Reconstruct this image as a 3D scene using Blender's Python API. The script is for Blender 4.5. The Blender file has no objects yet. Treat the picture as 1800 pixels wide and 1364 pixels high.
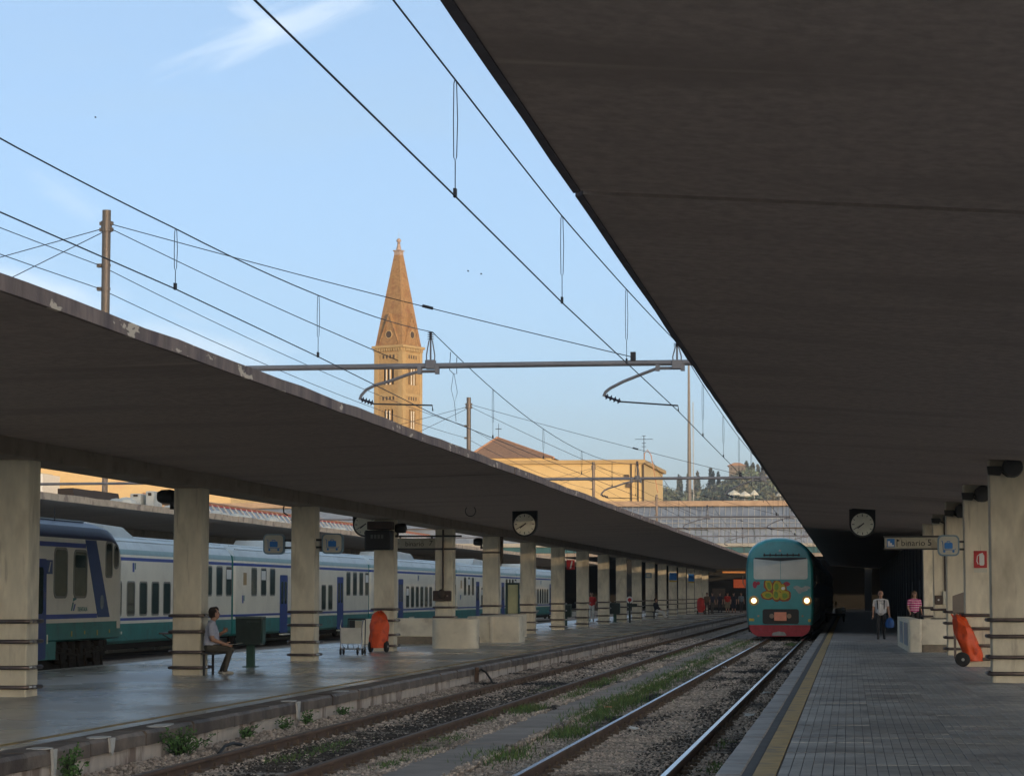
import bpy, bmesh, math, random
import numpy as np
from mathutils import Vector, Matrix, Euler

random.seed(7)
RNG = np.random.default_rng(11)
R = math.radians
scene = bpy.context.scene
COL = scene.collection

# ------------------------------------------------------------------ camera
EYE = 1.62
FPX, YAW, PITCH = 4342.0, 0.1352, 0.0832          # focal length in photo pixels, aim
cam_data = bpy.data.cameras.new('camera')
cam_data.sensor_width = 36.0
cam_data.lens = 36.0 * FPX / 1800.0
cam_data.clip_start = 0.5
cam_data.clip_end = 9000
cam = bpy.data.objects.new('camera', cam_data)
COL.objects.link(cam)
cam.location = (0, 0, EYE)
cam.rotation_euler = (math.pi / 2 + PITCH, 0, YAW)
scene.camera = cam

# ------------------------------------------------------------------ sky and sun
SUN_EL, SUN_AZ = R(4.0), R(32.0)                    # low, behind the camera and to its right
world = bpy.data.worlds.new('World')
scene.world = world
world.use_nodes = True
wt = world.node_tree
wt.nodes.clear()
w_out = wt.nodes.new('ShaderNodeOutputWorld')
w_bg = wt.nodes.new('ShaderNodeBackground')
w_bg.inputs['Strength'].default_value = 0.15
sky = wt.nodes.new('ShaderNodeTexSky')
sky.sky_type = 'NISHITA'
sky.sun_disc = False
sky.sun_elevation = SUN_EL
sky.sun_rotation = math.pi - SUN_AZ
sky.air_density = 0.42
sky.dust_density = 1.8
sky.ozone_density = 1.6
w_tc = wt.nodes.new('ShaderNodeTexCoord')
w_map = wt.nodes.new('ShaderNodeMapping')
w_map.inputs['Scale'].default_value = (2.2, 2.2, 7.5)
w_map.inputs['Rotation'].default_value = (0.0, R(-16), 0.0)
w_map.inputs['Location'].default_value = (0.35, 0.1, 0.55)
w_noise = wt.nodes.new('ShaderNodeTexNoise')
w_noise.inputs['Scale'].default_value = 1.5
w_noise.inputs['Detail'].default_value = 5.0
w_noise.inputs['Roughness'].default_value = 0.55
w_noise.inputs['Distortion'].default_value = 0.9
w_ramp = wt.nodes.new('ShaderNodeValToRGB')
w_ramp.color_ramp.elements[0].position = 0.52
w_ramp.color_ramp.elements[0].color = (0.42, 0.42, 0.42, 1)
w_ramp.color_ramp.elements[1].position = 0.80
w_ramp.color_ramp.elements[1].color = (0.52, 0.52, 0.52, 1)
w_mix = wt.nodes.new('ShaderNodeMixRGB')
w_mix.inputs['Color2'].default_value = (1.25, 1.52, 1.45, 1)
wt.links.new(w_tc.outputs['Generated'], w_map.inputs['Vector'])
wt.links.new(w_map.outputs['Vector'], w_noise.inputs['Vector'])
wt.links.new(w_noise.outputs['Fac'], w_ramp.inputs['Fac'])
wt.links.new(w_ramp.outputs['Color'], w_mix.inputs['Fac'])
wt.links.new(sky.outputs['Color'], w_mix.inputs['Color1'])


def sky_dir(px, py):
    x, y = (px - 900) / 4342.0, (682 - py) / 4342.0
    f = Vector((-math.sin(YAW) * math.cos(PITCH), math.cos(YAW) * math.cos(PITCH), math.sin(PITCH)))
    r = Vector((math.cos(YAW), math.sin(YAW), 0))
    return (f + r * x + r.cross(f) * y).normalized()


def wisp(prev, a, b, width, strength, nscale):
    """A thin streak of cirrus in the sky dome between two directions."""
    A, B = sky_dir(*a), sky_dir(*b)
    c = (A + B).normalized(); u = (B - A); L_ = u.length / 2; u.normalize(); v = c.cross(u).normalized()
    n = wt.nodes
    acc = None
    sq = []
    for axis, size in ((u, L_), (v, width)):
        d = n.new('ShaderNodeVectorMath'); d.operation = 'DOT_PRODUCT'; d.inputs[1].default_value = axis
        wt.links.new(w_tc.outputs['Generated'], d.inputs[0])
        m1 = n.new('ShaderNodeMath'); m1.operation = 'SUBTRACT'; m1.inputs[1].default_value = c.dot(axis); wt.links.new(d.outputs['Value'], m1.inputs[0])
        m2 = n.new('ShaderNodeMath'); m2.operation = 'DIVIDE'; m2.inputs[1].default_value = size; wt.links.new(m1.outputs[0], m2.inputs[0])
        sq.append(m2.outputs[0])
    mp = n.new('ShaderNodeCombineXYZ')
    for i, k in enumerate(sq): wt.links.new(k, mp.inputs[i])
    nz = n.new('ShaderNodeTexNoise'); nz.inputs['Scale'].default_value = nscale; nz.inputs['Detail'].default_value = 6; nz.inputs['Distortion'].default_value = 1.2
    wt.links.new(mp.outputs['Vector'], nz.inputs['Vector'])
    ln = n.new('ShaderNodeVectorMath'); ln.operation = 'LENGTH'; wt.links.new(mp.outputs['Vector'], ln.inputs[0])
    w = n.new('ShaderNodeMath'); w.operation = 'MULTIPLY_ADD'; w.inputs[1].default_value = 1.6; w.inputs[2].default_value = -0.8; wt.links.new(nz.outputs['Fac'], w.inputs[0])
    s = n.new('ShaderNodeMath'); s.operation = 'ADD'; wt.links.new(ln.outputs['Value'], s.inputs[0]); wt.links.new(w.outputs[0], s.inputs[1])
    r = n.new('ShaderNodeMapRange'); r.interpolation_type = 'SMOOTHSTEP'
    r.inputs['From Min'].default_value = 1.15; r.inputs['From Max'].default_value = 0.05; r.inputs['To Min'].default_value = 0; r.inputs['To Max'].default_value = strength
    wt.links.new(s.outputs[0], r.inputs['Value'])
    dz = n.new('ShaderNodeVectorMath'); dz.operation = 'DOT_PRODUCT'; dz.inputs[1].default_value = c; wt.links.new(w_tc.outputs['Generated'], dz.inputs[0])
    gt = n.new('ShaderNodeMath'); gt.operation = 'GREATER_THAN'; gt.inputs[1].default_value = 0.5; wt.links.new(dz.outputs['Value'], gt.inputs[0])
    fm = n.new('ShaderNodeMath'); fm.operation = 'MULTIPLY'; wt.links.new(r.outputs['Result'], fm.inputs[0]); wt.links.new(gt.outputs[0], fm.inputs[1])
    mx = n.new('ShaderNodeMixRGB'); mx.inputs['Color2'].default_value = (2.75, 2.9, 3.0, 1)
    wt.links.new(fm.outputs[0], mx.inputs['Fac']); wt.links.new(prev, mx.inputs['Color1'])
    return mx.outputs['Color']


sky_col = w_mix.outputs['Color']
for a_, b_, wd, st_, ns in (((300, 125), (680, -25), .0085, .34, 1.3), ((390, -15), (500, 60), .0060, .26, 1.4), ((-120, 480), (220, 545), .012, .42, 1.2), ((120, 575), (520, 640), .012, .32, 1.3), ((40, 300), (200, 400), .006, .12, 1.8)):
    sky_col = wisp(sky_col, a_, b_, wd, st_, ns)
wt.links.new(sky_col, w_bg.inputs['Color'])
wt.links.new(w_bg.outputs['Background'], w_out.inputs['Surface'])

sun_data = bpy.data.lights.new('sun', 'SUN')
sun_data.energy = 2.1
sun_data.angle = R(0.55)
sun_data.color = (1.0, 0.72, 0.43)
sun = bpy.data.objects.new('sun', sun_data)
COL.objects.link(sun)
SUN_DIR = Vector((math.sin(SUN_AZ) * math.cos(SUN_EL), -math.cos(SUN_AZ) * math.cos(SUN_EL), math.sin(SUN_EL)))
sun.rotation_euler = SUN_DIR.to_track_quat('Z', 'Y').to_euler()
sun.location = (30, -40, 60)

scene.view_settings.view_transform = 'Standard'
scene.view_settings.look = 'None'
scene.view_settings.gamma = 1.0
scene.view_settings.use_curve_mapping = False
scene.view_settings.exposure = 1.66
scene.render.engine = 'CYCLES'
scene.cycles.max_bounces = 8
scene.cycles.diffuse_bounces = 5
scene.cycles.glossy_bounces = 4
scene.cycles.use_denoising = True
scene.cycles.use_adaptive_sampling = True


# ------------------------------------------------------------------ helpers: measuring
_F = Vector((-math.sin(YAW) * math.cos(PITCH), math.cos(YAW) * math.cos(PITCH), math.sin(PITCH)))
_RT = Vector((math.cos(YAW), math.sin(YAW), 0))
_UP = _RT.cross(_F)


def at(x, y, X=None, Y=None, Z=None):
    """Measure the photograph: the point seen at pixel x, y on the plane X, Y or Z."""
    d = _F + _RT * ((x - 900) / FPX) + _UP * ((682 - y) / FPX)
    o = Vector((0, 0, EYE))
    if X is not None: t = (X - o.x) / d.x
    elif Y is not None: t = (Y - o.y) / d.y
    else: t = (Z - o.z) / d.z
    return o + d * t


# ------------------------------------------------------------------ helpers: objects
ORG = {}


def tag(o, label=None, cat=None, group=None, kind=None):
    if label: o['label'] = label
    if cat: o['category'] = cat
    if group: o['group'] = group
    if kind: o['kind'] = kind
    return o


def thing(name, label, cat, loc=(0, 0, 0), group=None, rotz=0):
    o = bpy.data.objects.new(name, None)
    COL.objects.link(o)
    o.location = loc
    o.rotation_euler = (0, 0, rotz)
    o.empty_display_size = 0.2
    ORG[o.name] = Vector(loc)
    return tag(o, label, cat, group)


def structure(name, loc=(0, 0, 0)):
    o = bpy.data.objects.new(name, None)
    COL.objects.link(o)
    o.location = loc
    ORG[o.name] = Vector(loc)
    o['kind'] = 'structure'
    return o


def link_mesh(name, me, parent=None, loc=(0, 0, 0), rot=None):
    """One object showing mesh `me`; loc is in world axes, measured from the world origin."""
    o = bpy.data.objects.new(name, me)
    COL.objects.link(o)
    if parent is not None:
        o.parent = parent
        o.location = Vector(loc) - ORG[parent.name]
        ORG[o.name] = Vector(loc)
    else:
        o.location = loc
        ORG[o.name] = Vector(loc)
    if rot is not None: o.rotation_euler = rot
    return o


def kids(o):
    return list(o.children)


def dup(o, loc=None, parent=None, rotz=None, label=None, group=None):
    """A copy of a thing with copies of its parts and their sub-parts."""
    c = o.copy()
    COL.objects.link(c)
    if parent is not None: c.parent = parent
    if loc is not None:
        c.location = loc
    if rotz is not None: c.rotation_euler = (0, 0, rotz)
    if label: c['label'] = label
    if group: c['group'] = group
    ORG[c.name] = Vector(loc) if loc is not None else ORG.get(o.name, Vector())
    for ch in kids(o):
        dup(ch, parent=c)
    return c


class MB:
    """Collects shapes and links them as ONE mesh object."""
    def __init__(s):
        s.v = []; s.f = []; s.m = []; s.mi = 0

    def add(s, vs, fs, mi=None):
        o = len(s.v)
        s.v.extend([tuple(p) for p in vs])
        for q in fs:
            s.f.append(tuple(i + o for i in q))
            s.m.append(s.mi if mi is None else mi)
        return s

    def box(s, x0, x1, y0, y1, z0, z1, bev=0.0, mi=None):
        if bev <= 0:
            v = [(x0, y0, z0), (x1, y0, z0), (x1, y1, z0), (x0, y1, z0), (x0, y0, z1), (x1, y0, z1), (x1, y1, z1), (x0, y1, z1)]
            f = [(0, 3, 2, 1), (4, 5, 6, 7), (0, 1, 5, 4), (1, 2, 6, 5), (2, 3, 7, 6), (3, 0, 4, 7)]
            return s.add(v, f, mi)
        b = bev
        X, Y, Z = (x0, x1), (y0, y1), (z0, z1)
        v = []; idx = {}
        for i in (0, 1):
            for j in (0, 1):
                for k in (0, 1):
                    cx, cy, cz = X[i], Y[j], Z[k]
                    dx, dy, dz = (b if i == 0 else -b), (b if j == 0 else -b), (b if k == 0 else -b)
                    for a, p in enumerate(((cx, cy + dy, cz + dz), (cx + dx, cy, cz + dz), (cx + dx, cy + dy, cz))):
                        idx[(i, j, k, a)] = len(v); v.append(p)
        f = []
        for i in (0, 1): f.append([idx[(i, 0, 0, 0)], idx[(i, 1, 0, 0)], idx[(i, 1, 1, 0)], idx[(i, 0, 1, 0)]])
        for j in (0, 1): f.append([idx[(0, j, 0, 1)], idx[(1, j, 0, 1)], idx[(1, j, 1, 1)], idx[(0, j, 1, 1)]])
        for k in (0, 1): f.append([idx[(0, 0, k, 2)], idx[(1, 0, k, 2)], idx[(1, 1, k, 2)], idx[(0, 1, k, 2)]])
        for i in (0, 1):
            for j in (0, 1): f.append([idx[(i, j, 0, 0)], idx[(i, j, 0, 1)], idx[(i, j, 1, 1)], idx[(i, j, 1, 0)]])
            for k in (0, 1): f.append([idx[(i, 0, k, 0)], idx[(i, 0, k, 2)], idx[(i, 1, k, 2)], idx[(i, 1, k, 0)]])
        for j in (0, 1):
            for k in (0, 1): f.append([idx[(0, j, k, 1)], idx[(0, j, k, 2)], idx[(1, j, k, 2)], idx[(1, j, k, 1)]])
        for i in (0, 1):
            for j in (0, 1):
                for k in (0, 1): f.append([idx[(i, j, k, 0)], idx[(i, j, k, 1)], idx[(i, j, k, 2)]])
        return s.add(v, f, mi)

    def prism(s, poly, axis, a0, a1, mi=None, caps=True):
        """Extrude a 2-D outline. axis x: poly is (y,z); y: (x,z); z: (x,y)."""
        def P(p, a):
            return {'x': (a, p[0], p[1]), 'y': (p[0], a, p[1]), 'z': (p[0], p[1], a)}[axis]
        n = len(poly)
        v = [P(p, a0) for p in poly] + [P(p, a1) for p in poly]
        f = [(i, (i + 1) % n, n + (i + 1) % n, n + i) for i in range(n)]
        if caps: f += [tuple(range(n))[::-1], tuple(range(n, 2 * n))]
        return s.add(v, f, mi)

    def tube(s, pts, r, n=8, closed=False, cap=True, mi=None):
        pts = [Vector(p) for p in pts]
        rr = r if isinstance(r, (list, tuple)) else [r] * len(pts)
        N = len(pts); rings = []
        prev = None
        for i, p in enumerate(pts):
            if closed: d = pts[(i + 1) % N] - pts[i - 1]
            else: d = pts[min(i + 1, N - 1)] - pts[max(i - 1, 0)]
            if d.length < 1e-9: d = Vector((0, 0, 1))
            d.normalize()
            if prev is None:
                u = d.orthogonal().normalized()
            else:
                u = prev - d * prev.dot(d)
                u = u.normalized() if u.length > 1e-6 else d.orthogonal().normalized()
            prev = u
            w = d.cross(u)
            rings.append([p + (u * math.cos(2 * math.pi * k / n) + w * math.sin(2 * math.pi * k / n)) * rr[i] for k in range(n)])
        v = [q for ring in rings for q in ring]
        f = []
        for i in range(N if closed else N - 1):
            a, b = i * n, ((i + 1) % N) * n
            for k in range(n): f.append((a + k, a + (k + 1) % n, b + (k + 1) % n, b + k))
        if cap and not closed:
            f.append(tuple(range(n))[::-1]); f.append(tuple(range((N - 1) * n, N * n)))
        return s.add(v, f, mi)

    def lathe(s, prof, c=(0, 0, 0), axis='z', n=16, mi=None):
        """prof: (radius, along axis) pairs."""
        v = []; f = []
        for (r, h) in prof:
            for k in range(n):
                a = 2 * math.pi * k / n
                x, y = r * math.cos(a), r * math.sin(a)
                p = {'z': (x, y, h), 'y': (x, h, y), 'x': (h, x, y)}[axis]
                v.append((p[0] + c[0], p[1] + c[1], p[2] + c[2]))
        for i in range(len(prof) - 1):
            for k in range(n): f.append((i * n + k, i * n + (k + 1) % n, (i + 1) * n + (k + 1) % n, (i + 1) * n + k))
        f.append(tuple(range(n))[::-1]); f.append(tuple(range((len(prof) - 1) * n, len(prof) * n)))
        return s.add(v, f, mi)

    def ball(s, c, r, n=10, m=6, sc=(1, 1, 1), mi=None):
        prof = [(max(1e-4, math.sin(math.pi * i / m)), -math.cos(math.pi * i / m)) for i in range(m + 1)]
        k0 = len(s.v)
        s.lathe(prof, (0, 0, 0), 'z', n, mi)
        for i in range(k0, len(s.v)):
            p = s.v[i]
            s.v[i] = (c[0] + p[0] * r * sc[0], c[1] + p[1] * r * sc[1], c[2] + p[2] * r * sc[2])
        return s

    def mesh(s, name, mats, smooth=False, origin=(0, 0, 0), fix=True, ang=35):
        me = bpy.data.meshes.new(name)
        o = Vector(origin)
        me.from_pydata([tuple(Vector(p) - o) for p in s.v], [], s.f)
        for m in (mats if isinstance(mats, (list, tuple)) else [mats]): me.materials.append(m)
        if any(s.m): me.polygons.foreach_set('material_index', s.m)
        if fix and len(s.f) < 30000:
            bm = bmesh.new(); bm.from_mesh(me)
            bmesh.ops.recalc_face_normals(bm, faces=bm.faces)
            bm.to_mesh(me); bm.free()
        if smooth:
            me.polygons.foreach_set('use_smooth', [True] * len(me.polygons))
            me.set_sharp_from_angle(angle=R(ang))
        me.update()
        return me

    def build(s, name, mats, parent=None, smooth=False, fix=True, ang=35):
        org = ORG[parent.name] if parent is not None else Vector((0, 0, 0))
        me = s.mesh(name, mats, smooth, org, fix, ang)
        return link_mesh(name, me, parent, org)


def rrect(x0, x1, z0, z1, r, n=4):
    pts = []
    for cx, cz, a0 in ((x1 - r, z1 - r, 0), (x0 + r, z1 - r, 90), (x0 + r, z0 + r, 180), (x1 - r, z0 + r, 270)):
        for i in range(n + 1):
            a = R(a0 + 90 * i / n)
            pts.append((cx + r * math.cos(a), cz + r * math.sin(a)))
    return pts


def ring_prism(mb, outer, inner, axis, a0, a1, mi=None):
    """A frame: the band between two outlines with the same number of points, with depth."""
    def P(p, a):
        return {'x': (a, p[0], p[1]), 'y': (p[0], a, p[1]), 'z': (p[0], p[1], a)}[axis]
    n = len(outer)
    v = [P(p, a0) for p in outer] + [P(p, a0) for p in inner] + [P(p, a1) for p in outer] + [P(p, a1) for p in inner]
    f = []
    for i in range(n):
        j = (i + 1) % n
        f += [(i, j, n + j, n + i), (2 * n + i, 3 * n + i, 3 * n + j, 2 * n + j), (i, 2 * n + i, 2 * n + j, j), (n + i, n + j, 3 * n + j, 3 * n + i)]
    mb.add(v, f, mi)


def text_mesh(body, size, depth=0.004, align='CENTER'):
    cu = bpy.data.curves.new('lettering', 'FONT')
    cu.body = body; cu.size = size; cu.extrude = depth; cu.align_x = align; cu.align_y = 'CENTER'
    cu.resolution_u = 3
    o = bpy.data.objects.new('lettering', cu)
    COL.objects.link(o)
    bpy.context.view_layer.update()
    dg = bpy.context.evaluated_depsgraph_get()
    me = bpy.data.meshes.new_from_object(o.evaluated_get(dg))
    bpy.data.objects.remove(o); bpy.data.curves.remove(cu)
    return me


def lettering(body, size, mat, parent, loc, face='-y', depth=0.004, shear=0.0, align='CENTER', name='lettering'):
    me = text_mesh(body, size, depth, align)
    for v in me.vertices:
        x, y, z = v.co
        x += shear * y
        if face == '-y': v.co = (x, -z, y)
        else: v.co = (z, x, y)          # facing +x
    me.materials.clear(); me.materials.append(mat)
    return link_mesh(name, me, parent, loc)


# ------------------------------------------------------------------ helpers: materials
def material(name, col, rough=0.7, var=0.18, vs=2.0, stretch=(1, 1, 1), c2=None, c2s=1.0, c2r=(0.55, 0.62), c2st=(1, 1, 1),
             c3=None, c3s=1.0, c3r=(0.6, 0.66), c3st=(1, 1, 1), bump=0.0, bs=40.0, metal=0.0, spec=0.5, rnd=0.0, rough2=None, rs=1.5,
             emit=None, estr=0.0, attr=None, coat=0.0):
    m = bpy.data.materials.new(name)
    m.use_nodes = True
    nt = m.node_tree; N = nt.nodes; L = nt.links
    b = N['Principled BSDF']
    b.inputs['Roughness'].default_value = rough
    b.inputs['Metallic'].default_value = metal
    b.inputs['Specular IOR Level'].default_value = spec
    if coat: b.inputs['Coat Weight'].default_value = coat
    geo = N.new('ShaderNodeNewGeometry')

    def noise(scale, st, detail=4.0):
        mp = N.new('ShaderNodeMapping'); mp.inputs['Scale'].default_value = st
        L.new(geo.outputs['Position'], mp.inputs['Vector'])
        t = N.new('ShaderNodeTexNoise'); t.inputs['Scale'].default_value = scale; t.inputs['Detail'].default_value = detail
        t.inputs['Roughness'].default_value = 0.6
        L.new(mp.outputs['Vector'], t.inputs['Vector'])
        return t.outputs['Fac']

    def ramp(fac, lo, hi):
        r = N.new('ShaderNodeMapRange'); r.inputs['From Min'].default_value = lo; r.inputs['From Max'].default_value = hi
        L.new(fac, r.inputs['Value']); return r.outputs['Result']

    def mix(a, bcol, fac):
        x = N.new('ShaderNodeMixRGB')
        if isinstance(a, tuple): x.inputs['Color1'].default_value = (*a, 1)
        else: L.new(a, x.inputs['Color1'])
        if isinstance(bcol, tuple): x.inputs['Color2'].default_value = (*bcol, 1)
        else: L.new(bcol, x.inputs['Color2'])
        L.new(fac, x.inputs['Fac']); return x.outputs['Color']
    c = mix(tuple(k * (1 - var) for k in col), tuple(min(1, k * (1 + var)) for k in col), ramp(noise(vs, stretch), 0.3, 0.7))
    if attr:
        an = N.new('ShaderNodeAttribute'); an.attribute_name = attr
        mm = N.new('ShaderNodeMixRGB'); mm.blend_type = 'MULTIPLY'; mm.inputs['Fac'].default_value = 1
        L.new(c, mm.inputs['Color1']); L.new(an.outputs['Color'], mm.inputs['Color2']); c = mm.outputs['Color']
    if c2: c = mix(c, c2, ramp(noise(c2s, c2st), *c2r))
    if c3: c = mix(c, c3, ramp(noise(c3s, c3st, 6.0), *c3r))
    if rnd:
        oi = N.new('ShaderNodeObjectInfo')
        mr = N.new('ShaderNodeMapRange'); mr.inputs['To Min'].default_value = 1 - rnd; mr.inputs['To Max'].default_value = 1 + rnd
        L.new(oi.outputs['Random'], mr.inputs['Value'])
        hs = N.new('ShaderNodeHueSaturation'); L.new(mr.outputs['Result'], hs.inputs['Value']); L.new(c, hs.inputs['Color']); c = hs.outputs['Color']
    L.new(c, b.inputs['Base Color'])
    if rough2 is not None:
        mr = N.new('ShaderNodeMapRange'); mr.inputs['From Min'].default_value = 0.38; mr.inputs['From Max'].default_value = 0.62
        mr.inputs['To Min'].default_value = rough; mr.inputs['To Max'].default_value = rough2
        L.new(noise(rs, (1, 0.6, 1)), mr.inputs['Value']); L.new(mr.outputs['Result'], b.inputs['Roughness'])
    if bump:
        bn = N.new('ShaderNodeBump'); bn.inputs['Strength'].default_value = bump; bn.inputs['Distance'].default_value = 0.02
        L.new(noise(bs, (1, 1, 1), 3.0), bn.inputs['Height']); L.new(bn.outputs['Normal'], b.inputs['Normal'])
    if emit:
        b.inputs['Emission Color'].default_value = (*emit, 1); b.inputs['Emission Strength'].default_value = estr
    return m


m_column = material('travertine', (0.710, 0.637, 0.495), 0.75, 0.14, 3.0, (1, 1, 0.35), c2=(0.426, 0.366, 0.273), c2s=1.5, c2r=(0.5, 0.74), c2st=(1, 1, 0.4),
                    c3=(0.316, 0.254, 0.188), c3s=6, c3r=(0.6, 0.8), c3st=(1, 1, 0.12), bump=0.15, bs=60, rnd=0.08)
m_wallstone = material('parapet_stone', (0.753, 0.678, 0.542), 0.7, 0.10, 2.2, c2=(0.542, 0.467, 0.362), c2s=1.7, c2r=(0.56, 0.75), bump=0.1, bs=50)
m_base = material('stained_base', (0.24, 0.19, 0.14), 0.8, 0.25, 6)
m_soffit = material('old_plaster', (0.415, 0.327, 0.276), 0.85, 0.16, 9.0, (1, 0.8, 1), c2=(0.311, 0.242, 0.203), c2s=0.5, c2r=(0.5, 0.75), c2st=(0.4, 1.2, 1),
                    c3=(0.519, 0.411, 0.337), c3s=1.0, c3r=(0.6, 0.78), c3st=(0.2, 2.2, 1), bump=0.25, bs=22)
m_beam = material('beam_plaster', (0.298, 0.239, 0.187), 0.85, 0.15, 1.4, c2=(0.175, 0.144, 0.116), c2s=2.0, c2r=(0.55, 0.75))
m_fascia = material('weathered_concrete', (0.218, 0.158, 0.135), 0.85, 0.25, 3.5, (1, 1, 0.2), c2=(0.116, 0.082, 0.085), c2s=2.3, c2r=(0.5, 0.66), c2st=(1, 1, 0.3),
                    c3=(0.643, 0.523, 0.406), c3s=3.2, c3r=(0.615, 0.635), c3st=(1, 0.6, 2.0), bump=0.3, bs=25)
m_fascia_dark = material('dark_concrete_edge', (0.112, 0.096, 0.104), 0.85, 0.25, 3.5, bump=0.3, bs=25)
m_fascia_sunlit = material('sunlit_concrete_edge', (0.46, 0.36, 0.27), 0.85, 0.2, 2.5, c2=(0.27, 0.2, 0.16), c2s=1.3, bump=0.2)  # the sunlight on this edge is put into its pale colour
m_felt = material('roofing_felt', (0.10, 0.09, 0.085), 0.9, 0.3, 1.2)
m_joint = material('joint_seal', (0.02, 0.018, 0.016), 0.9, 0.1)
m_wet = material('wet_asphalt', (0.487, 0.460, 0.409), 0.17, 0.14, 0.7, (1, 0.45, 1), c2=(0.320, 0.300, 0.273), c2s=0.5, c2r=(0.5, 0.68), c2st=(1, 0.5, 1),
                 c3=(0.637, 0.563, 0.470), c3s=1.5, c3r=(0.6, 0.75), bump=0.06, bs=45, rough2=0.36, rs=0.3, spec=0.5)
m_slab = material('grey_stone_slab', (0.386, 0.374, 0.358), 0.34, 0.22, 2.5, c2=(0.253, 0.240, 0.239), c2s=1.1, c2r=(0.5, 0.66), c3=(0.109, 0.104, 0.100), c3s=2.6, c3r=(0.6, 0.72), bump=0.12, bs=50, rnd=0.22, rough2=0.55)
m_slabbed = material('slab_bedding', (0.099, 0.099, 0.103), 0.8, 0.2)
m_pave = material('grey_paving', (0.362, 0.339, 0.329), 0.4, 0.22, 1.0, c2=(0.252, 0.234, 0.228), c2s=0.6, c2r=(0.5, 0.7), bump=0.1, bs=30, rough2=0.6)
m_kerbtop = material('kerb_stone_dark', (0.172, 0.131, 0.104), 0.6, 0.3, 3.0, c2=(0.083, 0.058, 0.046), c2s=1.6, c2r=(0.45, 0.65), c3=(0.496, 0.440, 0.386), c3s=2.2, c3r=(0.68, 0.74), bump=0.35, bs=25, rnd=0.18)
m_kerbface = material('kerb_wall', (0.603, 0.511, 0.439), 0.85, 0.25, 2.0, (1, 1, 0.4), c2=(0.238, 0.174, 0.138), c2s=2.0, c2r=(0.48, 0.62), c2st=(1, 1, 0.35), bump=0.4, bs=18)
m_rkerb = material('kerb_stone_grey', (0.312, 0.283, 0.265), 0.5, 0.25, 3.0, c2=(0.189, 0.161, 0.142), c2s=1.3, c2r=(0.5, 0.7), bump=0.25, bs=30, rnd=0.14)
m_patch = material('white_mortar', (0.55, 0.53, 0.50), 0.8, 0.15, 6)
m_yellow = material('worn_yellow_paint', (0.448, 0.302, 0.112), 0.6, 0.2, 4.0, c2=(0.190, 0.157, 0.112), c2s=3.0, c2r=(0.52, 0.68), bump=0.15, bs=40)
m_yellow_old = material('faded_yellow_paint', (0.416, 0.272, 0.096), 0.55, 0.25, 4.0, c2=(0.192, 0.160, 0.128), c2s=2.5, c2r=(0.5, 0.66), bump=0.1, bs=40)
m_edgewhite = material('worn_white_edge', (0.42, 0.41, 0.38), 0.7, 0.3, 3, c2=(0.2, 0.19, 0.18), c2s=2)
m_rust = material('rusty_rail_side', (0.128, 0.078, 0.054), 0.8, 0.3, 5.0, (1, 0.3, 1), bump=0.2)
m_railtop = material('polished_rail_head', (0.55, 0.56, 0.60), 0.22, 0.08, 3.0, (1, 0.2, 1), metal=1.0)
m_railtop_old = material('dull_rail_head', (0.16, 0.125, 0.11), 0.42, 0.2, 3.0, (1, 0.2, 1), metal=0.7)
m_sleeper = material('sleeper_concrete', (0.285, 0.247, 0.210), 0.9, 0.3, 6, c2=(0.105, 0.083, 0.068), c2s=3, rnd=0.2)
m_clip = material('rail_clip', (0.11, 0.075, 0.05), 0.8, 0.3, 8)
m_bed = material('ballast_bed', (0.271, 0.218, 0.184), 0.95, 0.35, 6.0, c2=(0.039, 0.036, 0.039), c2s=0.42, c2r=(0.52, 0.66), c2st=(1, 0.5, 1), c3=(0.427, 0.354, 0.303), c3s=9, c3r=(0.58, 0.7), bump=0.9, bs=14)
m_stone = material('ballast_stone', (0.542, 0.441, 0.366), 0.9, 0.25, 2.0, c2=(0.032, 0.031, 0.035), c2s=0.42, c2r=(0.54, 0.64), c2st=(1, 0.5, 1), attr='tone')
m_oilstone = material('oily_stone', (0.05, 0.05, 0.055), 0.55, 0.5, 3.0, attr='tone')
m_walk = material('walkway_concrete', (0.306, 0.254, 0.224), 0.85, 0.18, 1.5, c2=(0.204, 0.174, 0.154), c2s=0.9, c2r=(0.5, 0.7), bump=0.2, bs=20, rnd=0.1)
m_grass = material('grass_blade', (0.085, 0.150, 0.055), 0.7, 0.3, 2.0, attr='tone')
m_leaf = material('weed_leaf', (0.06, 0.125, 0.03), 0.65, 0.3, 5.0, attr='tone')
m_ground = material('earth_ground', (0.325, 0.300, 0.225), 0.95, 0.3, 0.1)
m_iron = material('brown_iron', (0.120, 0.095, 0.090), 0.38, 0.25, 6, metal=0.75)
m_glint = material('bright_glint_steel', (0.62, 0.50, 0.38), 0.25, 0.15, 6, metal=1.0)
m_steel = material('galvanised_steel', (0.270, 0.205, 0.160), 0.5, 0.2, 3, (1, 1, 0.3), c2=(0.26, 0.19, 0.13), c2s=1.5, c2r=(0.5, 0.75), metal=0.6)
m_beamsteel = material('grey_painted_steel', (0.20, 0.19, 0.20), 0.55, 0.15, 2, metal=0.4)
m_insul = material('dark_porcelain', (0.03, 0.03, 0.05), 0.25, 0.1)
m_wire = material('weathered_wire', (0.022, 0.022, 0.028), 0.55, 0.1, metal=0.3)
m_black = material('black_housing', (0.012, 0.012, 0.013), 0.5, 0.15)
m_dark = material('dark_metal', (0.03, 0.03, 0.032), 0.5, 0.2, 6)
m_under = material('grimy_underframe', (0.021, 0.016, 0.013), 0.85, 0.4, 5)
m_wheel = material('brown_wheel_steel', (0.06, 0.042, 0.03), 0.7, 0.3, 6, metal=0.3)
m_tyre = material('black_rubber', (0.012, 0.012, 0.012), 0.75, 0.2, 6)
m_dial = material('clock_dial', (0.820, 0.790, 0.660), 0.6, 0.06, 4)
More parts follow.
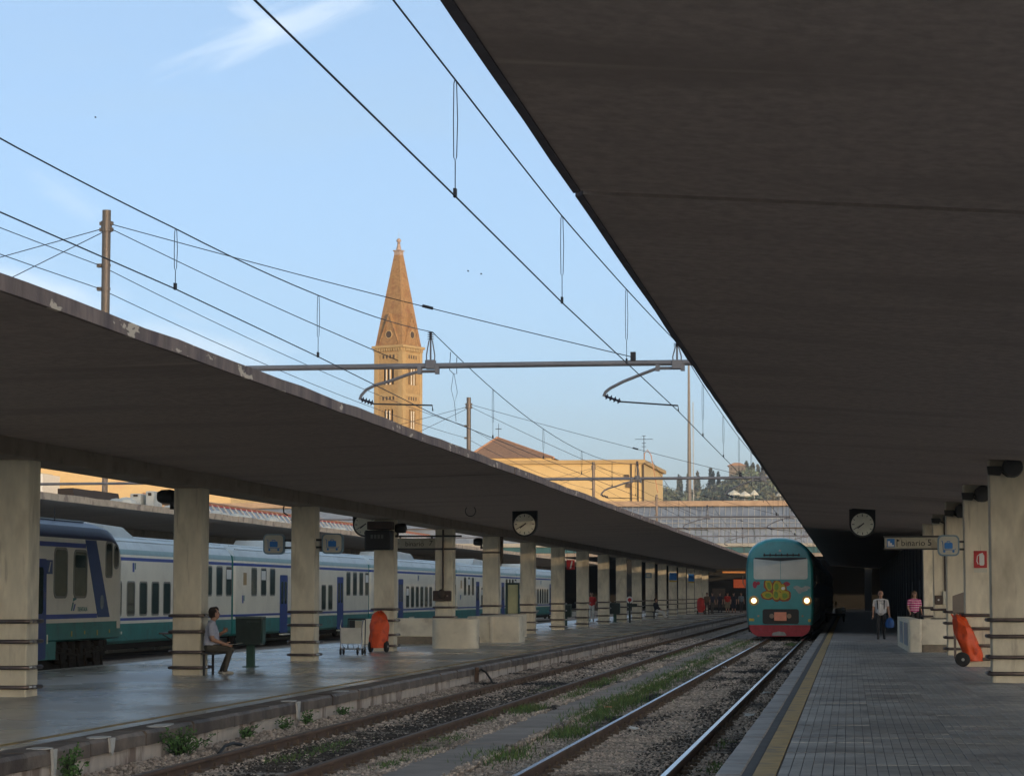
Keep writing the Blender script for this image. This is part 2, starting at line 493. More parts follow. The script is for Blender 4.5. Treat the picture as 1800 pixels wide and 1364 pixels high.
m_ink = material('black_print', (0.015, 0.015, 0.018), 0.6, 0.05)
m_signface = material('cream_sign_face', (0.52, 0.50, 0.42), 0.5, 0.06, 4, c2=(0.4, 0.37, 0.3), c2s=3, c2r=(0.6, 0.8))
m_signgrey = material('dirty_sign_face', (0.446, 0.404, 0.308), 0.55, 0.1, 4, c2=(0.319, 0.276, 0.212), c2s=3)
m_signblue = material('sign_blue', (0.02, 0.17, 0.50), 0.45, 0.08, 5)
m_signrim = material('sign_rim_bluegrey', (0.17, 0.26, 0.33), 0.5, 0.1, 5)
m_signred = material('sign_red', (0.45, 0.02, 0.025), 0.45, 0.08, 5)
m_white = material('white_enamel', (0.675, 0.666, 0.648), 0.45, 0.05, 5)
m_bin = material('dark_green_paint', (0.009, 0.021, 0.017), 0.45, 0.2, 6, c2=(0.015, 0.025, 0.022), c2s=4, rough2=0.6)
m_binlid = material('worn_green_lid', (0.091, 0.119, 0.105), 0.5, 0.3, 8)
m_binpost = material('green_post', (0.026, 0.075, 0.056), 0.5, 0.15, 6)
m_orange = material('orange_tarpaulin', (0.726, 0.083, 0.013), 0.5, 0.12, 5, c2=(0.462, 0.044, 0.009), c2s=6, c2r=(0.52, 0.7), bump=0.5, bs=9)
m_redcover = material('red_tarpaulin', (0.52, 0.03, 0.02), 0.5, 0.15, 5)
m_cartwhite = material('cart_panel', (0.60, 0.57, 0.50), 0.5, 0.08, 5)
m_cartsteel = material('cart_steel', (0.30, 0.30, 0.31), 0.4, 0.15, 6, metal=0.8)
m_pipe = material('brown_pipe', (0.075, 0.05, 0.035), 0.6, 0.2, 6)
m_boxbrown = material('brown_box', (0.06, 0.035, 0.025), 0.5, 0.2, 6)
m_boardframe = material('green_board_frame', (0.02, 0.05, 0.04), 0.5, 0.1)
m_paper = material('yellowed_paper', (0.48, 0.47, 0.27), 0.7, 0.08, 3)

# train colours
m_twhite = material('train_cream', (0.744, 0.688, 0.576), 0.42, 0.07, 0.9, c2=(0.618, 0.562, 0.463), c2s=1.4, c2r=(0.55, 0.8))
m_tblue = material('train_blue', (0.026, 0.058, 0.286), 0.4, 0.12, 3)
m_tnavy = material('train_navy', (0.012, 0.016, 0.06), 0.4, 0.2, 3)
m_tstripe = material('train_slant_blue', (0.02, 0.06, 0.19), 0.4, 0.1, 3)
m_tteal = material('train_teal', (0.024, 0.183, 0.169), 0.42, 0.15, 2, c2=(0.034, 0.135, 0.129), c2s=2.5)
m_troof = material('train_roof', (0.44, 0.50, 0.54), 0.42, 0.12, 1.2, (1, 0.3, 1), c2=(0.30, 0.34, 0.37), c2s=1.0, c2r=(0.55, 0.8))
m_troofstripe = material('train_greyteal', (0.19, 0.30, 0.32), 0.45, 0.1, 3)
m_tdoor = material('train_door_blue', (0.012, 0.04, 0.20), 0.4, 0.1, 3)
m_glass = material('train_glass', (0.035, 0.055, 0.05), 0.06, 0.25, 2, spec=0.7)
m_glass_dull = material('train_glass_dusty', (0.12, 0.125, 0.085), 0.2, 0.2, 2, spec=0.6)
m_rim = material('window_rubber', (0.21, 0.20, 0.17), 0.6, 0.1, 4)
m_bellows = material('gangway_rubber', (0.02, 0.05, 0.045), 0.8, 0.2, 5)
m_cab = material('cab_teal', (0.020, 0.217, 0.241), 0.34, 0.12, 1.6, c2=(0.029, 0.169, 0.185), c2s=1.5, c2r=(0.5, 0.75), coat=0.2)
m_cabside = material('car_dark_side', (0.05, 0.075, 0.08), 0.5, 0.2, 1.5)
m_cabred = material('cab_red_skirt', (0.322, 0.018, 0.031), 0.5, 0.3, 4, c2=(0.420, 0.126, 0.196), c2s=3.5, c2r=(0.6, 0.72))
m_wind = material('windscreen_glass', (0.460, 0.470, 0.440), 0.35, 0.10, 1.3, spec=0.4)
m_lamp = material('headlight_glow', (1, 0.9, 0.6), 0.3, 0.0, emit=(1.0, 0.74, 0.34), estr=1.6)
m_lamprim = material('headlight_rim', (0.36, 0.24, 0.10), 0.4, 0.1)
m_gyel = material('graffiti_yellow', (0.360, 0.300, 0.021), 0.55, 0.2, 5)
m_ggreen = material('graffiti_green', (0.132, 0.228, 0.027), 0.55, 0.25, 5)
m_gred = material('graffiti_red', (0.228, 0.045, 0.012), 0.55, 0.2, 5)
m_ggrey = material('scrubbed_grey', (0.255, 0.285, 0.285), 0.6, 0.25, 6)
m_gmag = material('graffiti_crimson', (0.30, 0.02, 0.05), 0.55, 0.2, 5)
m_plate = material('salmon_plate', (0.66, 0.25, 0.16), 0.5, 0.1, 6)
m_marker = material('yellow_marker', (0.48, 0.33, 0.05), 0.5, 0.1)

# far buildings
m_brick = material('tower_brick', (0.366, 0.232, 0.100), 0.85, 0.22, 3.0, c2=(0.262, 0.171, 0.073), c2s=0.6, c2r=(0.52, 0.72))
m_brickpale = material('tower_stone', (0.396, 0.270, 0.126), 0.85, 0.1, 1.0)
m_spire = material('spire_tile', (0.290, 0.165, 0.070), 0.85, 0.26, 2.2, c2=(0.215, 0.091, 0.038), c2s=0.7, c2r=(0.52, 0.72), c3=(0.347, 0.187, 0.091), c3s=2.5, c3r=(0.62, 0.75))
m_finial = material('finial_marble', (0.341, 0.253, 0.209), 0.7, 0.1)
m_marble = material('colonnette_marble', (0.62, 0.56, 0.46), 0.6, 0.08)
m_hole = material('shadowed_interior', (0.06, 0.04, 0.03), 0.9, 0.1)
m_ochre = material('ochre_render', (0.560, 0.400, 0.190), 0.85, 0.06, 0.5, c2=(0.52, 0.36, 0.165), c2s=0.4, c2r=(0.55, 0.75))
m_orangewall = material('peach_render', (0.620, 0.440, 0.220), 0.85, 0.05, 0.3, c2=(0.60, 0.38, 0.21), c2s=0.25, c2r=(0.56, 0.7))
m_creamwall = material('cream_render', (0.55, 0.50, 0.36), 0.85, 0.06, 0.5)
m_tile = material('terracotta_tile', (0.270, 0.150, 0.090), 0.9, 0.25, 2.5, bump=0.4, bs=6)
m_tileedge = material('terracotta_ridge', (0.45, 0.24, 0.14), 0.9, 0.2, 2.5)
m_glaz = material('weathered_glazing', (0.19, 0.22, 0.27), 0.38, 0.18, 0.6, c2=(0.13, 0.16, 0.21), c2s=0.8, c2r=(0.5, 0.72), rnd=0.06, spec=0.6)
m_rib = material('pale_rib', (0.360, 0.360, 0.350), 0.6, 0.1, 2)
m_coping = material('gallery_coping', (0.390, 0.270, 0.180), 0.8, 0.15, 1)
m_girder = material('gallery_girder', (0.36, 0.33, 0.28), 0.7, 0.1, 1)
m_tealglass = material('teal_glass_strip', (0.04, 0.11, 0.12), 0.2, 0.15, 1)
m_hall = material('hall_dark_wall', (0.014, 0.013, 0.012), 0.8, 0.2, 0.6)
m_shopsign = material('lit_orange_sign', (0.5, 0.09, 0.03), 0.5, 0.1, emit=(1.0, 0.16, 0.04), estr=0.045)
m_shoplight = material('lit_amber_strip', (0.5, 0.2, 0.05), 0.5, 0.1, emit=(1.0, 0.32, 0.08), estr=0.03)
m_mastgrey = material('mast_grey', (0.19, 0.17, 0.15), 0.6, 0.1)
m_hill = material('hill_scrub', (0.090, 0.100, 0.070), 0.95, 0.4, 0.05)
m_tree = material('tree_leaf', (0.095, 0.108, 0.075), 0.9, 0.4, 0.08, attr='tone')
m_cypress = material('cypress_leaf', (0.060, 0.072, 0.055), 0.9, 0.4, 0.2, attr='tone')
m_bark = material('bark', (0.08, 0.06, 0.045), 0.9, 0.3, 3)
m_villa = material('villa_wall', (0.150, 0.125, 0.100), 0.9, 0.1, 0.3)
m_tarp = material('white_canvas', (0.560, 0.532, 0.448), 0.8, 0.06, 1.5)
m_clutter = material('roof_clutter_pale', (0.55, 0.53, 0.48), 0.7, 0.2, 3)
m_skin = material('skin', (0.40, 0.22, 0.15), 0.55, 0.08, 20)
m_block = material('yard_building_render', (0.40, 0.34, 0.25), 0.9, 0.1, 0.3)

# =================================================================== GROUND AND TRACKS
Z_BED, Z_RAIL = -0.36, -0.22
Y0, Y1 = 6.0, 243.0
LX0, LX1 = -17.08, -8.30            # left platform
RX0, RX1 = -1.22, 8.2               # right platform
ORD = ['first', 'second', 'third', 'fourth', 'fifth', 'sixth', 'seventh', 'eighth', 'ninth', 'tenth', 'eleventh', 'twelfth', 'thirteenth',
       'fourteenth', 'fifteenth', 'sixteenth', 'seventeenth', 'eighteenth', 'nineteenth', 'twentieth']

mb = MB(); mb.box(-5000, 5000, -4500, 7000, -3.0, -0.9)
tag(mb.build('ground', m_ground), kind='structure')
mb = MB(); mb.box(LX1 + 0.02, RX0 - 0.02, -30, 300, -0.9, Z_BED)
tag(mb.build('ballast_bed', m_bed), kind='structure')
mb = MB(); mb.box(-45, LX0 - 0.02, -30, 300, -0.9, Z_BED - 0.02)
tag(mb.build('far_ballast_bed', m_bed), kind='structure')
mb = MB(); mb.box(RX1 + 0.02, 14, -30, 300, -0.9, Z_BED - 0.02)
tag(mb.build('side_ballast_bed', m_bed), kind='structure')

# ---- left platform: wet asphalt sheet, kerb stones of its own along the tracks
lp = structure('left_platform', (LX1, 0, 0))
mb = MB(); mb.box(LX0, LX1 - 0.42, -30, Y1 + 60, -0.9, 0.0)
mb.build('asphalt', m_wet, lp)
mb = MB(); mb.box(LX1 - 0.419, LX1 - 0.03, -30, Y1, -0.9, -0.17)
mb.build('kerb_wall', m_kerbface, lp)
mb = MB(); mb.box(LX1 - 0.80, LX1 - 0.69, 8, Y1, 0.001, 0.005)
mb.build('yellow_line', m_yellow_old, lp)
mb = MB(); mb.box(LX0 + 0.02, LX0 + 0.14, 20, Y1, 0.001, 0.006)
mb.build('white_edge_line', m_edgewhite, lp)
kl = 2.15
k_meshes = []
for q in range(5):
    mb = MB(); rr = random.Random(q)
    n = 6
    prof = []
    # a long stone with a slightly chipped and uneven nose
    for j in range(n + 1):
        yy = 0.012 + (kl - 0.024) * j / n
        d = rr.uniform(-0.012, 0.010); dz = rr.uniform(-0.006, 0.004)
        b = 0.02 + rr.uniform(0, 0.02)
        prof.append([(-0.417, yy, -0.165), (-0.417, yy, 0.006 + dz * 0.3), (-b + d, yy, 0.006 + dz), (d, yy, -b + dz), (d * 0.6, yy, -0.165 + rr.uniform(-0.012, 0.012))])
    v = [p for ring in prof for p in ring]; f = []
    for j in range(n):
        for k in range(5):
            f.append((j * 5 + k, j * 5 + (k + 1) % 5, (j + 1) * 5 + (k + 1) % 5, (j + 1) * 5 + k))
    f.append((0, 1, 2, 3, 4)); f.append(tuple(n * 5 + k for k in range(5)))
    mb.add(v, f)
    k_meshes.append(mb.mesh('kerb_stone', m_kerbtop))
for i in range(int((Y1 - 18) / kl)):
    link_mesh('kerb_stone', k_meshes[(i * 7) % 5], lp, (LX1, 18 + i * kl, 0))
# pale mortar patches that ran over the kerb and down its wall
for (yy, w, dn) in ((at(522, 1236, X=LX1).y, 0.55, 0.30), (at(300, 1275, X=LX1).y, 0.9, 0.0), (at(612, 1212, X=LX1).y, 0.7, 0.0), (at(92, 1325, X=LX1).y, 0.35, 0.34), (at(193, 1300, X=LX1).y, 0.5, 0.2)):
    mb = MB(); pts = []
    for k in range(14):
        a = 2 * math.pi * k / 14
        r = random.uniform(0.75, 1.1)
        pts.append((LX1 - 0.13 + 0.13 * math.cos(a) * r, yy + w * 0.5 * math.sin(a) * r))
    mb.prism(pts, 'z', 0.004, 0.014)
    if dn:
        pts = [(yy - 0.10 * w, 0.0), (yy + 0.30 * w, 0.0), (yy + 0.24 * w, -dn * 0.55), (yy + 0.12 * w, -dn), (yy - 0.02 * w, -dn * 0.8), (yy - 0.06 * w, -dn * 0.4)]
        mb.prism(pts, 'x', LX1 - 0.01, LX1 + 0.022)
    mb.build('mortar_patch', m_patch, lp)

# ---- right platform: stone slabs with scored strips, kerb stones, yellow line
rp = structure('right_platform', (RX0, 0, 0))
mb = MB(); mb.box(RX0 + 0.02, RX1, -30, Y1 + 60, -0.9, -0.0095)
mb.build('bedding', m_slabbed, rp)
SX0, SW, SL = -0.66, 0.90, 0.90
NROW = 75
mb = MB()
g = SW / 9
for k in range(9):
    x0, x1 = k * g + 0.0025, (k + 1) * g - 0.0025
    mb.add([(x0, 0.008, -0.008), (x1, 0.008, -0.008), (x1, SL - 0.008, -0.008), (x0, SL - 0.008, -0.008),
            (x0 + 0.003, 0.012, 0.0), (x1 - 0.003, 0.012, 0.0), (x1 - 0.003, SL - 0.012, 0.0), (x0 + 0.003, SL - 0.012, 0.0)],
           [(4, 5, 6, 7), (0, 1, 5, 4), (1, 2, 6, 5), (2, 3, 7, 6), (3, 0, 4, 7)])
slab_me = mb.mesh('paving_slab', m_slab)
for j in range(NROW):
    for i in range(4):
        rr = random.Random(j * 11 + i)
        link_mesh('paving_slab', slab_me, rp, (SX0 + i * SW, 19.5 + j * SL, rr.uniform(-0.003, 0.002)),
                  (rr.uniform(-0.003, 0.003), rr.uniform(-0.003, 0.003), 0))
ySl = 19.5 + NROW * SL
mb = MB(); mb.box(SX0 + 4 * SW + 0.01, RX1 - 0.4, -30, Y1 + 60, -0.009, 0.0); mb.build('side_paving', m_pave, rp)
mb = MB(); mb.box(SX0, SX0 + 4 * SW, ySl + 0.01, Y1 + 60, -0.009, 0.0); mb.build('far_paving', m_pave, rp)
mb = MB(); mb.box(SX0, SX0 + 4 * SW, -30, 19.49, -0.009, 0.0); mb.build('near_paving', m_pave, rp)
mb = MB(); mb.box(-0.875, -0.675, 6, Y1, -0.009, 0.006); mb.build('yellow_line', m_yellow, rp)
mb = MB(); mb.box(-0.965, -0.885, 6, Y1, -0.009, -0.006); mb.build('drain_joint', m_slabbed, rp)
mb = MB(); mb.box(RX0 + 0.025, -0.97, -30, Y1, -0.9, -0.172); mb.build('kerb_wall', m_kerbface, rp)
kr = 1.5
rk = []
for q in range(4):
    mb = MB(); rr = random.Random(40 + q)
    mb.box(0.0 + rr.uniform(0, .008), 0.238, 0.008, kr - 0.008, -0.168, 0.004 + rr.uniform(-.004, .002), 0.014)
    rk.append(mb.mesh('kerb_stone', m_rkerb))
for i in range(int((Y1 - 18) / kr)):
    link_mesh('kerb_stone', rk[(i * 5) % 4], rp, (RX0, 18 + i * kr, 0))

# ---- the two tracks: rails and sleepers
def rail_profile(x, z):
    h = [(-0.07, -0.145), (0.07, -0.145), (0.07, -0.132), (0.012, -0.115), (0.010, -0.045), (0.034, -0.034), (0.035, -0.008), (0.027, 0.0), (-0.027, 0.0), (-0.035, -0.008),
         (-0.034, -0.034), (-0.010, -0.045), (-0.012, -0.115), (-0.07, -0.132)]
    return [(x + a, z + b) for a, b in h]


mb = MB()
mb.box(-1.15, 1.15, -0.12, 0.12, Z_BED - 0.12, Z_BED + 0.015, 0.012)
mb.mi = 1
for sx in (-0.7475, 0.7475):
    for s in (-1, 1):
        x = sx + s * 0.10
        mb.box(x - 0.045, x + 0.045, -0.055, 0.055, Z_BED + 0.012, Z_BED + 0.05, 0.006)
        mb.tube([(x, 0, Z_BED + 0.02), (x, 0, Z_BED + 0.10)], 0.016, 6)
sleeper_me = mb.mesh('sleeper', [m_sleeper, m_clip])


def track(cx, label, top_mat):
    t = thing('railway_track', label, 'railway track', (cx, 0, Z_BED), 'railway tracks')
    for s in (-1, 1):
        mb = MB(); x = cx + s * 0.7475
        mb.prism(rail_profile(x, Z_RAIL), 'y', 6, 244, 0)
        mb.mi = 1
        mb.box(x - 0.0275, x + 0.0275, 6, 244, Z_RAIL - 0.004, Z_RAIL + 0.002)
        mb.build('rail', [m_rust, top_mat], t)
    for i in range(240):
        rr = random.Random(i + int(cx * 10))
        link_mesh('sleeper', sleeper_me, t, (cx + rr.uniform(-.02, .02), 20 + i * 0.62, rr.uniform(-.008, .006)), (0, 0, rr.uniform(-.01, .01)))
    return t


CXR, CXL = -2.645, -6.49
track(CXR, 'railway track with shiny rail heads in front of the teal train', m_railtop)
track(CXL, 'railway track with dull brown rails beside the left platform kerb', m_railtop_old)


def stone_mesh(name, n, xs, ys, size, z, mat, tones):
    base = np.array([(-1, -1, -1), (1, -1, -1), (1, 1, -1), (-1, 1, -1), (-1, -1, 1), (1, -1, 1), (1, 1, 1), (-1, 1, 1)], float)
    fq = np.array([(0, 3, 2, 1), (4, 5, 6, 7), (0, 1, 5, 4), (1, 2, 6, 5), (2, 3, 7, 6), (3, 0, 4, 7)])
    V = base[None] * RNG.uniform(0.45, 1.0, (n, 8, 3))
    V *= (size * RNG.uniform(0.55, 1.25, (n, 1, 1))) * RNG.uniform(0.6, 1.1, (n, 1, 3))
    a = RNG.uniform(0, 6.28, n); b = RNG.uniform(-0.7, 0.7, n)
    ca, sa, cb, sb = np.cos(a), np.sin(a), np.cos(b), np.sin(b)
    Rz = np.zeros((n, 3, 3)); Rz[:, 0, 0] = ca; Rz[:, 0, 1] = -sa; Rz[:, 1, 0] = sa; Rz[:, 1, 1] = ca; Rz[:, 2, 2] = 1
    Rx = np.zeros((n, 3, 3)); Rx[:, 0, 0] = 1; Rx[:, 1, 1] = cb; Rx[:, 1, 2] = -sb; Rx[:, 2, 1] = sb; Rx[:, 2, 2] = cb
    V = np.einsum('nij,njk,nlk->nli', Rz, Rx, V)
    V[:, :, 0] += xs[:, None]; V[:, :, 1] += ys[:, None]; V[:, :, 2] += (z + RNG.uniform(-0.01, 0.016, n))[:, None]
    F = (fq[None] + (np.arange(n) * 8)[:, None, None]).reshape(-1, 4)
    return raw_mesh(name, V.reshape(-1, 3), F, mat, np.repeat(tones, 8))


def raw_mesh(name, V, F, mat, tone=None):
    me = bpy.data.meshes.new(name)
    k = F.shape[1]
    me.vertices.add(len(V)); me.vertices.foreach_set('co', np.ascontiguousarray(V, np.float32).ravel())
    me.loops.add(F.size); me.loops.foreach_set('vertex_index', np.ascontiguousarray(F, np.int32).ravel())
    me.polygons.add(len(F)); me.polygons.foreach_set('loop_start', np.arange(0, F.size, k, dtype=np.int32))
    me.polygons.foreach_set('loop_total', np.full(len(F), k, np.int32))
    me.update(calc_edges=True)
    if tone is not None:
        at_ = me.attributes.new('tone', 'FLOAT_COLOR', 'POINT')
        t = np.asarray(tone, np.float32)
        c = np.stack([t, t, t, np.ones_like(t)], 1) if t.ndim == 1 else np.concatenate([t, np.ones((len(t), 1), np.float32)], 1)
        at_.data.foreach_set('color', np.ascontiguousarray(c, np.float32).ravel())
    me.materials.append(mat)
    return me


def bed_x(n):
    """Anywhere on the bed except under the walkway strip."""
    x = RNG.uniform(LX1 + 0.03, RX0 - 0.03, n)
    return x


def on_bed(x):
    ok = ~((x > -5.02 + RNG.uniform(-.06, .09, len(x))) & (x < -4.27 + RNG.uniform(-.09, .06, len(x))))
    for c in (CXL, CXR):
        for s in (-1, 1): ok &= np.abs(x - (c + s * 0.7475)) > 0.075
    return ok


for nm, n, ya, yb, sz in (('ballast', 80000, 20.5, 36, 0.018), ('ballast', 50000, 36, 58, 0.025), ('ballast', 28000, 58, 110, 0.040)):
    x = bed_x(n); y = RNG.uniform(ya, yb, n); k = on_bed(x); x, y = x[k], y[k]
    tn = RNG.choice([0.5, 0.7, 0.85, 0.95, 1.1, 1.3], len(x))
    # oil and brake dust soaked into the stones along the middle of each track, in ragged runs
    wav = np.sin(y * .55) * .12 + np.sin(y * 1.7 + 1) * .06
    oilL = np.exp(-((x - CXL - .02 - wav) / .55) ** 4) * (.5 + .5 * np.tanh((y - 23) / 1.5)) * (.55 - .45 * np.tanh((y - 52) / 6))
    oilR = np.exp(-((x - CXR - .42 - wav) / .26) ** 4) * (.75 + .25 * np.sin(y * .8)) + .5 * np.exp(-((x - CXR + .3 + wav) / .25) ** 2) * (np.sin(y * .37) > .2)
    rustR = np.exp(-((x - RX0 + .18) / .3) ** 2) * .35
    o_ = np.clip(np.maximum(oilL, oilR * .85) + rustR, 0, 1)
    tn = np.where(RNG.uniform(0, 1, len(x)) < o_ * .93, tn * RNG.uniform(.08, .22, len(x)), tn)
    zl = Z_BED + np.where((x > -5.08) & (x < -4.2), .05, 0)
    o = link_mesh(nm, stone_mesh(nm, len(x), x, y, sz, zl, m_stone, tn))
    tag(o, kind='stuff')
# coarse loose stones banked against the left kerb and tossed about
n = 3000
x = LX1 + np.abs(RNG.normal(0, 0.22, n)) + 0.02; y = RNG.uniform(20.5, 70, n)
tag(link_mesh('loose_stones', stone_mesh('loose_stones', n, x, y, 0.030, Z_BED + 0.012, m_stone, RNG.choice([0.45, 0.65, 0.85, 1.05], n))), kind='stuff')

# ---- concrete walkway between the tracks
wk = structure('walkway', (-4.645, 0, 0))
mb = MB()
v = []; n = 10
mb.box(-0.43, 0.43, 0.006, 1.994, Z_BED - 0.1, -0.312, 0.012)
walk_me = mb.mesh('walkway_slab', m_walk)
for i in range(110):
    rr = random.Random(i + 500)
    link_mesh('walkway_slab', walk_me, wk, (-4.645 + rr.uniform(-.012, .012), 18 + 2 * i, rr.uniform(-.012, .01)), (rr.uniform(-.006, .006), rr.uniform(-.008, .008), rr.uniform(-.006, .006)))


# ---- grass and weeds
def blades(name, x, y, z, h, mat, lean=0.5, w=0.008):
    n = len(x)
    a = RNG.uniform(0, 6.28, n); l = RNG.uniform(0.1, lean, n) * h; t = RNG.uniform(0, 6.28, n)
    wx, wy = np.cos(a) * w, np.sin(a) * w
    V = np.zeros((n, 5, 3))
    V[:, 0] = np.stack([x - wx, y - wy, z], 1); V[:, 1] = np.stack([x + wx, y + wy, z], 1)
    mx, my = x + np.cos(t) * l * 0.4, y + np.sin(t) * l * 0.4
    V[:, 2] = np.stack([mx + wx * .8, my + wy * .8, z + h * 0.6], 1); V[:, 3] = np.stack([mx - wx * .8, my - wy * .8, z + h * 0.6], 1)
    V[:, 4] = np.stack([x + np.cos(t) * l, y + np.sin(t) * l, z + h], 1)
    b = np.arange(n) * 5
    F = np.concatenate([np.stack([b, b + 1, b + 2], 1), np.stack([b, b + 2, b + 3], 1), np.stack([b + 3, b + 2, b + 4], 1)])
    tone = RNG.uniform(0.6, 1.5, n)
    tc = np.stack([tone * RNG.uniform(0.8, 1.5, n), tone, tone * RNG.uniform(0.6, 1.0, n)], 1)
    return raw_mesh(name, V.reshape(-1, 3), F, mat, np.repeat(tc, 5, 0))


def patch_pts(patches):
    xs, ys, hs = [], [], []
    for (px, py, rx, ry, n, h) in patches:
        x = RNG.normal(px, rx, n); y = RNG.normal(py, ry, n)
        xs.append(x); ys.append(y); hs.append(RNG.uniform(0.4, 1.1, n) * h)
    return np.concatenate(xs), np.concatenate(ys), np.concatenate(hs)


def gp(px, py): return at(px, py, Z=Z_BED)


pt = []
for (px, py, rx, ry, n, h) in ((1000, 1292, .16, .8, 900, .13), (1040, 1262, .2, 1.2, 1100, .15), (1090, 1238, .2, 1.6, 1600, .17), (1140, 1212, .2, 2.2, 1800, .16), (1185, 1190, .2, 2.5, 1600, .15),
                               (1225, 1168, .2, 3.0, 1500, .15), (1262, 1148, .2, 4, 1500, .15), (1298, 1134, .22, 4.5, 1300, .16), (925, 1250, .16, .7, 700, .14), (880, 1332, .18, .7, 600, .14), (1020, 1222, .15, 1.5, 700, .1),
                               (1060, 1202, .15, 2.2, 900, .12), (1110, 1180, .15, 2.2, 700, .10), (1175, 1155, .16, 4, 800, .12), (1215, 1145, .15, 4, 500, .12), (790, 1300, .12, .5, 260, .08), (745, 1322, .12, .5, 260, .08), (690, 1345, .1, .4, 250, .08), (850, 1268, .1, .6, 250, .09),
                               (1270, 1312, .05, .7, 120, .09), (1256, 1352, .06, .5, 120, .1), (1290, 1260, .05, .8, 100, .08), (1392, 1136, .12, .4, 260, .2), (960, 1212, .1, 1.0, 200, .08), (560, 1322, .1, .6, 220, .09), (505, 1336, .1, .4, 180, .08),
                               (600, 1310, .1, .5, 160, .08), (1040, 1196, .1, 1.5, 200, .08)):
    p = gp(px, py); pt.append((p.x, p.y, rx, ry, int(n * .8), h * .9))
x, y, h = patch_pts(pt)
tag(link_mesh('grass', blades('grass', x, y, np.full(len(x), Z_BED - 0.01), h, m_grass, 0.8, 0.009)), kind='stuff')


def weed(px, py, h, w, n, label, X=None):
    base = at(px, py, X=LX1 + 0.12) if X is None else at(px, py, X=X)
    base = Vector((base.x, base.y, Z_BED - 0.01))
    root = thing('weed_clump', label, 'weed', base, 'weeds along the left kerb')
    mb = MB(); V = []; F = []; T = []
    rr = random.Random(px)
    for s in range(max(4, n // 26)):
        a = rr.uniform(0, 6.28); l = rr.uniform(0.2, 1.0) * w; hh = h * rr.uniform(0.5, 1.0)
        tip = base + Vector((math.cos(a) * l * 0.5 + 0.04, math.sin(a) * l, hh))
        b0 = base + Vector((rr.uniform(-.05, .05), rr.uniform(-.3, .3) * w, 0))
        mid = b0.lerp(tip, 0.5) + Vector((0, 0, hh * 0.1))
        mb.tube([b0, mid, tip], [0.006, 0.005, 0.002], 5)
        for k in range(26):
            t = rr.uniform(0.15, 1.0)
            p = b0.lerp(tip, t) + Vector((rr.gauss(0, .03), rr.gauss(0, .045), rr.gauss(0, .02)))
            p.z = max(p.z, base.z + 0.01)
            d = Vector((rr.uniform(-1, 1), rr.uniform(-1, 1), rr.uniform(-.3, .9))).normalized()
            u = d.orthogonal().normalized() * rr.uniform(.010, .018); d = d * rr.uniform(.03, .06)
            i0 = len(V)
            V += [p, p + d * .5 + u, p + d, p + d * .5 - u]; F.append((i0, i0 + 1, i0 + 2, i0 + 3)); T += [rr.uniform(.55, 1.6)] * 4
    mb.build('stem', m_leaf, root)
    me = raw_mesh('leaves', np.array([tuple(q - base) for q in V]), np.array(F), m_leaf, np.array(T))
    o = link_mesh('leaves', me, root, base)
    return root


weed(125, 1350, .40, .28, 320, 'tall leafy weed at the foot of the kerb, nearest the camera')
weed(318, 1326, .34, .85, 620, 'wide spreading weed patch growing against the foot of the left kerb')
weed(430, 1300, .22, .30, 200, 'small weed under the kerb, right of the wide weed patch')
weed(499, 1272, .22, .16, 140, 'thin weed just left of the white mortar run on the kerb')
weed(540, 1262, .24, .22, 180, 'bushy weed just right of the white mortar run on the kerb')
weed(603, 1254, .20, .25, 140, 'low weed at the kerb foot, farthest along of the kerb weeds')
"""LITTER"""
for i, (px, py, s, lab) in enumerate(((1166, 1196, .16, 'white paper scrap in the grass strip beside the shiny track'), (1112, 1286, .14, 'white paper scrap between the shiny rails'), (1270, 1176, .2, 'crumpled pale litter by the left shiny rail'),
                                      (1318, 1262, .16, 'white litter scrap under the right platform kerb, nearer one'), (1347, 1222, .16, 'white litter scrap under the right platform kerb, farther one'), (1070, 1248, .14, 'pinkish paper scrap in the grass strip'),
                                      (1022, 1154, .18, 'pale litter scrap beside the dull brown rail'))):
    p = gp(px, py); rr = random.Random(i); mb = MB()
    n = 3; P = [[(p.x + s * (a / n - .5) + rr.uniform(-.02, .02), p.y + s * 1.4 * (b / n - .5) + rr.uniform(-.03, .03), Z_BED + .035 + rr.uniform(0, .05)) for a in range(n + 1)] for b in range(n + 1)]
    v = [q for row in P for q in row] + [(q[0], q[1], q[2] - 0.002) for row in P for q in row]; f = []; o_ = (n + 1) ** 2
    for b in range(n):
        for a in range(n):
            k = b * (n + 1) + a
            f += [(k, k + 1, k + n + 2, k + n + 1), (o_ + k, o_ + k + n + 1, o_ + k + n + 2, o_ + k + 1)]
    mb.add(v, f)
    tag(mb.build('paper_litter', m_white if i != 5 else m_plate, fix=False), lab, 'litter', 'litter on the tracks')

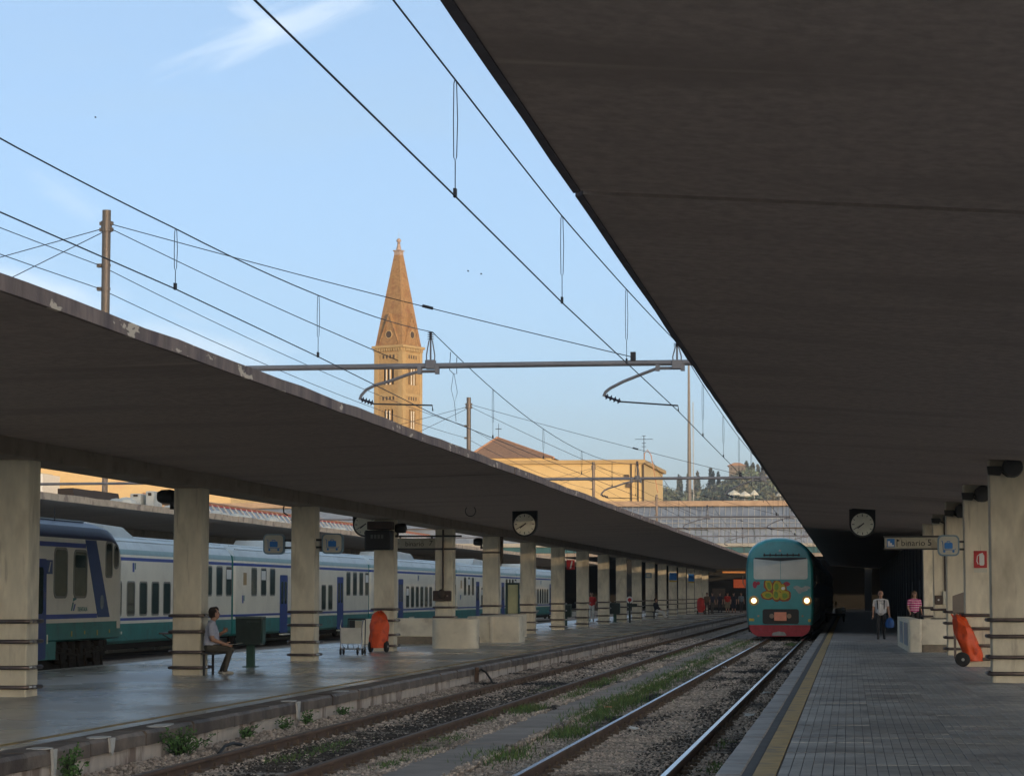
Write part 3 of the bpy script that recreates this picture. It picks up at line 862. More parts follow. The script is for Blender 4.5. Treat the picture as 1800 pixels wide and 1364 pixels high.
# =================================================================== PLATFORM CANOPIES
def canopy(name, label, edge_x, edge_z, mid_x0, mid_x1, mid_z, far_x, far_z, y0, y1, joints, fmat, th=0.18, beam_z=3.76, side=1, group='platform canopies'):
    """A thin V-shaped slab on a spine beam; side=1: the edge over the tracks is at +x of the spine."""
    root = thing(name, label, 'platform canopy', (mid_x0, y0, mid_z), group)
    js = [y0] + joints + [y1]
    gap = 0.075
    e2, f2 = edge_x, far_x
    for a, b in zip(js[:-1], js[1:]):
        a2, b2 = a + gap, b - gap
        mb = MB()
        und = [(edge_x, edge_z), (mid_x1, mid_z), (mid_x0, mid_z), (far_x, far_z)]
        top = [(far_x, far_z + th - 0.02), (mid_x0, mid_z + 0.30), (mid_x1, mid_z + 0.30), (edge_x, edge_z + th - 0.02)]
        mb.prism(und + top, 'y', a2, b2)
        mb.build('roof_slab', m_soffit, root)
        mb = MB()
        # edge strips, slightly proud of the slab and uneven along the top
        n = max(2, int((b2 - a2) / 1.2)); rr = random.Random(int(a))
        for s, ex, ez in ((1, edge_x, edge_z), (-1, far_x, far_z)):
            sg = s * side
            v = []; f = []
            for j in range(n + 1):
                yy = a2 + (b2 - a2) * j / n
                dz = rr.uniform(-0.012, 0.016) if yy < 130 else 0; dx = rr.uniform(-0.006, 0.006)
                v += [(ex + sg * .004, yy, ez - .010), (ex + sg * (.055 + dx), yy, ez - .012 + dz * .5), (ex + sg * (.055 + dx), yy, ez + th + dz), (ex - sg * .25, yy, ez + th + dz * .6), (ex + sg * .004, yy, ez + th - .03)]
            for j in range(n):
                for k in range(5): f.append((j * 5 + k, j * 5 + (k + 1) % 5, j * 5 + 5 + (k + 1) % 5, j * 5 + 5 + k))
            f += [(0, 1, 2, 3, 4), tuple(n * 5 + k for k in range(5))]
            m2 = MB(); m2.add(v, f); m2.build('edge_strip', fmat, root)
    for j in joints:
        mb = MB()
        mb.prism([(edge_x, edge_z + .03), (mid_x1, mid_z + .03), (mid_x0, mid_z + .03), (far_x, far_z + .03), (far_x, far_z + .1), (mid_x0, mid_z + .12), (mid_x1, mid_z + .12), (edge_x, edge_z + .1)], 'y', j - gap + .002, j + gap - .002)
        mb.build('joint_strip', m_joint, root)
    if beam_z:
        mb = MB(); mb.box(mid_x0, mid_x1, y0, y1 - 0.01, beam_z, mid_z + 0.02, 0.02)
        mb.build('spine_beam', m_beam, root)
    return root


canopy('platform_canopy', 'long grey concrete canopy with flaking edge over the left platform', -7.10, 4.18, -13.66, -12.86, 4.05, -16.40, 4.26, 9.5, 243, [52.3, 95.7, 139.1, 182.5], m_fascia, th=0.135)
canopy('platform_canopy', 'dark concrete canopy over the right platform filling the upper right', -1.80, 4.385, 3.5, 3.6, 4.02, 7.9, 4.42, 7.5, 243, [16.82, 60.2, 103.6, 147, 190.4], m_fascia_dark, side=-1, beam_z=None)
canopy('platform_canopy', 'farther canopy with pale sunlit edge behind the parked coaches', -23.85, 4.46, -29.6, -28.8, 4.25, -35, 4.4, 28, 243, [52, 95, 139], m_fascia_sunlit, th=0.2)
tag(MB().box(-36, -24.9, 0, 290, -0.9, 0.0).build('far_platform', m_wet), kind='structure')


# =================================================================== COLUMNS
def ring_path(x0, x1, y0, y1, z, off, r=0.10):
    pts = []
    for cx, cy, a0 in ((x1 + off - r, y1 + off - r, 0), (x0 - off + r, y1 + off - r, 90), (x0 - off + r, y0 - off + r, 180), (x1 + off - r, y0 - off + r, 270)):
        for i in range(4):
            a = R(a0 + 30 * i)
            pts.append((cx + r * math.cos(a), cy + r * math.sin(a), z))
    return pts


def column_proto(w, d, h, rings, label, group, off=0.065, rr=0.034):
    root = thing('platform_column', label, 'column', (0, 0, 0), group)
    mb = MB(); mb.box(0, w, 0, d, -0.02, h, 0.02); mb.build('shaft', m_column, root)
    for z in rings:
        mb = MB(); mb.tube(ring_path(0, w, 0, d, z, off), rr, 8, closed=True)
        mb.mi = 1
        # glint put in as a brighter metal corner, and the stand-off studs
        mb.tube([(w + off - .02, -off + .02, z - .002), (w + off - .005, -off + .06, z), (w + off, 0.22, z)], rr * 1.03, 8)
        for sx in (0.12, w - 0.12): mb.tube([(sx, -off, z), (sx, 0.0, z)], 0.012, 6, mi=0)
        for sy in (0.12, d - 0.12): mb.tube([(w, sy, z), (w + off, sy, z)], 0.012, 6, mi=0)
        mb.build('guard_rail', [m_iron, m_glint], root, smooth=True)
    return root


CL_X, CL_W, CL_D = -13.53, 0.59, 0.58
CL_Y, CL_S = 38.57 - 0.58, 10.664
left_extra = {0: 'nearest column of the left platform, cut off by the left edge of the photo', 1: 'second column of the left platform, with a man sitting against it', 2: 'third column of the left platform, with luggage signs on both sides',
              3: 'fourth column of the left platform, behind the orange covered trolley', 4: 'fifth column of the left platform, carrying a brown box and a pipe', 5: 'sixth column of the left platform, rising behind the stone parapet with a loudspeaker on its left',
              6: 'seventh column of the left platform, directly under the round clock'}
for i in range(19):
    lab = left_extra.get(i, '%s column of the left platform counting from the camera' % ORD[i])
    if i in (4, 5): rings = [0.87, 1.19]
    else: rings = [0.15, 0.46, 0.87, 1.19]
    if i == 0: pL = c = column_proto(CL_W, CL_D, 3.77, rings, lab, 'columns of the left platform')
    elif i == 4: pM = c = column_proto(CL_W, CL_D, 3.77, rings, lab, 'columns of the left platform')
    elif i == 5: c = dup(pM, label=lab)
    else: c = dup(pL, label=lab)
    c.location = (CL_X, CL_Y + i * CL_S, 0)
CR_X, CR_W, CR_D, CR_Y, CR_S = 2.59, 0.78, 0.6, 46.39, 10.43
right_extra = {0: 'nearest column of the right platform, at the right edge of the photo', 1: 'second column of the right platform, with the red fire sign', 2: 'third column of the right platform, behind the luggage sign',
               3: 'fourth column of the right platform, with a pipe and a switch box', 4: 'fifth column of the right platform, beside the track number sign'}
for i in range(5):
    lab = right_extra.get(i, '%s column of the right platform counting from the camera' % ORD[i])
    if i == 0: pR = c = column_proto(CR_W, CR_D, 4.12, [0.17, 0.47, 0.85, 1.15], lab, 'columns of the right platform', rr=0.037)
    else: c = dup(pR, label=lab)
    c.location = (CR_X, CR_Y + i * CR_S, 0)

# dark block added beyond the fifth column to keep side light off the platform
t = thing('light_blocker', 'added dark light-blocking box along the far right platform, behind the woman in pink', 'building', (3.6, 97, 0))
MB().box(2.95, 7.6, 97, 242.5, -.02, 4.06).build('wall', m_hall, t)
for k in range(24): MB().box(2.91, 2.945, 97.2 + 6 * k, 97.5 + 6 * k, 0, 4.0).build('blocker_batten', m_black, t)
for k in range(3): MB().box(2.93, 2.948, 104 + 12 * k, 106 + 12 * k, 0, 2.2).build('door', m_dark, t)

# =================================================================== STATION HEAD BUILDING
hd = thing('station_concourse', 'long station head building with a curved grey glazed roof across the track ends', 'station building', (-16, 245, 0))
GX0, GX1 = -27.0, 3.0
prof_up = [(244.0, 8.15), (244.35, 8.8), (244.9, 9.5), (245.7, 10.25)]      # upper glazing, curving inward towards the coping
mb = MB()
pw = 0.575
for nm, pr_ in (('upper', prof_up), ('lower', [(243.75, 6.62), (243.85, 7.35), (243.95, 8.02)])):
    mb = MB(); n = len(pr_)
    v = [(0.03, y, z) for y, z in pr_] + [(pw - 0.03, y, z) for y, z in pr_] + [(0.03, y + .05, z) for y, z in pr_] + [(pw - 0.03, y + .05, z) for y, z in pr_]
    f = []
    for k in range(n - 1):
        f += [(k, n + k, n + k + 1, k + 1), (2 * n + k, 2 * n + k + 1, 3 * n + k + 1, 3 * n + k), (k, k + 1, 2 * n + k + 1, 2 * n + k), (n + k, 3 * n + k, 3 * n + k + 1, n + k + 1)]
    f += [(0, 2 * n, 3 * n, n), (n - 1, 2 * n - 1, 4 * n - 1, 3 * n - 1)]
    mb.add(v, f)
    pm = mb.mesh('glazing_panel', m_glaz, origin=(0, 243.75, 6.62))
    mr_ = MB(); mr_.tube([(0, y - .04, z + .02) for y, z in pr_], 0.035, 5)
    rm = mr_.mesh('glazing_bar', m_rib, origin=(0, 243.75, 6.62))
    k = 0; x = GX0
    while x < GX1:
        link_mesh('glazing_panel', pm, hd, (x, 243.75, 6.62))
        if nm == 'upper' or k % 5 == 0: link_mesh('glazing_bar', rm, hd, (x, 243.75, 6.62))
        x += pw; k += 1
for (x0, x1) in ((-75, GX0 - .05), (GX1 + .6, 45)):
    mb = MB(); p = [(243.75, 6.62), (243.9, 8.1), (244.35, 8.8), (244.9, 9.5), (245.7, 10.25)]
    mb.prism(p + [(y + .08, z + .02) for y, z in p[::-1]], 'x', x0, x1); mb.build('roof_sheet', m_glaz, hd)
mb = MB(); mb.box(-75, 45, 243.7, 244.2, 8.03, 8.13); mb.build('gutter', m_pipe, hd)
for (z, y) in ((9.05, 244.42), (8.62, 244.12)):
    mb = MB(); mb.tube([(-75, y, z), (45, y, z)], 0.03, 5); mb.build('safety_rail', m_rib, hd)
mb = MB(); mb.box(-75, 45, 245.6, 262, 10.28, 10.62); mb.build('roof_deck', m_felt, hd)
mb = MB(); mb.box(-75, 45, 245.45, 246.3, 10.3, 10.85, 0.05); mb.build('coping', m_coping, hd)
mb = MB(); mb.box(-75, 45, 243.4, 244.1, 6.25, 6.60, 0.03); mb.build('girder', m_girder, hd)
mb = MB(); mb.box(-75, 45, 243.7, 243.8, 5.66, 6.24); mb.build('glass_strip', m_tealglass, hd)
for k in range(28):
    x = -27 + k * 1.2
    mb = MB(); mb.box(x, x + .07, 243.64, 243.69, 5.66, 6.24); mb.build('glass_strip_mullion', m_dark, hd)
mb = MB(); mb.box(-75, 45, 243.5, 243.95, 5.3, 5.64); mb.build('lintel', m_beam, hd)
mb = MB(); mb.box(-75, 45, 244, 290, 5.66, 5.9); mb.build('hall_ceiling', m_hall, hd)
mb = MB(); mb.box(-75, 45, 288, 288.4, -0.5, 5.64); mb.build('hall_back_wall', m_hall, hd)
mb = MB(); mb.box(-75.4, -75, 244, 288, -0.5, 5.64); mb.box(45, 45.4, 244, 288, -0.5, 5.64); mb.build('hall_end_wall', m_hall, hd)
for xx in (-22, -14.5, 1.5, 9):
    mb = MB(); mb.box(xx, xx + .7, 246, 246.7, -.3, 5.64, .03); mb.build('hall_pillar', m_hall, hd)
tag(MB().box(-75, 45, 243, 300, -0.9, -0.004).build('concourse_floor', m_pave), kind='structure')
tag(MB().box(LX1, RX0, 243.2, 243.9, -0.9, 0.25, .03).build('buffer_wall', m_kerbface), kind='structure')
# roof terrace things
p = at(1212, 872, Y=250)
t = thing('flagpole', 'tall slender pale mast standing on the head building roof', 'mast', (p.x, 250, 10.6))
MB().tube([(p.x, 250, 10.6), (p.x, 250, 18), (p.x, 250, at(1212, 640, Y=250).z)], [.22, .16, .10], 10).build('shaft', m_mastgrey, t, smooth=True)
MB().box(p.x - .45, p.x + .45, 249.6, 250.4, 10.6, 10.95, .05).build('base', m_coping, t)
MB().tube([(p.x + .42, 249.8, 10.6), (p.x + .42, 249.8, 21)], .05, 6).build('halyard', m_rib, t)
for k, (pxa, pxb, lab) in enumerate(((1276, 1304, 'white canvas sunshade on the head building roof, leftmost one'), (1296, 1322, 'white canvas sunshade on the head building roof, middle one'), (1318, 1334, 'white canvas sunshade on the head building roof, right of the middle one'), (1363, 1380, 'white canvas sunshade on the head building roof, next to the dark canopy edge'))):
    a, b = at(pxa, 868, Y=255), at(pxb, 868, Y=255); w = b.x - a.x; c = (a.x + b.x) / 2
    t = thing('sunshade', lab, 'sunshade', (c, 255, 10.6), 'sunshades on the roof terrace')
    h = at(1300, 861 + (k % 2) * 2, Y=255).z
    MB().lathe([(w * .5, h - .55), (w * .42, h - .38), (w * .2, h - .18), (.02, h)], (c, 255, 0), n=8).build('canvas', m_tarp, t)
    MB().tube([(c, 255, 10.6), (c, 255, h - .1)], .04, 6).build('pole', m_rib, t)
# left glazed wing running beside the tracks
wg = thing('glazed_wing', 'low side hall with a slanted glazed roof and red tiles, seen between the left columns', 'station building', (-40, 190, 0))
WY0 = 151.0
mb = MB(); mb.prism([(-40.3, -.5), (-40.0, 5.5), (-40.0, 5.7), (-41.0, 5.7), (-54, 5.7), (-54, -.5)], 'y', WY0, 243); mb.build('wall', m_creamwall, wg)
mb = MB(); mb.box(0, 0.06, 0.06, 1.49, 0, 1.7)
for q in range(len(mb.v)):
    x, y, z = mb.v[q]; mb.v[q] = (x - z * 0.75, y, z)
pm = mb.mesh('glazing_panel', m_glaz)
mr_ = MB(); mr_.tube([(.08, 0, 0), (.08 - 1.7 * .75, 0, 1.7)], .085, 6); rm = mr_.mesh('glazing_bar', m_rib)
for k in range(59):
    yy = WY0 + .3 + k * 1.55
    link_mesh('glazing_panel', pm, wg, (-40.1, yy, 5.72)); link_mesh('glazing_bar', rm, wg, (-40.1, yy, 5.72))
mb = MB(); mb.prism([(-41.35, 7.42), (-41.25, 7.54), (-44, 8.0), (-44.2, 7.4)], 'y', WY0, 243); mb.build('tile_roof', m_tileedge, wg)
MB().box(-41.5, -41.2, WY0, 243, 7.36, 7.415).build('ridge_flashing', m_signred, wg)
# =================================================================== BUILDINGS BEYOND
t = thing('peach_building', 'large sunlit peach facade in the distance behind the nearest left columns', 'building', (-80, 262, 0))
MB().box(-100, -66.5, 262, 280, 0, 19).build('wall', m_orangewall, t)
MB().box(-100.5, -66.2, 261.6, 280.4, 19, 19.5).build('cornice', m_brickpale, t)
a, b = at(66, 850, Y=255), at(90, 825, Y=255)
t2 = thing('stair_tower', 'pale rooftop stair tower in front of the sunlit peach facade', 'roof structure', (a.x, 255, 0))
MB().box(a.x - 1, b.x - .8, 252, 258, 0, b.z - .4).build('wall', m_creamwall, t2)
MB().box(b.x - .78, b.x, 252.2, 258, 0, b.z - .6).build('side_panel', m_white, t2)
a = at(372, 866, Y=290); b = at(503, 884, Y=290)
t = thing('cream_house', 'cream building with small dark windows above the slanted glazed roof', 'building', (a.x, 290, 0))
MB().box(a.x - 6, at(720, 884, Y=290).x, 290, 302, 0, 20).build('wall', m_creamwall, t)
for (x, y) in ((368, 872), (412, 871), (437, 873), (470, 876)):
    p = at(x, y, Y=290); f_ = MB().box(p.x - .55, p.x + .55, 289.9, 289.99, p.z - .65, p.z + .65).build('window', m_creamwall, t)
    MB().box(p.x - .45, p.x + .45, 289.86, 289.9, p.z - .55, p.z + .55).build('pane', m_hole, f_)
# ochre building with hipped roof
BY = 330
L = at(700, 800, Y=BY).x; Rr = at(1130, 808, Y=BY); TOP = Rr.z
rot_edge = at(1165, 832, Y=BY + 30)
t = thing('ochre_building', 'sunlit ochre building with a flat cornice in front of the hill', 'building', ((L + Rr.x) / 2, BY, 0))
mb = MB(); mb.prism([(L, BY), (Rr.x, BY), (rot_edge.x, BY + 30), (L, BY + 30)], 'z', 0, TOP - .5); mb.build('wall', m_ochre, t)
mb = MB(); mb.prism([(L, BY - .5), (Rr.x + .3, BY - .5), (rot_edge.x + .5, BY + 30), (L, BY + 30)], 'z', TOP - .5, TOP); mb.build('cornice', m_brickpale, t)
zz = at(1000, 840, Y=BY).z
mb = MB(); mb.box(L, Rr.x, BY - .15, BY - .02, zz - .12, zz + .12); mb.build('string_course', m_brickpale, t)
for (px, w) in ((1110, .10), (1122, .08), (1131, .12)):
    p = at(px, 850, Y=BY); MB().tube([(p.x, BY - .2, 8), (p.x, BY - .2, TOP - .6)], w, 6).build('downpipe', m_pipe, t)
for (px, py) in ((1105, 853), (1102, 838)):
    p = at(px, py, Y=BY); MB().box(p.x - .3, p.x + .3, BY - .35, BY - .02, p.z - .3, p.z + .3, .03).build('wall_box', m_pipe, t)
# hip roof behind
a, ap, b = at(833, 797, Y=352), at(874, 769, Y=360), at(940, 806, Y=352)
t = thing('hip_roofed_house', 'tiled pyramid roof rising behind the ochre building', 'house', (ap.x, 358, 0))
x0, x1 = a.x - 1.0, b.x + 3
MB().box(x0 + .4, x1 - .4, 350.4, 369, 0, a.z - .8).build('wall', m_ochre, t)
mb = MB(); ez = a.z - .8
mb.add([(x0, 350, ez), (x1, 350, ez), (x1, 370, ez), (x0, 370, ez), (ap.x - .2, 360, ap.z), (ap.x + .2, 360, ap.z), (ap.x, 360, ap.z - .1)], [(0, 1, 5, 4), (1, 2, 5), (2, 3, 4, 5), (3, 0, 4), (3, 2, 1, 0)])
mb.build('roof', m_tile, t)
for e in ((x0, 350), (x1, 350), (x1, 370)):
    MB().tube([(e[0], e[1], ez), (ap.x, 360, ap.z)], .16, 6).build('roof_ridge', m_tileedge, t)
cz = at(876, 745, Y=360).z
MB().tube([(ap.x + .2, 360, ap.z - .2), (ap.x + .2, 360, cz)], .04, 6).build('finial_rod', m_wire, t)
MB().box(ap.x - .25, ap.x + .65, 359.96, 360.04, cz - .8, cz - .7).build('finial_cross', m_wire, t)
# aerial on the ochre building
p = at(1132, 808, Y=336); q = at(1132, 766, Y=336)
t = thing('television_aerial', 'television aerial on a thin mast above the ochre building', 'aerial', (p.x, 336, p.z - .5))
MB().tube([(p.x, 336, p.z - .6), (p.x, 336, q.z)], .05, 6).build('mast', m_wire, t)
for (py, w) in ((772, 1.2), (766, .25), (779, .3), (785, .3)):
    z = at(1132, py, Y=336).z; MB().tube([(p.x - w, 336, z), (p.x + w, 336, z)], .035, 5).build('crossbar', m_wire, t)
mb = MB(); mb.tube([(p.x + .05, 335.6, p.z - 1.5), (p.x + .1, 335.6, p.z + .8), (p.x + .5, 335.6, p.z + 1.3), (p.x + 1.0, 335.6, p.z + .6), (p.x + 1.9, 335.6, p.z - 4.5)], .07, 6); mb.build('cable_conduit', m_tileedge, t)

# bell tower
TC = at(705, 608, Y=444); s_ = 6.25; hs = s_ / 2
tw = thing('bell_tower', 'tall brick bell tower with a pointed spire, warm in the low sun', 'bell tower', (TC.x - .5, 444, 0), rotz=0)
ORG[tw.name] = Vector((0, 0, 0))          # its parts are built in the tower's own axes
tw.rotation_euler = (0, 0, R(-24.6))
CZ = 46.5


def arched_wall(w, z0, z1, th, ops, n=8):
    """Wall panel in the x-z plane, front at y=0, depth th, with arched openings (cx, width, sill, spring)."""
    mb = MB(); ops = sorted(ops); xs = -w / 2
    def blk(xa, xb, za, zb):
        if xb - xa > 1e-4 and zb - za > 1e-4: mb.box(xa, xb, 0, th, za, zb)
    for (cx, ow, sill, spring) in ops:
        a, b = cx - ow / 2, cx + ow / 2
        blk(xs, a, z0, z1); blk(a, b, z0, sill)
        pts = [(cx - ow / 2 * math.cos(math.pi * k / n), spring + ow / 2 * 1.1 * math.sin(math.pi * k / n)) for k in range(n + 1)]
        for k in range(n):
            p, q = pts[k], pts[k + 1]
            mb.prism([p, q, (q[0], z1), (p[0], z1)], 'y', 0, th)
        xs = b
    blk(xs, w / 2, z0, z1)
    return mb


def face_xf(mb, k, dist):
    """Turn a panel onto tower face k (0 front, 1 right, 2 back, 3 left)."""
    a = k * math.pi / 2
    out = []
    for x, y, z in mb.v:
        yy = y - dist
        out.append((x * math.cos(a) - yy * math.sin(a), x * math.sin(a) + yy * math.cos(a), z))
    mb.v = out
    return mb


for k in range(4):
    w_ = s_ if k % 2 == 0 else s_ - 0.005
    wall = face_xf(arched_wall(w_ - (0 if k % 2 == 0 else 1.6), 38.0, CZ, .4, [(-.84, .74, 39.6, 42.9), (0, .74, 39.6, 42.9), (.84, .74, 39.6, 42.9)]), k, hs).build('belfry_wall', m_brick, tw)
    face_xf(arched_wall(w_ - (0 if k % 2 == 0 else 1.6), 24.0, 37.7, .4, [(-.74, .64, 31.6, 34.8), (0, .64, 31.6, 34.8), (.74, .64, 31.6, 34.8)]), k, hs).build('belfry_wall', m_brick, tw)
    # frame of pilasters and arched corbel tables standing proud of the wall
    for sx in (-1, 1):
        mb = MB(); x = sx * (hs - .45)
        mb.box(x - .44, x + .44, -.10, -.002, 24, CZ - .3); face_xf(mb, k, hs).build('pilaster', m_brickpale, tw)
    for zt in (44.3, 36.7):
        for q in range(5):
            mb = MB(); x = -1.5 + q * .75
            mb.box(x - .11, x + .11, -.10, -.002, zt, zt + .8); face_xf(mb, k, hs).build('corbel', m_brickpale, tw)
        mb = MB(); mb.box(-2.2, 2.2, -.12, -.003, zt + .8, zt + 1.05); face_xf(mb, k, hs).build('corbel_band', m_brickpale, tw)
    for q in range(12):
        mb = MB(); x = -2.9 + q * 5.8 / 11
        mb.box(x - .14, x + .14, -.30, -.002, CZ - .75, CZ - .2); face_xf(mb, k, hs).build('dentil', m_brickpale, tw)
    for (sx_, z0_, z1_) in ((.42, 39.6, 42.9), (.37, 31.6, 34.8)):
        for sx in (-sx_, sx_):
            mb = MB(); mb.lathe([(.17, z0_), (.11, z0_ + .25), (.11, z1_ - .3), (.19, z1_)], (sx, -.06, 0), n=8); face_xf(mb, k, hs).build('window_colonnette', m_marble, tw)
    for zt in (44.3, 36.7):  # dark plates painted in for the shadow between the corbels
        for q in range(4):
            mb = MB(); x = -1.125 + q * .75
            mb.box(x - .20, x + .20, -.02, -.003, zt + .1, zt + .72); face_xf(mb, k, hs).build('corbel_shade', m_hole, tw)
    for q in range(11):  # same dark plates for the shadow between the dentils
        mb = MB(); x = -2.9 + (q + .5) * 5.8 / 11
        mb.box(x - .11, x + .11, -.03, -.003, CZ - .75, CZ - .25); face_xf(mb, k, hs).build('corbel_shade', m_hole, tw)
    # steep gable with a round opening, in the plane of the wall
    mb = MB(); gw = 2.1
    mb.prism([(-gw, CZ + .5), (gw, CZ + .5), (0, CZ + 5.9)], 'y', -.02, 1.9); face_xf(mb, k, hs - .12).build('gable', m_spire, tw)
    for sx in (-1, 1):
        mb = MB(); mb.prism([(sx * gw, CZ + .5), (sx * (gw + .22), CZ + .5), (0, CZ + 6.25), (0, CZ + 5.75)], 'y', -.14, 1.2); face_xf(mb, k, hs - .12).build('gable_coping', m_spire, tw)
    mb = MB(); mb.lathe([(.62, -.10), (.62, -.03)], (0, 0, CZ + 2.3), 'y', 16); face_xf(mb, k, hs - .12).build('oculus', m_hole, tw)
    mb = MB(); mb.tube([(.70 * math.cos(a * math.pi / 8), -.06, CZ + 2.3 + .70 * math.sin(a * math.pi / 8)) for a in range(16)], .09, 6, closed=True); face_xf(mb, k, hs - .12).build('oculus_ring', m_brickpale, tw)
    for (x, dz) in ((.0, 8.5), (.0, 11.5), (.15, 14)):
        f_ = 1 - (dz - .6) / 17.4; yy = hs * f_ * .96
        mb = MB(); mb.box(x - .12, x + .12, -.10, .3, CZ + dz, CZ + dz + .7); face_xf(mb, k, yy).build('spire_slit', m_hole, tw)
MB().box(-hs - .06, hs + .06, -hs - .06, hs + .06, 37.71, 37.99).build('string_course', m_brickpale, tw)
MB().box(-hs - .42, hs + .42, -hs - .42, hs + .42, CZ - .18, CZ + .28, .06).build('cornice', m_brickpale, tw)
MB().box(-hs + .75, hs - .75, -hs + .75, hs - .75, 24.01, 37.7).build('belfry_shade_box', m_hole, tw); MB().box(-hs + .75, hs - .75, -hs + .75, hs - .75, 38, CZ - .2).build('belfry_shade_box', m_hole, tw)  # dark boxes added inside so the belfry openings look shaded
MB().box(-hs + .1, hs - .1, -hs + .1, hs - .1, 0, 24).build('shaft', m_brick, tw)
mb = MB(); b_ = hs * .97
mb.add([(-b_, -b_, CZ + .285), (b_, -b_, CZ + .285), (b_, b_, CZ + .285), (-b_, b_, CZ + .285), (-.62, -.62, CZ + 17.2), (.62, -.62, CZ + 17.2), (.62, .62, CZ + 17.2), (-.62, .62, CZ + 17.2)],
       [(0, 1, 5, 4), (1, 2, 6, 5), (2, 3, 7, 6), (3, 0, 4, 7), (4, 5, 6, 7), (3, 2, 1, 0)])
mb.build('spire', m_spire, tw)
mb = MB(); mb.box(-.62, .62, -.62, .62, CZ + 17.2, CZ + 17.9); mb.box(-.78, .78, -.78, .78, CZ + 17.9, CZ + 18.1); mb.build('finial_base', m_finial, tw)
mb = MB(); mb.lathe([(.52, CZ + 18.1), (.30, CZ + 19.1), (.24, CZ + 19.3), (.36, CZ + 19.38), (.2, CZ + 19.5)], n=12); mb.ball((0, 0, CZ + 19.9), .43, 12, 8); mb.build('finial', m_finial, tw, smooth=True)
MB().tube([(0, 0, CZ + 20.2), (0, 0, CZ + 21.6)], .03, 5).build('finial_cross', m_rib, tw)

# unseen hill added behind the viewpoint to keep the low sun off the station
HB_Y, HB_H = -2900.0, 262.0
xs = np.linspace(1340, 2560, 60); ys = np.linspace(-3900, -1900, 32)
V = []
for y in ys:
    for x in xs:
        k = max(0.0, 1 - abs(y - HB_Y) / 1000.0); k = k * k * (3 - 2 * k)
        e = min(1.0, max(0.0, (x - 1340) / 400)) * min(1.0, max(0.0, (2560 - x) / 400))
        V.append((x, y, -1 + HB_H * k * e * e * (3 - 2 * e)))
nx = len(xs)
F = np.array([(j * nx + i, j * nx + i + 1, (j + 1) * nx + i + 1, (j + 1) * nx + i) for j in range(len(ys) - 1) for i in range(nx - 1)])
tag(link_mesh('sun_blocking_hill', raw_mesh('sun_blocking_hill', np.array(V), F, m_hill)), kind='structure')

# =================================================================== HILL
def hill_z(x, y):
    k = max(0.0, min(1.0, (y - 900) / 600.0)); k = k * k * (3 - 2 * k)
    top = float(np.interp(x, (-420, -220, -140, -112, -82, -64, -35, 40, 160, 420), (12, 28, 48, 57, 60, 66, 68, 62, 40, 12)))
    return -1 + k * (top + 2 * math.sin(x * .11 + y * .01) - 1.5 * math.cos(x * .27))


xs = np.linspace(-420, 420, 100); ys = np.linspace(880, 1900, 52)
V = np.array([(x, y, hill_z(x, y)) for y in ys for x in xs])
nx = len(xs)
F = np.array([(j * nx + i, j * nx + i + 1, (j + 1) * nx + i + 1, (j + 1) * nx + i) for j in range(len(ys) - 1) for i in range(nx - 1)])
tag(link_mesh('hill', raw_mesh('hill', V, F, m_hill)), kind='structure')


def leaf_cloud(cs, rs, n, sz):
    """Leaf-sized quads spread through ellipsoids: centres cs, radii rs."""
    cs = np.array(cs, float); rs = np.array(rs, float)
    k = RNG.integers(0, len(cs), n)
    d = RNG.normal(0, 1, (n, 3)); d /= np.linalg.norm(d, axis=1)[:, None]
    P = cs[k] + d * rs[k] * (RNG.uniform(0.25, 1, (n, 1)) ** 0.45)
    a = RNG.normal(0, 1, (n, 3)); a /= np.linalg.norm(a, axis=1)[:, None]
    b = np.cross(a, RNG.normal(0, 1, (n, 3))); b /= np.linalg.norm(b, axis=1)[:, None]
    s = sz * RNG.uniform(.5, 1.3, (n, 1))
    V = np.stack([P - a * s, P + b * s * .7, P + a * s, P - b * s * .7], 1).reshape(-1, 3)
    F = np.arange(n * 4).reshape(n, 4)
    tone = np.repeat(RNG.uniform(.5, 1.5, len(cs))[k] * RNG.uniform(.7, 1.3, n), 4)
    tc = np.stack([tone * np.repeat(RNG.uniform(.8, 1.3, len(cs))[k], 4), tone, tone * .9], 1)
    return V, F, tc


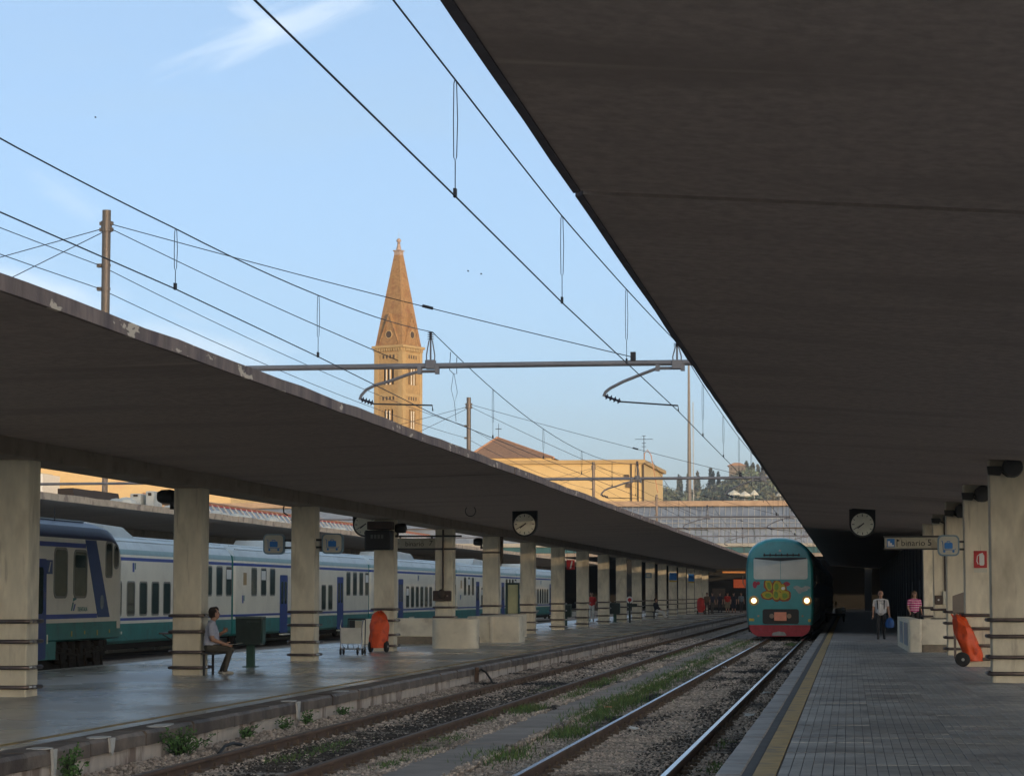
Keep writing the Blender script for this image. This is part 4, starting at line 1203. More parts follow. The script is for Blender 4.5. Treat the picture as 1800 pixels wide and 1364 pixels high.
cs, rs = [], []
for i in range(900):
    y = random.uniform(1120, 1550); x = random.uniform(-150, 20)
    r = random.uniform(3, 6.5); cs.append((x, y, hill_z(x, y) + r * .5)); rs.append((r, r, r * random.uniform(.6, 1.0)))
V, F, tc = leaf_cloud(cs, rs, 70000, 1.0)
tag(link_mesh('woodland', raw_mesh('woodland', V, F, m_tree, tc)), kind='stuff')
HY = 1540
cyps = [(1193, 832, 1.0), (1197, 836, .8), (1210, 830, 1.2), (1222, 836, 1.0), (1227, 824, 1.1), (1249, 819, 1.4), (1253, 826, 1.0), (1263, 827, 1.0), (1312, 808, 1.5), (1318, 817, 1.0), (1324, 812, 1.3), (1332, 814, 1.2), (1340, 818, 1.0), (1346, 820, 1.0), (1356, 818, 1.1)]
cyp_lab = 'dark cypress on the hill skyline, %s from the left'
for i, (px, py, w) in enumerate(cyps):
    p = at(px, py, Y=HY + (i % 3) * 6); gz = hill_z(p.x, p.y); h = max(9, p.z - gz)
    t = thing('cypress_tree', cyp_lab % (ORD[i]), 'cypress', (p.x, p.y, gz), 'cypresses on the hill skyline')
    MB().tube([(p.x, p.y, gz - .5), (p.x, p.y, gz + h * .5)], [.4, .2], 6).build('trunk', m_bark, t)
    lv = 9
    cs = [(p.x + random.uniform(-.3, .3), p.y, gz + h * (.15 + .8 * k / lv)) for k in range(lv)]; rs = [(w * 1.7 * (1 - .75 * (k / lv) ** 1.5),) * 2 + (h * .11,) for k in range(lv)]
    V, F, tc = leaf_cloud(cs, rs, 700, .75)
    link_mesh('crown', raw_mesh('crown', V - np.array((p.x, p.y, gz)), F, m_cypress, tc), t, (p.x, p.y, gz))
# villa on the hill top, partly hidden by trees
a, b = at(1282, 818, Y=HY - 20), at(1310, 813, Y=HY - 20)
t = thing('hilltop_villa', 'villa with a low roof on the hill top among cypresses', 'villa', (a.x, HY - 20, 0))
MB().box(a.x, b.x, HY - 25, HY - 10, hill_z(a.x, HY - 20) - 6, a.z - .5).build('wall', m_villa, t)
mb = MB(); mb.prism([(a.x - 1.2, a.z - .5), (b.x + 1.2, a.z - .5), (b.x - 3, a.z + 1.3), (a.x + 3, a.z + 1.3)], 'y', HY - 26, HY - 9); mb.build('roof', m_tile, t)
for k in range(4):
    x = a.x + 1.5 + k * (b.x - a.x - 3) / 3
    MB().box(x - .5, x + .5, HY - 25.15, HY - 25.02, a.z - 3.2, a.z - 1.6).build('window', m_hole, t)

# =================================================================== CATENARY
GY, GS = 42.9, 43.1
zC = at(1192.6, 723, Y=GY).z
PX = -13.24


def P2(px, py): return at(px, py, Y=GY)


def insulator(mb, a, b, r, n=4):
    a, b = Vector(a), Vector(b)
    d = (b - a); L_ = d.length
    pts, rad = [], []
    for k in range(n):
        for t, q in ((.0, .35), (.25, .4), (.45, 1.0), (.55, 1.0), (.8, .4)):
            pts.append(a + d * ((k + t) / n)); rad.append(r * q)
    pts.append(b); rad.append(r * .35)
    mb.tube(pts, rad, 8)


def gantry():
    root = thing('catenary_gantry', 'grey steel gantry beam across both tracks in front of the bell tower, nearest gantry', 'catenary gantry', (PX, GY, 4.1), 'catenary gantries')
    zb = P2(830, 643).z
    ztop = P2(188, 370).z
    for x, zt in ((PX, ztop), (3.0, ztop)):
        MB().tube([(x, GY, 4.1), (x, GY, zt)], .078, 14).build('pole', m_steel, root, smooth=True)
        zc = P2(188, 399).z if x == PX else zt - .3
        mb = MB(); mb.tube([(x, GY, zc - .09), (x, GY, zc + .10)], .10, 14); mb.box(x - .125, x + .125, GY - .03, GY + .03, zc - .085, zc - .02); mb.box(x - .125, x + .125, GY - .03, GY + .03, zc + .03, zc + .09)
        mb.build('collar', m_steel, root)
    MB().tube([(-29.5, GY, zb - .06), (PX - .08, GY, zb - .02)], .05, 10).build('beam', m_beamsteel, root)
    MB().tube([(PX + .08, GY, P2(450, 648).z), (-4.5, GY, zb + .01), (2.92, GY, P2(1210, 638).z)], .052, 10).build('beam', m_beamsteel, root, smooth=True)
    # stays from the pole head to the beam
    zc = P2(200, 397)
    for (a, b) in (((194, 394), (1113, 628)), ((194, 402), (700, 634))):
        A, B = P2(*a), P2(*b); pts = [A.lerp(B, t / 12) for t in range(13)]
        for t in range(13): pts[t].z -= .05 * math.sin(math.pi * t / 12)
        mb = MB(); mb.tube(pts, .008, 5)
        if b[0] > 1000:
            M_ = A.lerp(B, .605); N_ = A.lerp(B, .625); M_.z -= .04; N_.z -= .04; mb.tube([M_, N_], .028, 6)
            mb.box(B.x - .045, B.x + .045, GY - .05, GY + .05, B.z - .06, B.z + .09)
        mb.build('stay', m_wire, root)
    for (a, b) in (((182, 402), (-700, 640)), ((182, 408), (-300, 640))):
        A, B = P2(*a), P2(*b); MB().tube([A, A.lerp(B, .5) - Vector((0, 0, .04)), B], .008, 5).build('stay', m_wire, root)
    # clamps of the feeder wires
    for py in (467, 508):
        q = P2(176, py); mb = MB(); mb.box(q.x - .05, q.x + .03, GY - .05, GY + .05, q.z - .035, q.z + .03); mb.tube([(q.x, GY, q.z), (PX, GY, q.z - .0)], .02, 6); mb.tube([(PX, GY, q.z - .02), (PX, GY, q.z + .02)], .088, 12)
        mb.build('clamp', m_steel, root)
    arms = (([(768.6, 652.7), (737.8, 652.9), (717, 658.6), (688, 669), (658.6, 677.6), (644, 685), (635, 695), (632.5, 703)], (635, 702), (656, 709), [(656, 710), (760, 712.5), (760.7, 722.5)], 757, 583),
            ([(1200, 647), (1156, 647.3), (1130.6, 656.8), (1095, 671), (1072.6, 682.6), (1064.5, 689), (1061, 697)], (1063, 696), (1091, 706), [(1091, 706), (1192, 713), (1192.6, 723)], 1190, 603))
    for tb, i0, i1, rod, ix, itop in arms:
        mb = MB(); mb.tube([P2(*q) for q in tb], .028, 8)
        for q in (tb[0], tb[1]):
            c = P2(*q); mb.box(c.x - .035, c.x + .035, GY - .05, GY + .05, c.z - .05, P2(q[0], 640).z)
        mb.build('registration_arm', m_beamsteel, root, smooth=True)
        mb = MB(); insulator(mb, P2(*i0), P2(*i1), .055, 4); mb.build('arm_insulator', m_insul, root, smooth=True)
        MB().tube([P2(*q) for q in rod], .014, 6).build('steady_rod', m_dark, root)
        b = P2(ix, 636); top = P2(ix, itop)
        mb = MB(); q1 = P2(ix, 598 if itop < 590 else 610); insulator(mb, q1, top, .062, 4); mb.build('post_insulator', m_insul, root, smooth=True)
        mb = MB(); yk = P2(ix, 620 if itop < 590 else 622)
        for s in (-1, 1): mb.tube([(q1.x + s * .03, GY, q1.z), (q1.x + s * .075, GY, yk.z - .05), (q1.x + s * .07, GY, b.z + .02)], .012, 6)
        mb.tube([q1, (q1.x, GY, b.z)], .018, 6)
        mb.box(q1.x - .09, q1.x + .09, GY - .075, GY + .075, b.z - .13, b.z + .03, .012)
        mb.build('yoke', m_beamsteel, root)
    return root, zb


g0, zbeam = gantry()
for k, lab in ((1, 'second gantry beam along the tracks, crossing in front of the ochre building'), (2, 'third gantry beam along the tracks, low in front of the grey glazed roof'), (3, 'fourth gantry beam, far away over the tracks by the glazed roof')):
    dup(g0, loc=(PX, GY + GS * k, 4.1), label=lab)


def overhead(label, xs_near, xg, xn, zm, ztop, near):
    """Contact wire, sagging messenger and droppers. xs_near: x(y) points before gantry 0; xg: x at gantry 0; xn: x at the later ones."""
    root = thing('overhead_line', label, 'overhead line', (xg, GY, zC), 'overhead lines')
    pts = list(xs_near) + [(GY, xg)] + [(GY + GS * (k + 1), x) for k, x in enumerate(xn)]

    def X(y):
        for (a, xa), (b, xb) in zip(pts[:-1], pts[1:]):
            if y <= b: return xa + (xb - xa) * (y - a) / (b - a)
        return pts[-1][1]

    def ZM(y):
        t = ((y - GY) / GS) % 1.0
        return zm + (ztop - zm) * (2 * t - 1) ** 2
    ys_ = sorted([p[0] for p in pts])
    cw = [(x, y, zC) for y, x in pts]
    MB().tube(cw, .0072, 6).build('contact_wire', m_wire, root)
    mp = []; y = pts[0][0]
    while y < pts[-1][0]:
        mp.append((X(y), y, ZM(y))); y += 1.2
    MB().tube(mp, .0075, 6).build('messenger_wire', m_wire, root)
    for sp in range(-1, 4):
        for q in (near if sp < 0 else (6.9, 14.6, 22.2, 29.8, 36.9)):
            y = q if sp < 0 else GY + GS * sp + q
            if y > pts[-1][0] - 1: continue
            x, zt = X(y), ZM(y); zl = zC + (zt - zC) * .30
            w = .012
            mb = MB()
            mb.tube([(x, y - .02, zt), (x - w * 1.0, y, zt - .03), (x - w * 1.3, y, (zt + zl) / 2), (x - w, y, zl + .03), (x, y, zl), (x + w, y, zl + .03), (x + w * 1.6, y, (zt + zl) / 2), (x + w * .9, y, zt - .03), (x, y + .02, zt)], .0042, 5)
            mb.tube([(x, y, zl), (x, y, zC)], .0045, 5)
            mb.box(x - .012, x + .012, y - .03, y + .03, zC - .01, zC + .06)
            mb.build('dropper', m_wire, root)
    return root


def nearpts(lst):
    o = []
    for px, py in lst:
        p = at(px, py, Z=zC); o.append((p.y, p.x))
    return o


nr = nearpts([(447, 0), (800, 345), (988, 532)])
nr = [(nr[0][0] - 9, nr[0][1] + (nr[0][1] - nr[1][1]) * .9)] + nr
xr = P2(1192.6, 723).x
e1 = at(1282, 815, Z=zC)
zR_top = at(1190, 604, Y=GY).z; zR_min = at(812, 141, Y=nr[2][0]).z
overhead('overhead line of the right track, beside the dark canopy edge', nr, xr, [e1.x - (e1.y - GY - GS) * .004, -2.9, -2.5, -2.9], zR_min, zR_top, [at(x_, y_, Z=zC).y for x_, y_ in ((800, 345), (988, 532), (1100, 638))])
nl = nearpts([(0, 373), (308, 508), (559, 627)])
nl = [(nl[0][0] - 14, nl[0][1] - .02)] + nl
xl = P2(760.7, 722.5).x
e2 = at(866.7, 769, Z=zC)
zL_top = at(757, 584, Y=GY).z; zL_min = at(307, 403, Y=nl[2][0]).z
overhead('overhead line of the left track, crossing in front of the bell tower', nl, xl, [-6.75, -7.0, -6.6, -6.9], zL_min - .02, zL_top, [at(x_, y_, Z=zC).y for x_, y_ in ((308, 508), (559, 627))])
# jumper loop hanging from the left messenger just past the gantry
jy = at(801.7, 741, Z=zC).y; jx = xl + .03
t = thing('jumper_loop', 'thin wire loop hanging from the messenger right of the bell tower', 'jumper wire', (jx, jy, zC), 'overhead fittings')
q = [at(x, y, Y=jy) for x, y in ((792, 619), (790, 650), (797, 657), (803, 657), (803, 628))]
MB().tube(q, .007, 5).build('loop', m_wire, t)
q = [at(x, y, Y=jy) for x, y in ((797, 657), (793, 684), (799, 708), (804, 690), (798.5, 658))]
mb = MB(); mb.tube(q, .0045, 5); mb.tube([at(799, 708, Y=jy), at(801.7, 741, Y=jy)], .005, 5); mb.build('hanger', m_wire, t)
# feeder wires carried by the poles above the left canopy
for py, lab in ((467, 'upper feeder wire along the pole row above the left canopy'), (508, 'lower feeder wire along the pole row above the left canopy')):
    q = P2(176, py); root = thing('feeder_wire', lab, 'feeder wire', (q.x, GY, q.z), 'feeder wires')
    pts = []
    for k in range(-1, 4):
        for j in range(12):
            t_ = j / 12; y = GY + GS * (k + t_)
            if y > 8: pts.append((q.x, y, q.z - .9 * t_ * (1 - t_)))
    MB().tube(pts, .0075, 5).build('wire', m_wire, root)
# line of the coaches' track and a far mast
for (x, z, lab) in ((-18.9, 5.0, 'thin overhead wire above the nearest parked coach'), (-23.3, 5.4, 'thin overhead wire above the double row of parked coaches')):
    t = thing('overhead_line', lab, 'overhead line', (x, 60, z), 'overhead lines')
    MB().tube([(x, 20 + 10 * k, z) for k in range(22)], .009, 5).build('contact_wire', m_wire, t)
    MB().tube([(x, 20 + 5 * k, z + .8 + .5 * (2 * ((k * 5 / 43) % 1) - 1) ** 2) for k in range(44)], .009, 5).build('messenger_wire', m_wire, t)
a = at(184, 870, Y=98)
t = thing('catenary_mast', 'grey mast on the farther canopy in front of the peach facade', 'mast', (a.x, 98, 4.4))
MB().tube([(a.x, 98, 4.4), (a.x, 98, 8.4)], .12, 10).build('shaft', m_steel, t); MB().tube([(a.x, 98, 7.9), (a.x, 98, 8.1)], .16, 10).build('collar', m_steel, t)
for i, (px, py) in enumerate(((823, 477), (846, 482), (168, 207))):
    p = at(px, py, Y=120); t = thing('bird', ['tiny bird in the sky right of the spire, left one', 'tiny bird in the sky right of the spire, right one', 'tiny bird high in the open sky at left'][i], 'bird', p, 'birds')
    mb = MB(); mb.ball(p, .03, 8, 6, (1.7, .8, .8)); mb.build('body', m_black, t)
    for s in (-1, 1):
        mb = MB(); mb.add([tuple(p + Vector(v)) for v in ((.03, 0, .01), (-.03, 0, .01), (-.04, s * .06, .04), (-.01, s * .13, .03), (.02, s * .06, .045))], [(0, 1, 2, 4), (2, 3, 4)])
        mb.add([tuple(p + Vector(v)) for v in ((.03, 0, .0), (-.03, 0, .0), (-.04, s * .06, .034), (-.01, s * .13, .025), (.02, s * .06, .038))], [(0, 4, 2, 1), (2, 4, 3)])
        mb.build('wing', m_black, t)

# =================================================================== TRAINS
def coach_window(root, side_x, y0, y1, z0, z1, glass, sgn=1, r=.09, rim=m_rim, blind=False):
    mb = MB(); o = rrect(y0 - .05, y1 + .05, z0 - .05, z1 + .05, r + .03); i = rrect(y0, y1, z0, z1, r)
    a, b = sorted((side_x - sgn * .02, side_x + sgn * .012))
    ring_prism(mb, o, i, 'x', a, b); f = mb.build('window', rim, root)
    a, b = sorted((side_x - sgn * .02, side_x + sgn * .004))
    MB().prism(rrect(y0 + .001, y1 - .001, z0 + .001, z1 - .001, r), 'x', a, b).build('pane', glass, f)
    if blind:
        a, b = sorted((side_x + sgn * .0045, side_x + sgn * .006))
        MB().box(a, b, y0 + .05, y1 - .05, z1 - (z1 - z0) * .42, z1 - .06).build('blind', m_white, f)
    return f


def bogie(root, cx, yc, side=1, zt=.35):
    zr = -.22
    mb = MB(); mb.box(cx - 1.12, cx + 1.12, yc - 1.75, yc + 1.75, zr + .42, zr + .72, .04)
    for s in (-1, 1):
        x = cx + s * 1.1
        mb.box(x - .1, x + .1, yc - 1.9, yc + 1.9, zr + .38, zr + .62, .03)
        for dy in (-.55, .55): mb.lathe([(.13, zr + .5), (.13, zr + .95)], (x, yc + dy, 0), n=10)
        for dy in (-1.28, 1.28): mb.box(x - .09, x + .12, yc + dy - .17, yc + dy + .17, zr + .28, zr + .64, .03)
        for k in range(6): mb.tube([(x + s * .12, yc - 1.6 + k * .6, zr + .6), (x + s * .14, yc - 1.5 + k * .6, zr + .2)], .03, 5)
    b = mb.build('bogie', m_under, root)
    for dy in (-1.28, 1.28):
        for s in (-1, 1):
            MB().lathe([(.05, -.07), (.40, -.065), (.46, -.05), (.46, .05), (.43, .065), (.2, .06), (.12, .10), (.05, .10)], (cx + s * .76, yc + dy, zr + .46), 'x', 20).build('wheel', m_wheel, b, smooth=True)


def low_coach(label, cx, ys, has_unit=True):
    """Low-floor coach: raised ends with high windows, doors, and a sunken middle with low windows."""
    root = thing('passenger_coach', label, 'coach', (cx, ys, -.22), 'cream and teal coaches')
    L_ = 25.0; hw = 1.42; a = ys + .2
    half = [(1.30, .13), (1.42, .22), (1.42, .73), (1.42, .82), (1.42, .90), (1.42, 2.64), (1.42, 2.74), (1.415, 2.82), (1.39, 2.98), (1.29, 3.20), (1.06, 3.35), (.55, 3.45), (0, 3.49)]
    bm_ = [0, 0, 1, 2, 1, 2, 1, 4, 3, 3, 3, 3]
    prof = half + [(-x, z) for x, z in half[-2::-1]]
    mi = bm_ + bm_[::-1]
    n = len(prof)
    st = [(0, .94, -.16), (.10, .985, -.06), (.3, 1, 0), (L_ - .3, 1, 0), (L_ - .10, .985, -.06), (L_, .94, -.16)]
    mb = MB(); v = []; f = []; m_ = []
    for (dy, sc, dz) in st:
        for x, z in prof: v.append((cx + x * sc, a + dy, z + (dz if z > 3.0 else 0)))
    for k in range(len(st) - 1):
        for i in range(n - 1):
            mb_f = (k * n + i, k * n + i + 1, (k + 1) * n + i + 1, (k + 1) * n + i); f.append(mb_f); m_.append(mi[i])
        f.append((k * n + n - 1, k * n, (k + 1) * n, (k + 1) * n + n - 1)); m_.append(5)
    f.append(tuple(range(n))); m_.append(0); f.append(tuple((len(st) - 1) * n + i for i in range(n))); m_.append(0)
    mb.add(v, f); mb.m = m_
    body = mb.build('body', [m_tteal, m_twhite, m_tblue, m_troof, m_troofstripe, m_under], root, smooth=True, ang=25)
    sx = cx + hw
    for o in (2.6, 4.1, 5.55, 20.0, 21.45, 22.9, 24.25):
        coach_window(root, sx, ys + o, ys + o + .78, 1.60, 2.55, m_glass, 1, .1, blind=(o in (4.1, 24.25)))
    for o in (9.35, 10.75, 12.15, 13.5, 14.85, 16.2):
        coach_window(root, sx, ys + o, ys + o + .78, 1.0, 1.97, m_glass, 1, .1, blind=(o == 9.35))
    for o in (7.2, 18.0):
        d = MB().prism(rrect(ys + o, ys + o + 1.3, .14, 2.36, .08), 'x', sx - .04, sx + .010).build('door', m_tdoor, root)
        for q in (.18, .76): MB().prism(rrect(ys + o + q, ys + o + q + .38, 1.25, 2.1, .07), 'x', sx + .002, sx + .014).build('door_window', m_glass, d)
        MB().box(sx - .02, sx + .12, ys + o, ys + o + 1.3, .05, .10).build('step', m_twhite, d)
    for o in (12.7, 1.2):
        z = 2.3 if o == 12.7 else 1.3
        MB().box(sx + .001, sx + .006, ys + o, ys + o + .18, z, z + .28).build('emblem', m_tblue, root)
        MB().box(sx + .001, sx + .006, ys + o + .24, ys + o + .34, z + .08, z + .28).build('emblem', m_tteal, root)
    for k in range(9): MB().box(sx + .001, sx + .005, ys + 10.2 + k * .17, ys + 10.3 + k * .17, .42, .50).build('number_mark', m_twhite, root)
    MB().box(sx + .001, sx + .006, ys + 1.35, ys + 1.85, 1.95, 2.40).build('route_plate', m_lamprim, root)
    for z in (3.24, 3.36):
        MB().tube([(cx + (1.26 if z < 3.3 else 1.05), a + .4, z), (cx + (1.26 if z < 3.3 else 1.05), a + L_ - .4, z)], .018, 5).build('roof_rib', m_troof, root)
    MB().box(cx - 1.1, cx + 1.1, a - .38, a - .02, .2, 3.2, .1).build('gangway', m_bellows, root)
    if has_unit:
        mb = MB(); mb.prism([(a + 8.3, 3.3), (a + 14.6, 3.3), (a + 12.9, 3.68), (a + 9.2, 3.74)], 'x', cx - .9, cx + .95); mb.build('roof_unit', m_troof, root)
    for yb in (a + 3.3, a + L_ - 3.3): bogie(root, cx, yb)
    MB().box(cx - 1.2, cx + 1.2, a + 6.5, a + L_ - 6.5, -.05, .14, .04).build('underframe', m_under, root)
    return root


C2X = -23.22
c0 = low_coach('cream coach with low teal band, directly behind the slanted blue stripe coach', C2X, 61.1)
for k, lab in ((1, 'cream coach with low teal band, second of the far row, behind the third column'), (2, 'cream coach with low teal band, third of the far row, behind the track seven sign'), (3, 'cream coach with low teal band, fourth of the far row, beyond the notice board'), (4, 'cream coach with low teal band, fifth and farthest of the far row')):
    dup(c0, loc=(C2X, 61.1 + 25.4 * k, -.22), label=lab)


def cab_coach():
    cx, sx = -18.62, -17.2
    ya, yb = 32.0, 57.45
    root = thing('driving_coach', 'cream driving coach with navy roof and slanted blue stripe near its end', 'coach', (cx, 45, -.22))
    half = [(1.28, .57), (1.42, .62), (1.42, .99), (1.42, 2.86), (1.405, 2.96), (1.30, 3.14), (1.0, 3.27), (.5, 3.34), (0, 3.36)]
    bm_ = [0, 0, 1, 2, 2, 2, 3, 3]
    prof = half + [(-x, z) for x, z in half[-2::-1]]; mi = bm_ + bm_[::-1]; n = len(prof)
    st = [(ya, 1, 3.36), (55.9, 1, 3.36), (56.5, 1, 3.33), (56.85, .998, 3.24), (57.1, .99, 3.08), (57.3, .98, 2.84), (57.42, .965, 2.55)]
    mb = MB(); v = []; f = []; m_ = []
    for y, sc, zt in st:
        for x, z in prof:
            zz = z if z < 2.2 else 2.2 + (z - 2.2) * (zt - 2.2) / 1.16
            v.append((cx + x * sc, y, zz))
    for k in range(len(st) - 1):
        for i in range(n - 1): f.append((k * n + i, k * n + i + 1, (k + 1) * n + i + 1, (k + 1) * n + i)); m_.append(mi[i])
        f.append((k * n + n - 1, k * n, (k + 1) * n, (k + 1) * n + n - 1)); m_.append(4)
    f.append(tuple(range(n))); m_.append(1); f.append(tuple((len(st) - 1) * n + i for i in range(n))); m_.append(2)
    mb.add(v, f); mb.m = m_
    mb.build('body', [m_tteal, m_twhite, m_tnavy, m_tnavy, m_under], root, smooth=True, ang=25)
    e = .005
    MB().box(sx - .06, sx - .002, 50, 52.45, .20, .60, .01).build('deep_skirt', m_tteal, root)
    MB().box(sx + .001, sx + e, ya, 55.4, 1.08, 1.18).build('lower_stripe', m_tblue, root)
    MB().box(sx + .001, sx + e, ya, 54.5, 2.66, 2.76).build('upper_stripe', m_tblue, root)
    MB().prism([(54.45, 2.85), (55.27, 2.85), (56.38, 1.09), (55.46, 1.09)], 'x', sx + .001, sx + .008).build('slanted_stripe', m_tstripe, root)
    MB().prism([(55.75 + .14 * math.cos(2 * math.pi * k / 12), 1.44 + .17 * math.sin(2 * math.pi * k / 12)) for k in range(12)], 'x', sx + .0085, sx + .012).build('paint_spot', m_ggrey, root)
    coach_window(root, sx, 52.28, 53.13, 1.58, 2.60, m_glass_dull, 1, .14)
    coach_window(root, sx, 53.66, 54.56, 1.58, 2.57, m_glass_dull, 1, .14)
    MB().prism(rrect(53.72, 54.5, 2.22, 2.5, .08), 'x', sx + .0045, sx + .007).build('window_vent', m_glass, root)
    coach_window(root, sx, 56.06, 56.5, 2.05, 2.80, m_glass, 1, .08)
    coach_window(root, sx, 56.70, 57.02, 2.26, 2.74, m_glass, 1, .15)
    d = MB().prism(rrect(50.5, 51.72, .22, 2.38, .08), 'x', sx - .04, sx + .012).build('door', m_tdoor, root)
    MB().prism(rrect(50.7, 51.5, 1.2, 2.2, .1), 'x', sx + .002, sx + .016).build('door_window', m_glass, d)
    mb = MB(); mb.box(sx + .001, sx + .007, 51.74, 52.13, 2.06, 2.36); mb.build('class_plate', m_tstripe, root)
    MB().prism([(51.84, 2.1), (51.9, 2.1), (52.02, 2.32), (51.96, 2.32)], 'x', sx + .0075, sx + .010).build('class_mark', m_twhite, root)
    # operator's emblem (leaning bars) and lettering
    for (o, zt, mt) in ((0, 1.54, m_tteal), (.14, 1.50, m_tblue)):
        mb = MB(); mb.prism([(53.46 + o, 1.25), (53.54 + o, 1.25), (53.66 + o, zt - .1), (53.58 + o, zt - .1)], 'x', sx + .001, sx + .006); mb.build('emblem', mt, root)
    mb = MB(); mb.prism([(53.60, 1.46), (53.84, 1.50), (53.86, 1.54), (53.62, 1.54)], 'x', sx + .001, sx + .006); mb.build('emblem', m_tteal, root)
    lettering('TRENITALIA', .135, m_tteal, root, (sx + .003, 54.30, 1.28), '+x', .002)
    for k in range(4):
        MB().box(sx + .001, sx + .006, 53.5 + k * .95, 53.58 + k * .95, .68 + .04 * (k % 2), .80).build('warning_mark', m_marker, root)
    MB().box(sx + .001, sx + .01, 56.95, 57.2, .82, 1.0).build('step_plate', m_twhite, root)
    MB().box(sx + .001, sx + .012, 51.8, 51.86, .55, .75).build('door_light', m_twhite, root)
    MB().tube([(cx + 1.0, 40, 3.29), (cx + 1.0, 55.6, 3.29)], .02, 5).build('roof_rib', m_troof, root)
    MB().tube([(sx - .35, 53.3, 3.25), (sx - .35, 53.3, 3.55)], .012, 5).build('aerial', m_dark, root)
    bogie(root, cx, 54.9); bogie(root, cx, 37)
    mb = MB(); rr = random.Random(3)
    for k in range(9):
        y = 52.8 + k * .48 + rr.uniform(-.1, .1); mb.box(sx - .5, sx - .22 + rr.uniform(-.08, .06), y, y + rr.uniform(.12, .34), rr.uniform(.05, .3), .56, .02)
    mb.tube([(sx - .2, 53, .34), (sx - .2, 54.6, .24), (sx - .2, 56.6, .36)], .03, 6)
    mb.box(sx - 1.2, sx - .45, 52.6, 57.2, -.12, .55)
    mb.build('hanging_gear', m_under, root)
    MB().box(cx - 1.2, cx + 1.2, 39.5, 52, .0, .5, .05).build('underframe', m_under, root)


cab_coach()


# ---- teal double-deck train standing on the right track
def teal_train():
    cx, yf = -2.88, 104.0
    root = thing('driving_car', 'teal double deck driving car with lit headlights and graffiti on its front', 'train', (cx, yf, -.22))
    half = [(1.34, .34), (1.385, .6), (1.40, 1.1), (1.40, 2.55), (1.385, 2.85), (1.34, 3.14), (1.26, 3.40), (1.12, 3.60), (.90, 3.77), (.60, 3.90), (.28, 3.96), (0, 3.97)]
    prof = half + [(-x, z) for x, z in half[-2::-1]]; n = len(prof)
    zc = 1.9
    st = [(0, .93), (.05, .965), (.14, .985), (.35, 1.0), (1.6, 1.0), (25.5, 1.0)]
    mb = MB(); v = []; f = []; m_ = []
    for dy, sc in st:
        for x, z in prof: v.append((cx + x * sc, yf + dy, (zc + (z - zc) * (sc if z > zc else 1)) + (dy * -.0)))
    for k in range(len(st) - 1):
        for i in range(n - 1): f.append((k * n + i, k * n + i + 1, (k + 1) * n + i + 1, (k + 1) * n + i)); m_.append(0 if k < 4 else 1)
        f.append((k * n + n - 1, k * n, (k + 1) * n, (k + 1) * n + n - 1)); m_.append(2)
    f.append(tuple(range(n))); m_.append(0); f.append(tuple((len(st) - 1) * n + i for i in range(n))); m_.append(0)
    mb.add(v, f); mb.m = m_
    mb.build('body', [m_cab, m_cabside, m_under], root, smooth=True, ang=30)
    Y = yf
    S = 1 / 243.0
    def fx(zx): return cx + (zx - 545) * S
    def fz(zy): return 1.62 - (zy - 735) * S
    # red skirt below the buffer line
    pts = [(-1.27, .335), (1.27, .335), (1.24, .15), (1.12, -.02), (.92, -.13), (-.92, -.13), (-1.12, -.02), (-1.24, .15)]
    mb = MB(); mb.prism([(cx + x, z) for x, z in pts], 'y', Y + .0, Y + .5); mb.build('red_skirt', m_cabred, root)
    MB().prism([(cx - .35, -.10), (cx + .28, -.10), (cx + .20, .04), (cx - .05, .08), (cx - .30, .02)], 'y', Y - .006, Y - .001).build('pale_scuff', m_ggrey, root)
    # windscreen with its dark head band and centre bar
    x0, x1, z0, z1 = fx(285), fx(830), fz(585), fz(365)
    mb = MB(); o = rrect(x0 - .05, x1 + .05, z0 - .05, z1 + .06, .14); i = rrect(x0, x1, z0, z1, .10); ring_prism(mb, o, i, 'y', Y - .022, Y + .01)
    w = mb.build('windscreen', m_cab, root)
    MB().prism(rrect(x0 + .001, x1 - .001, z0 + .001, z1 - .001, .10), 'y', Y - .008, Y + .01).build('pane', m_wind, w)
    mb = MB(); m2 = (x0 + x1) / 2
    mb.prism([(x0 + .03, z1 - .005), (x1 - .03, z1 - .005), (x1 - .05, z1 - .05), (m2, z1 - .15), (x0 + .05, z1 - .05)], 'y', Y - .013, Y - .009); mb.build('sun_band', m_black, w)
    mb = MB(); mb.tube([(fx(385), Y - .05, fz(340)), (fx(755), Y - .05, fz(340))], .022, 6)
    for k in range(7): mb.box(fx(390 + k * 58), fx(402 + k * 58), Y - .06, Y - .01, fz(352), fz(322))
    mb.build('wiper_rail', m_black, root)
    MB().box(m2 - .008, m2 + .008, Y - .016, Y - .009, z0, z1 - .12).build('centre_bar', m_cab, w)
    # lamps
    for zx in (285, 820):
        c = (fx(zx), Y, fz(800)); h = MB().lathe([(.02, .01), (.20, .01), (.21, -.02), (.16, -.035), (.155, -.01)], c, 'y', 20).build('headlight', m_lamprim, root, smooth=True)
        mb = MB(); mb.lathe([(.105, -.012), (.095, -.04), (.05, -.055), (.01, -.058)], c, 'y', 18); mb.build('lens', m_lamp, h, smooth=True)
    MB().lathe([(.05, .01), (.05, -.03), (.03, -.04)], (fx(553), Y, fz(295)), 'y', 12).build('top_lamp', m_rib, root)
    for zx0, zx1, zy in ((225, 287, 993), (830, 888, 1000)):
        MB().box(max(fx(zx0), cx - 1.28), min(fx(zx1), cx + 1.28), Y - .02, Y - .002, fz(zy) - .055, fz(zy) + .055, .008).build('marker_plate', m_marker, root)
    # coupling recess and its cover
    MB().prism(rrect(fx(372), fx(738), fz(1035), fz(885), .1), 'y', Y - .012, Y + .01).build('coupler_recess', m_black, root)
    mb = MB(); mb.box(fx(490), fx(615), Y - .24, Y - .20, fz(1003), fz(915), .01); mb.tube([(fx(552), Y - .2, fz(965)), (fx(552), Y - .01, fz(965))], .06, 8); mb.build('coupler_cover', m_plate, root)
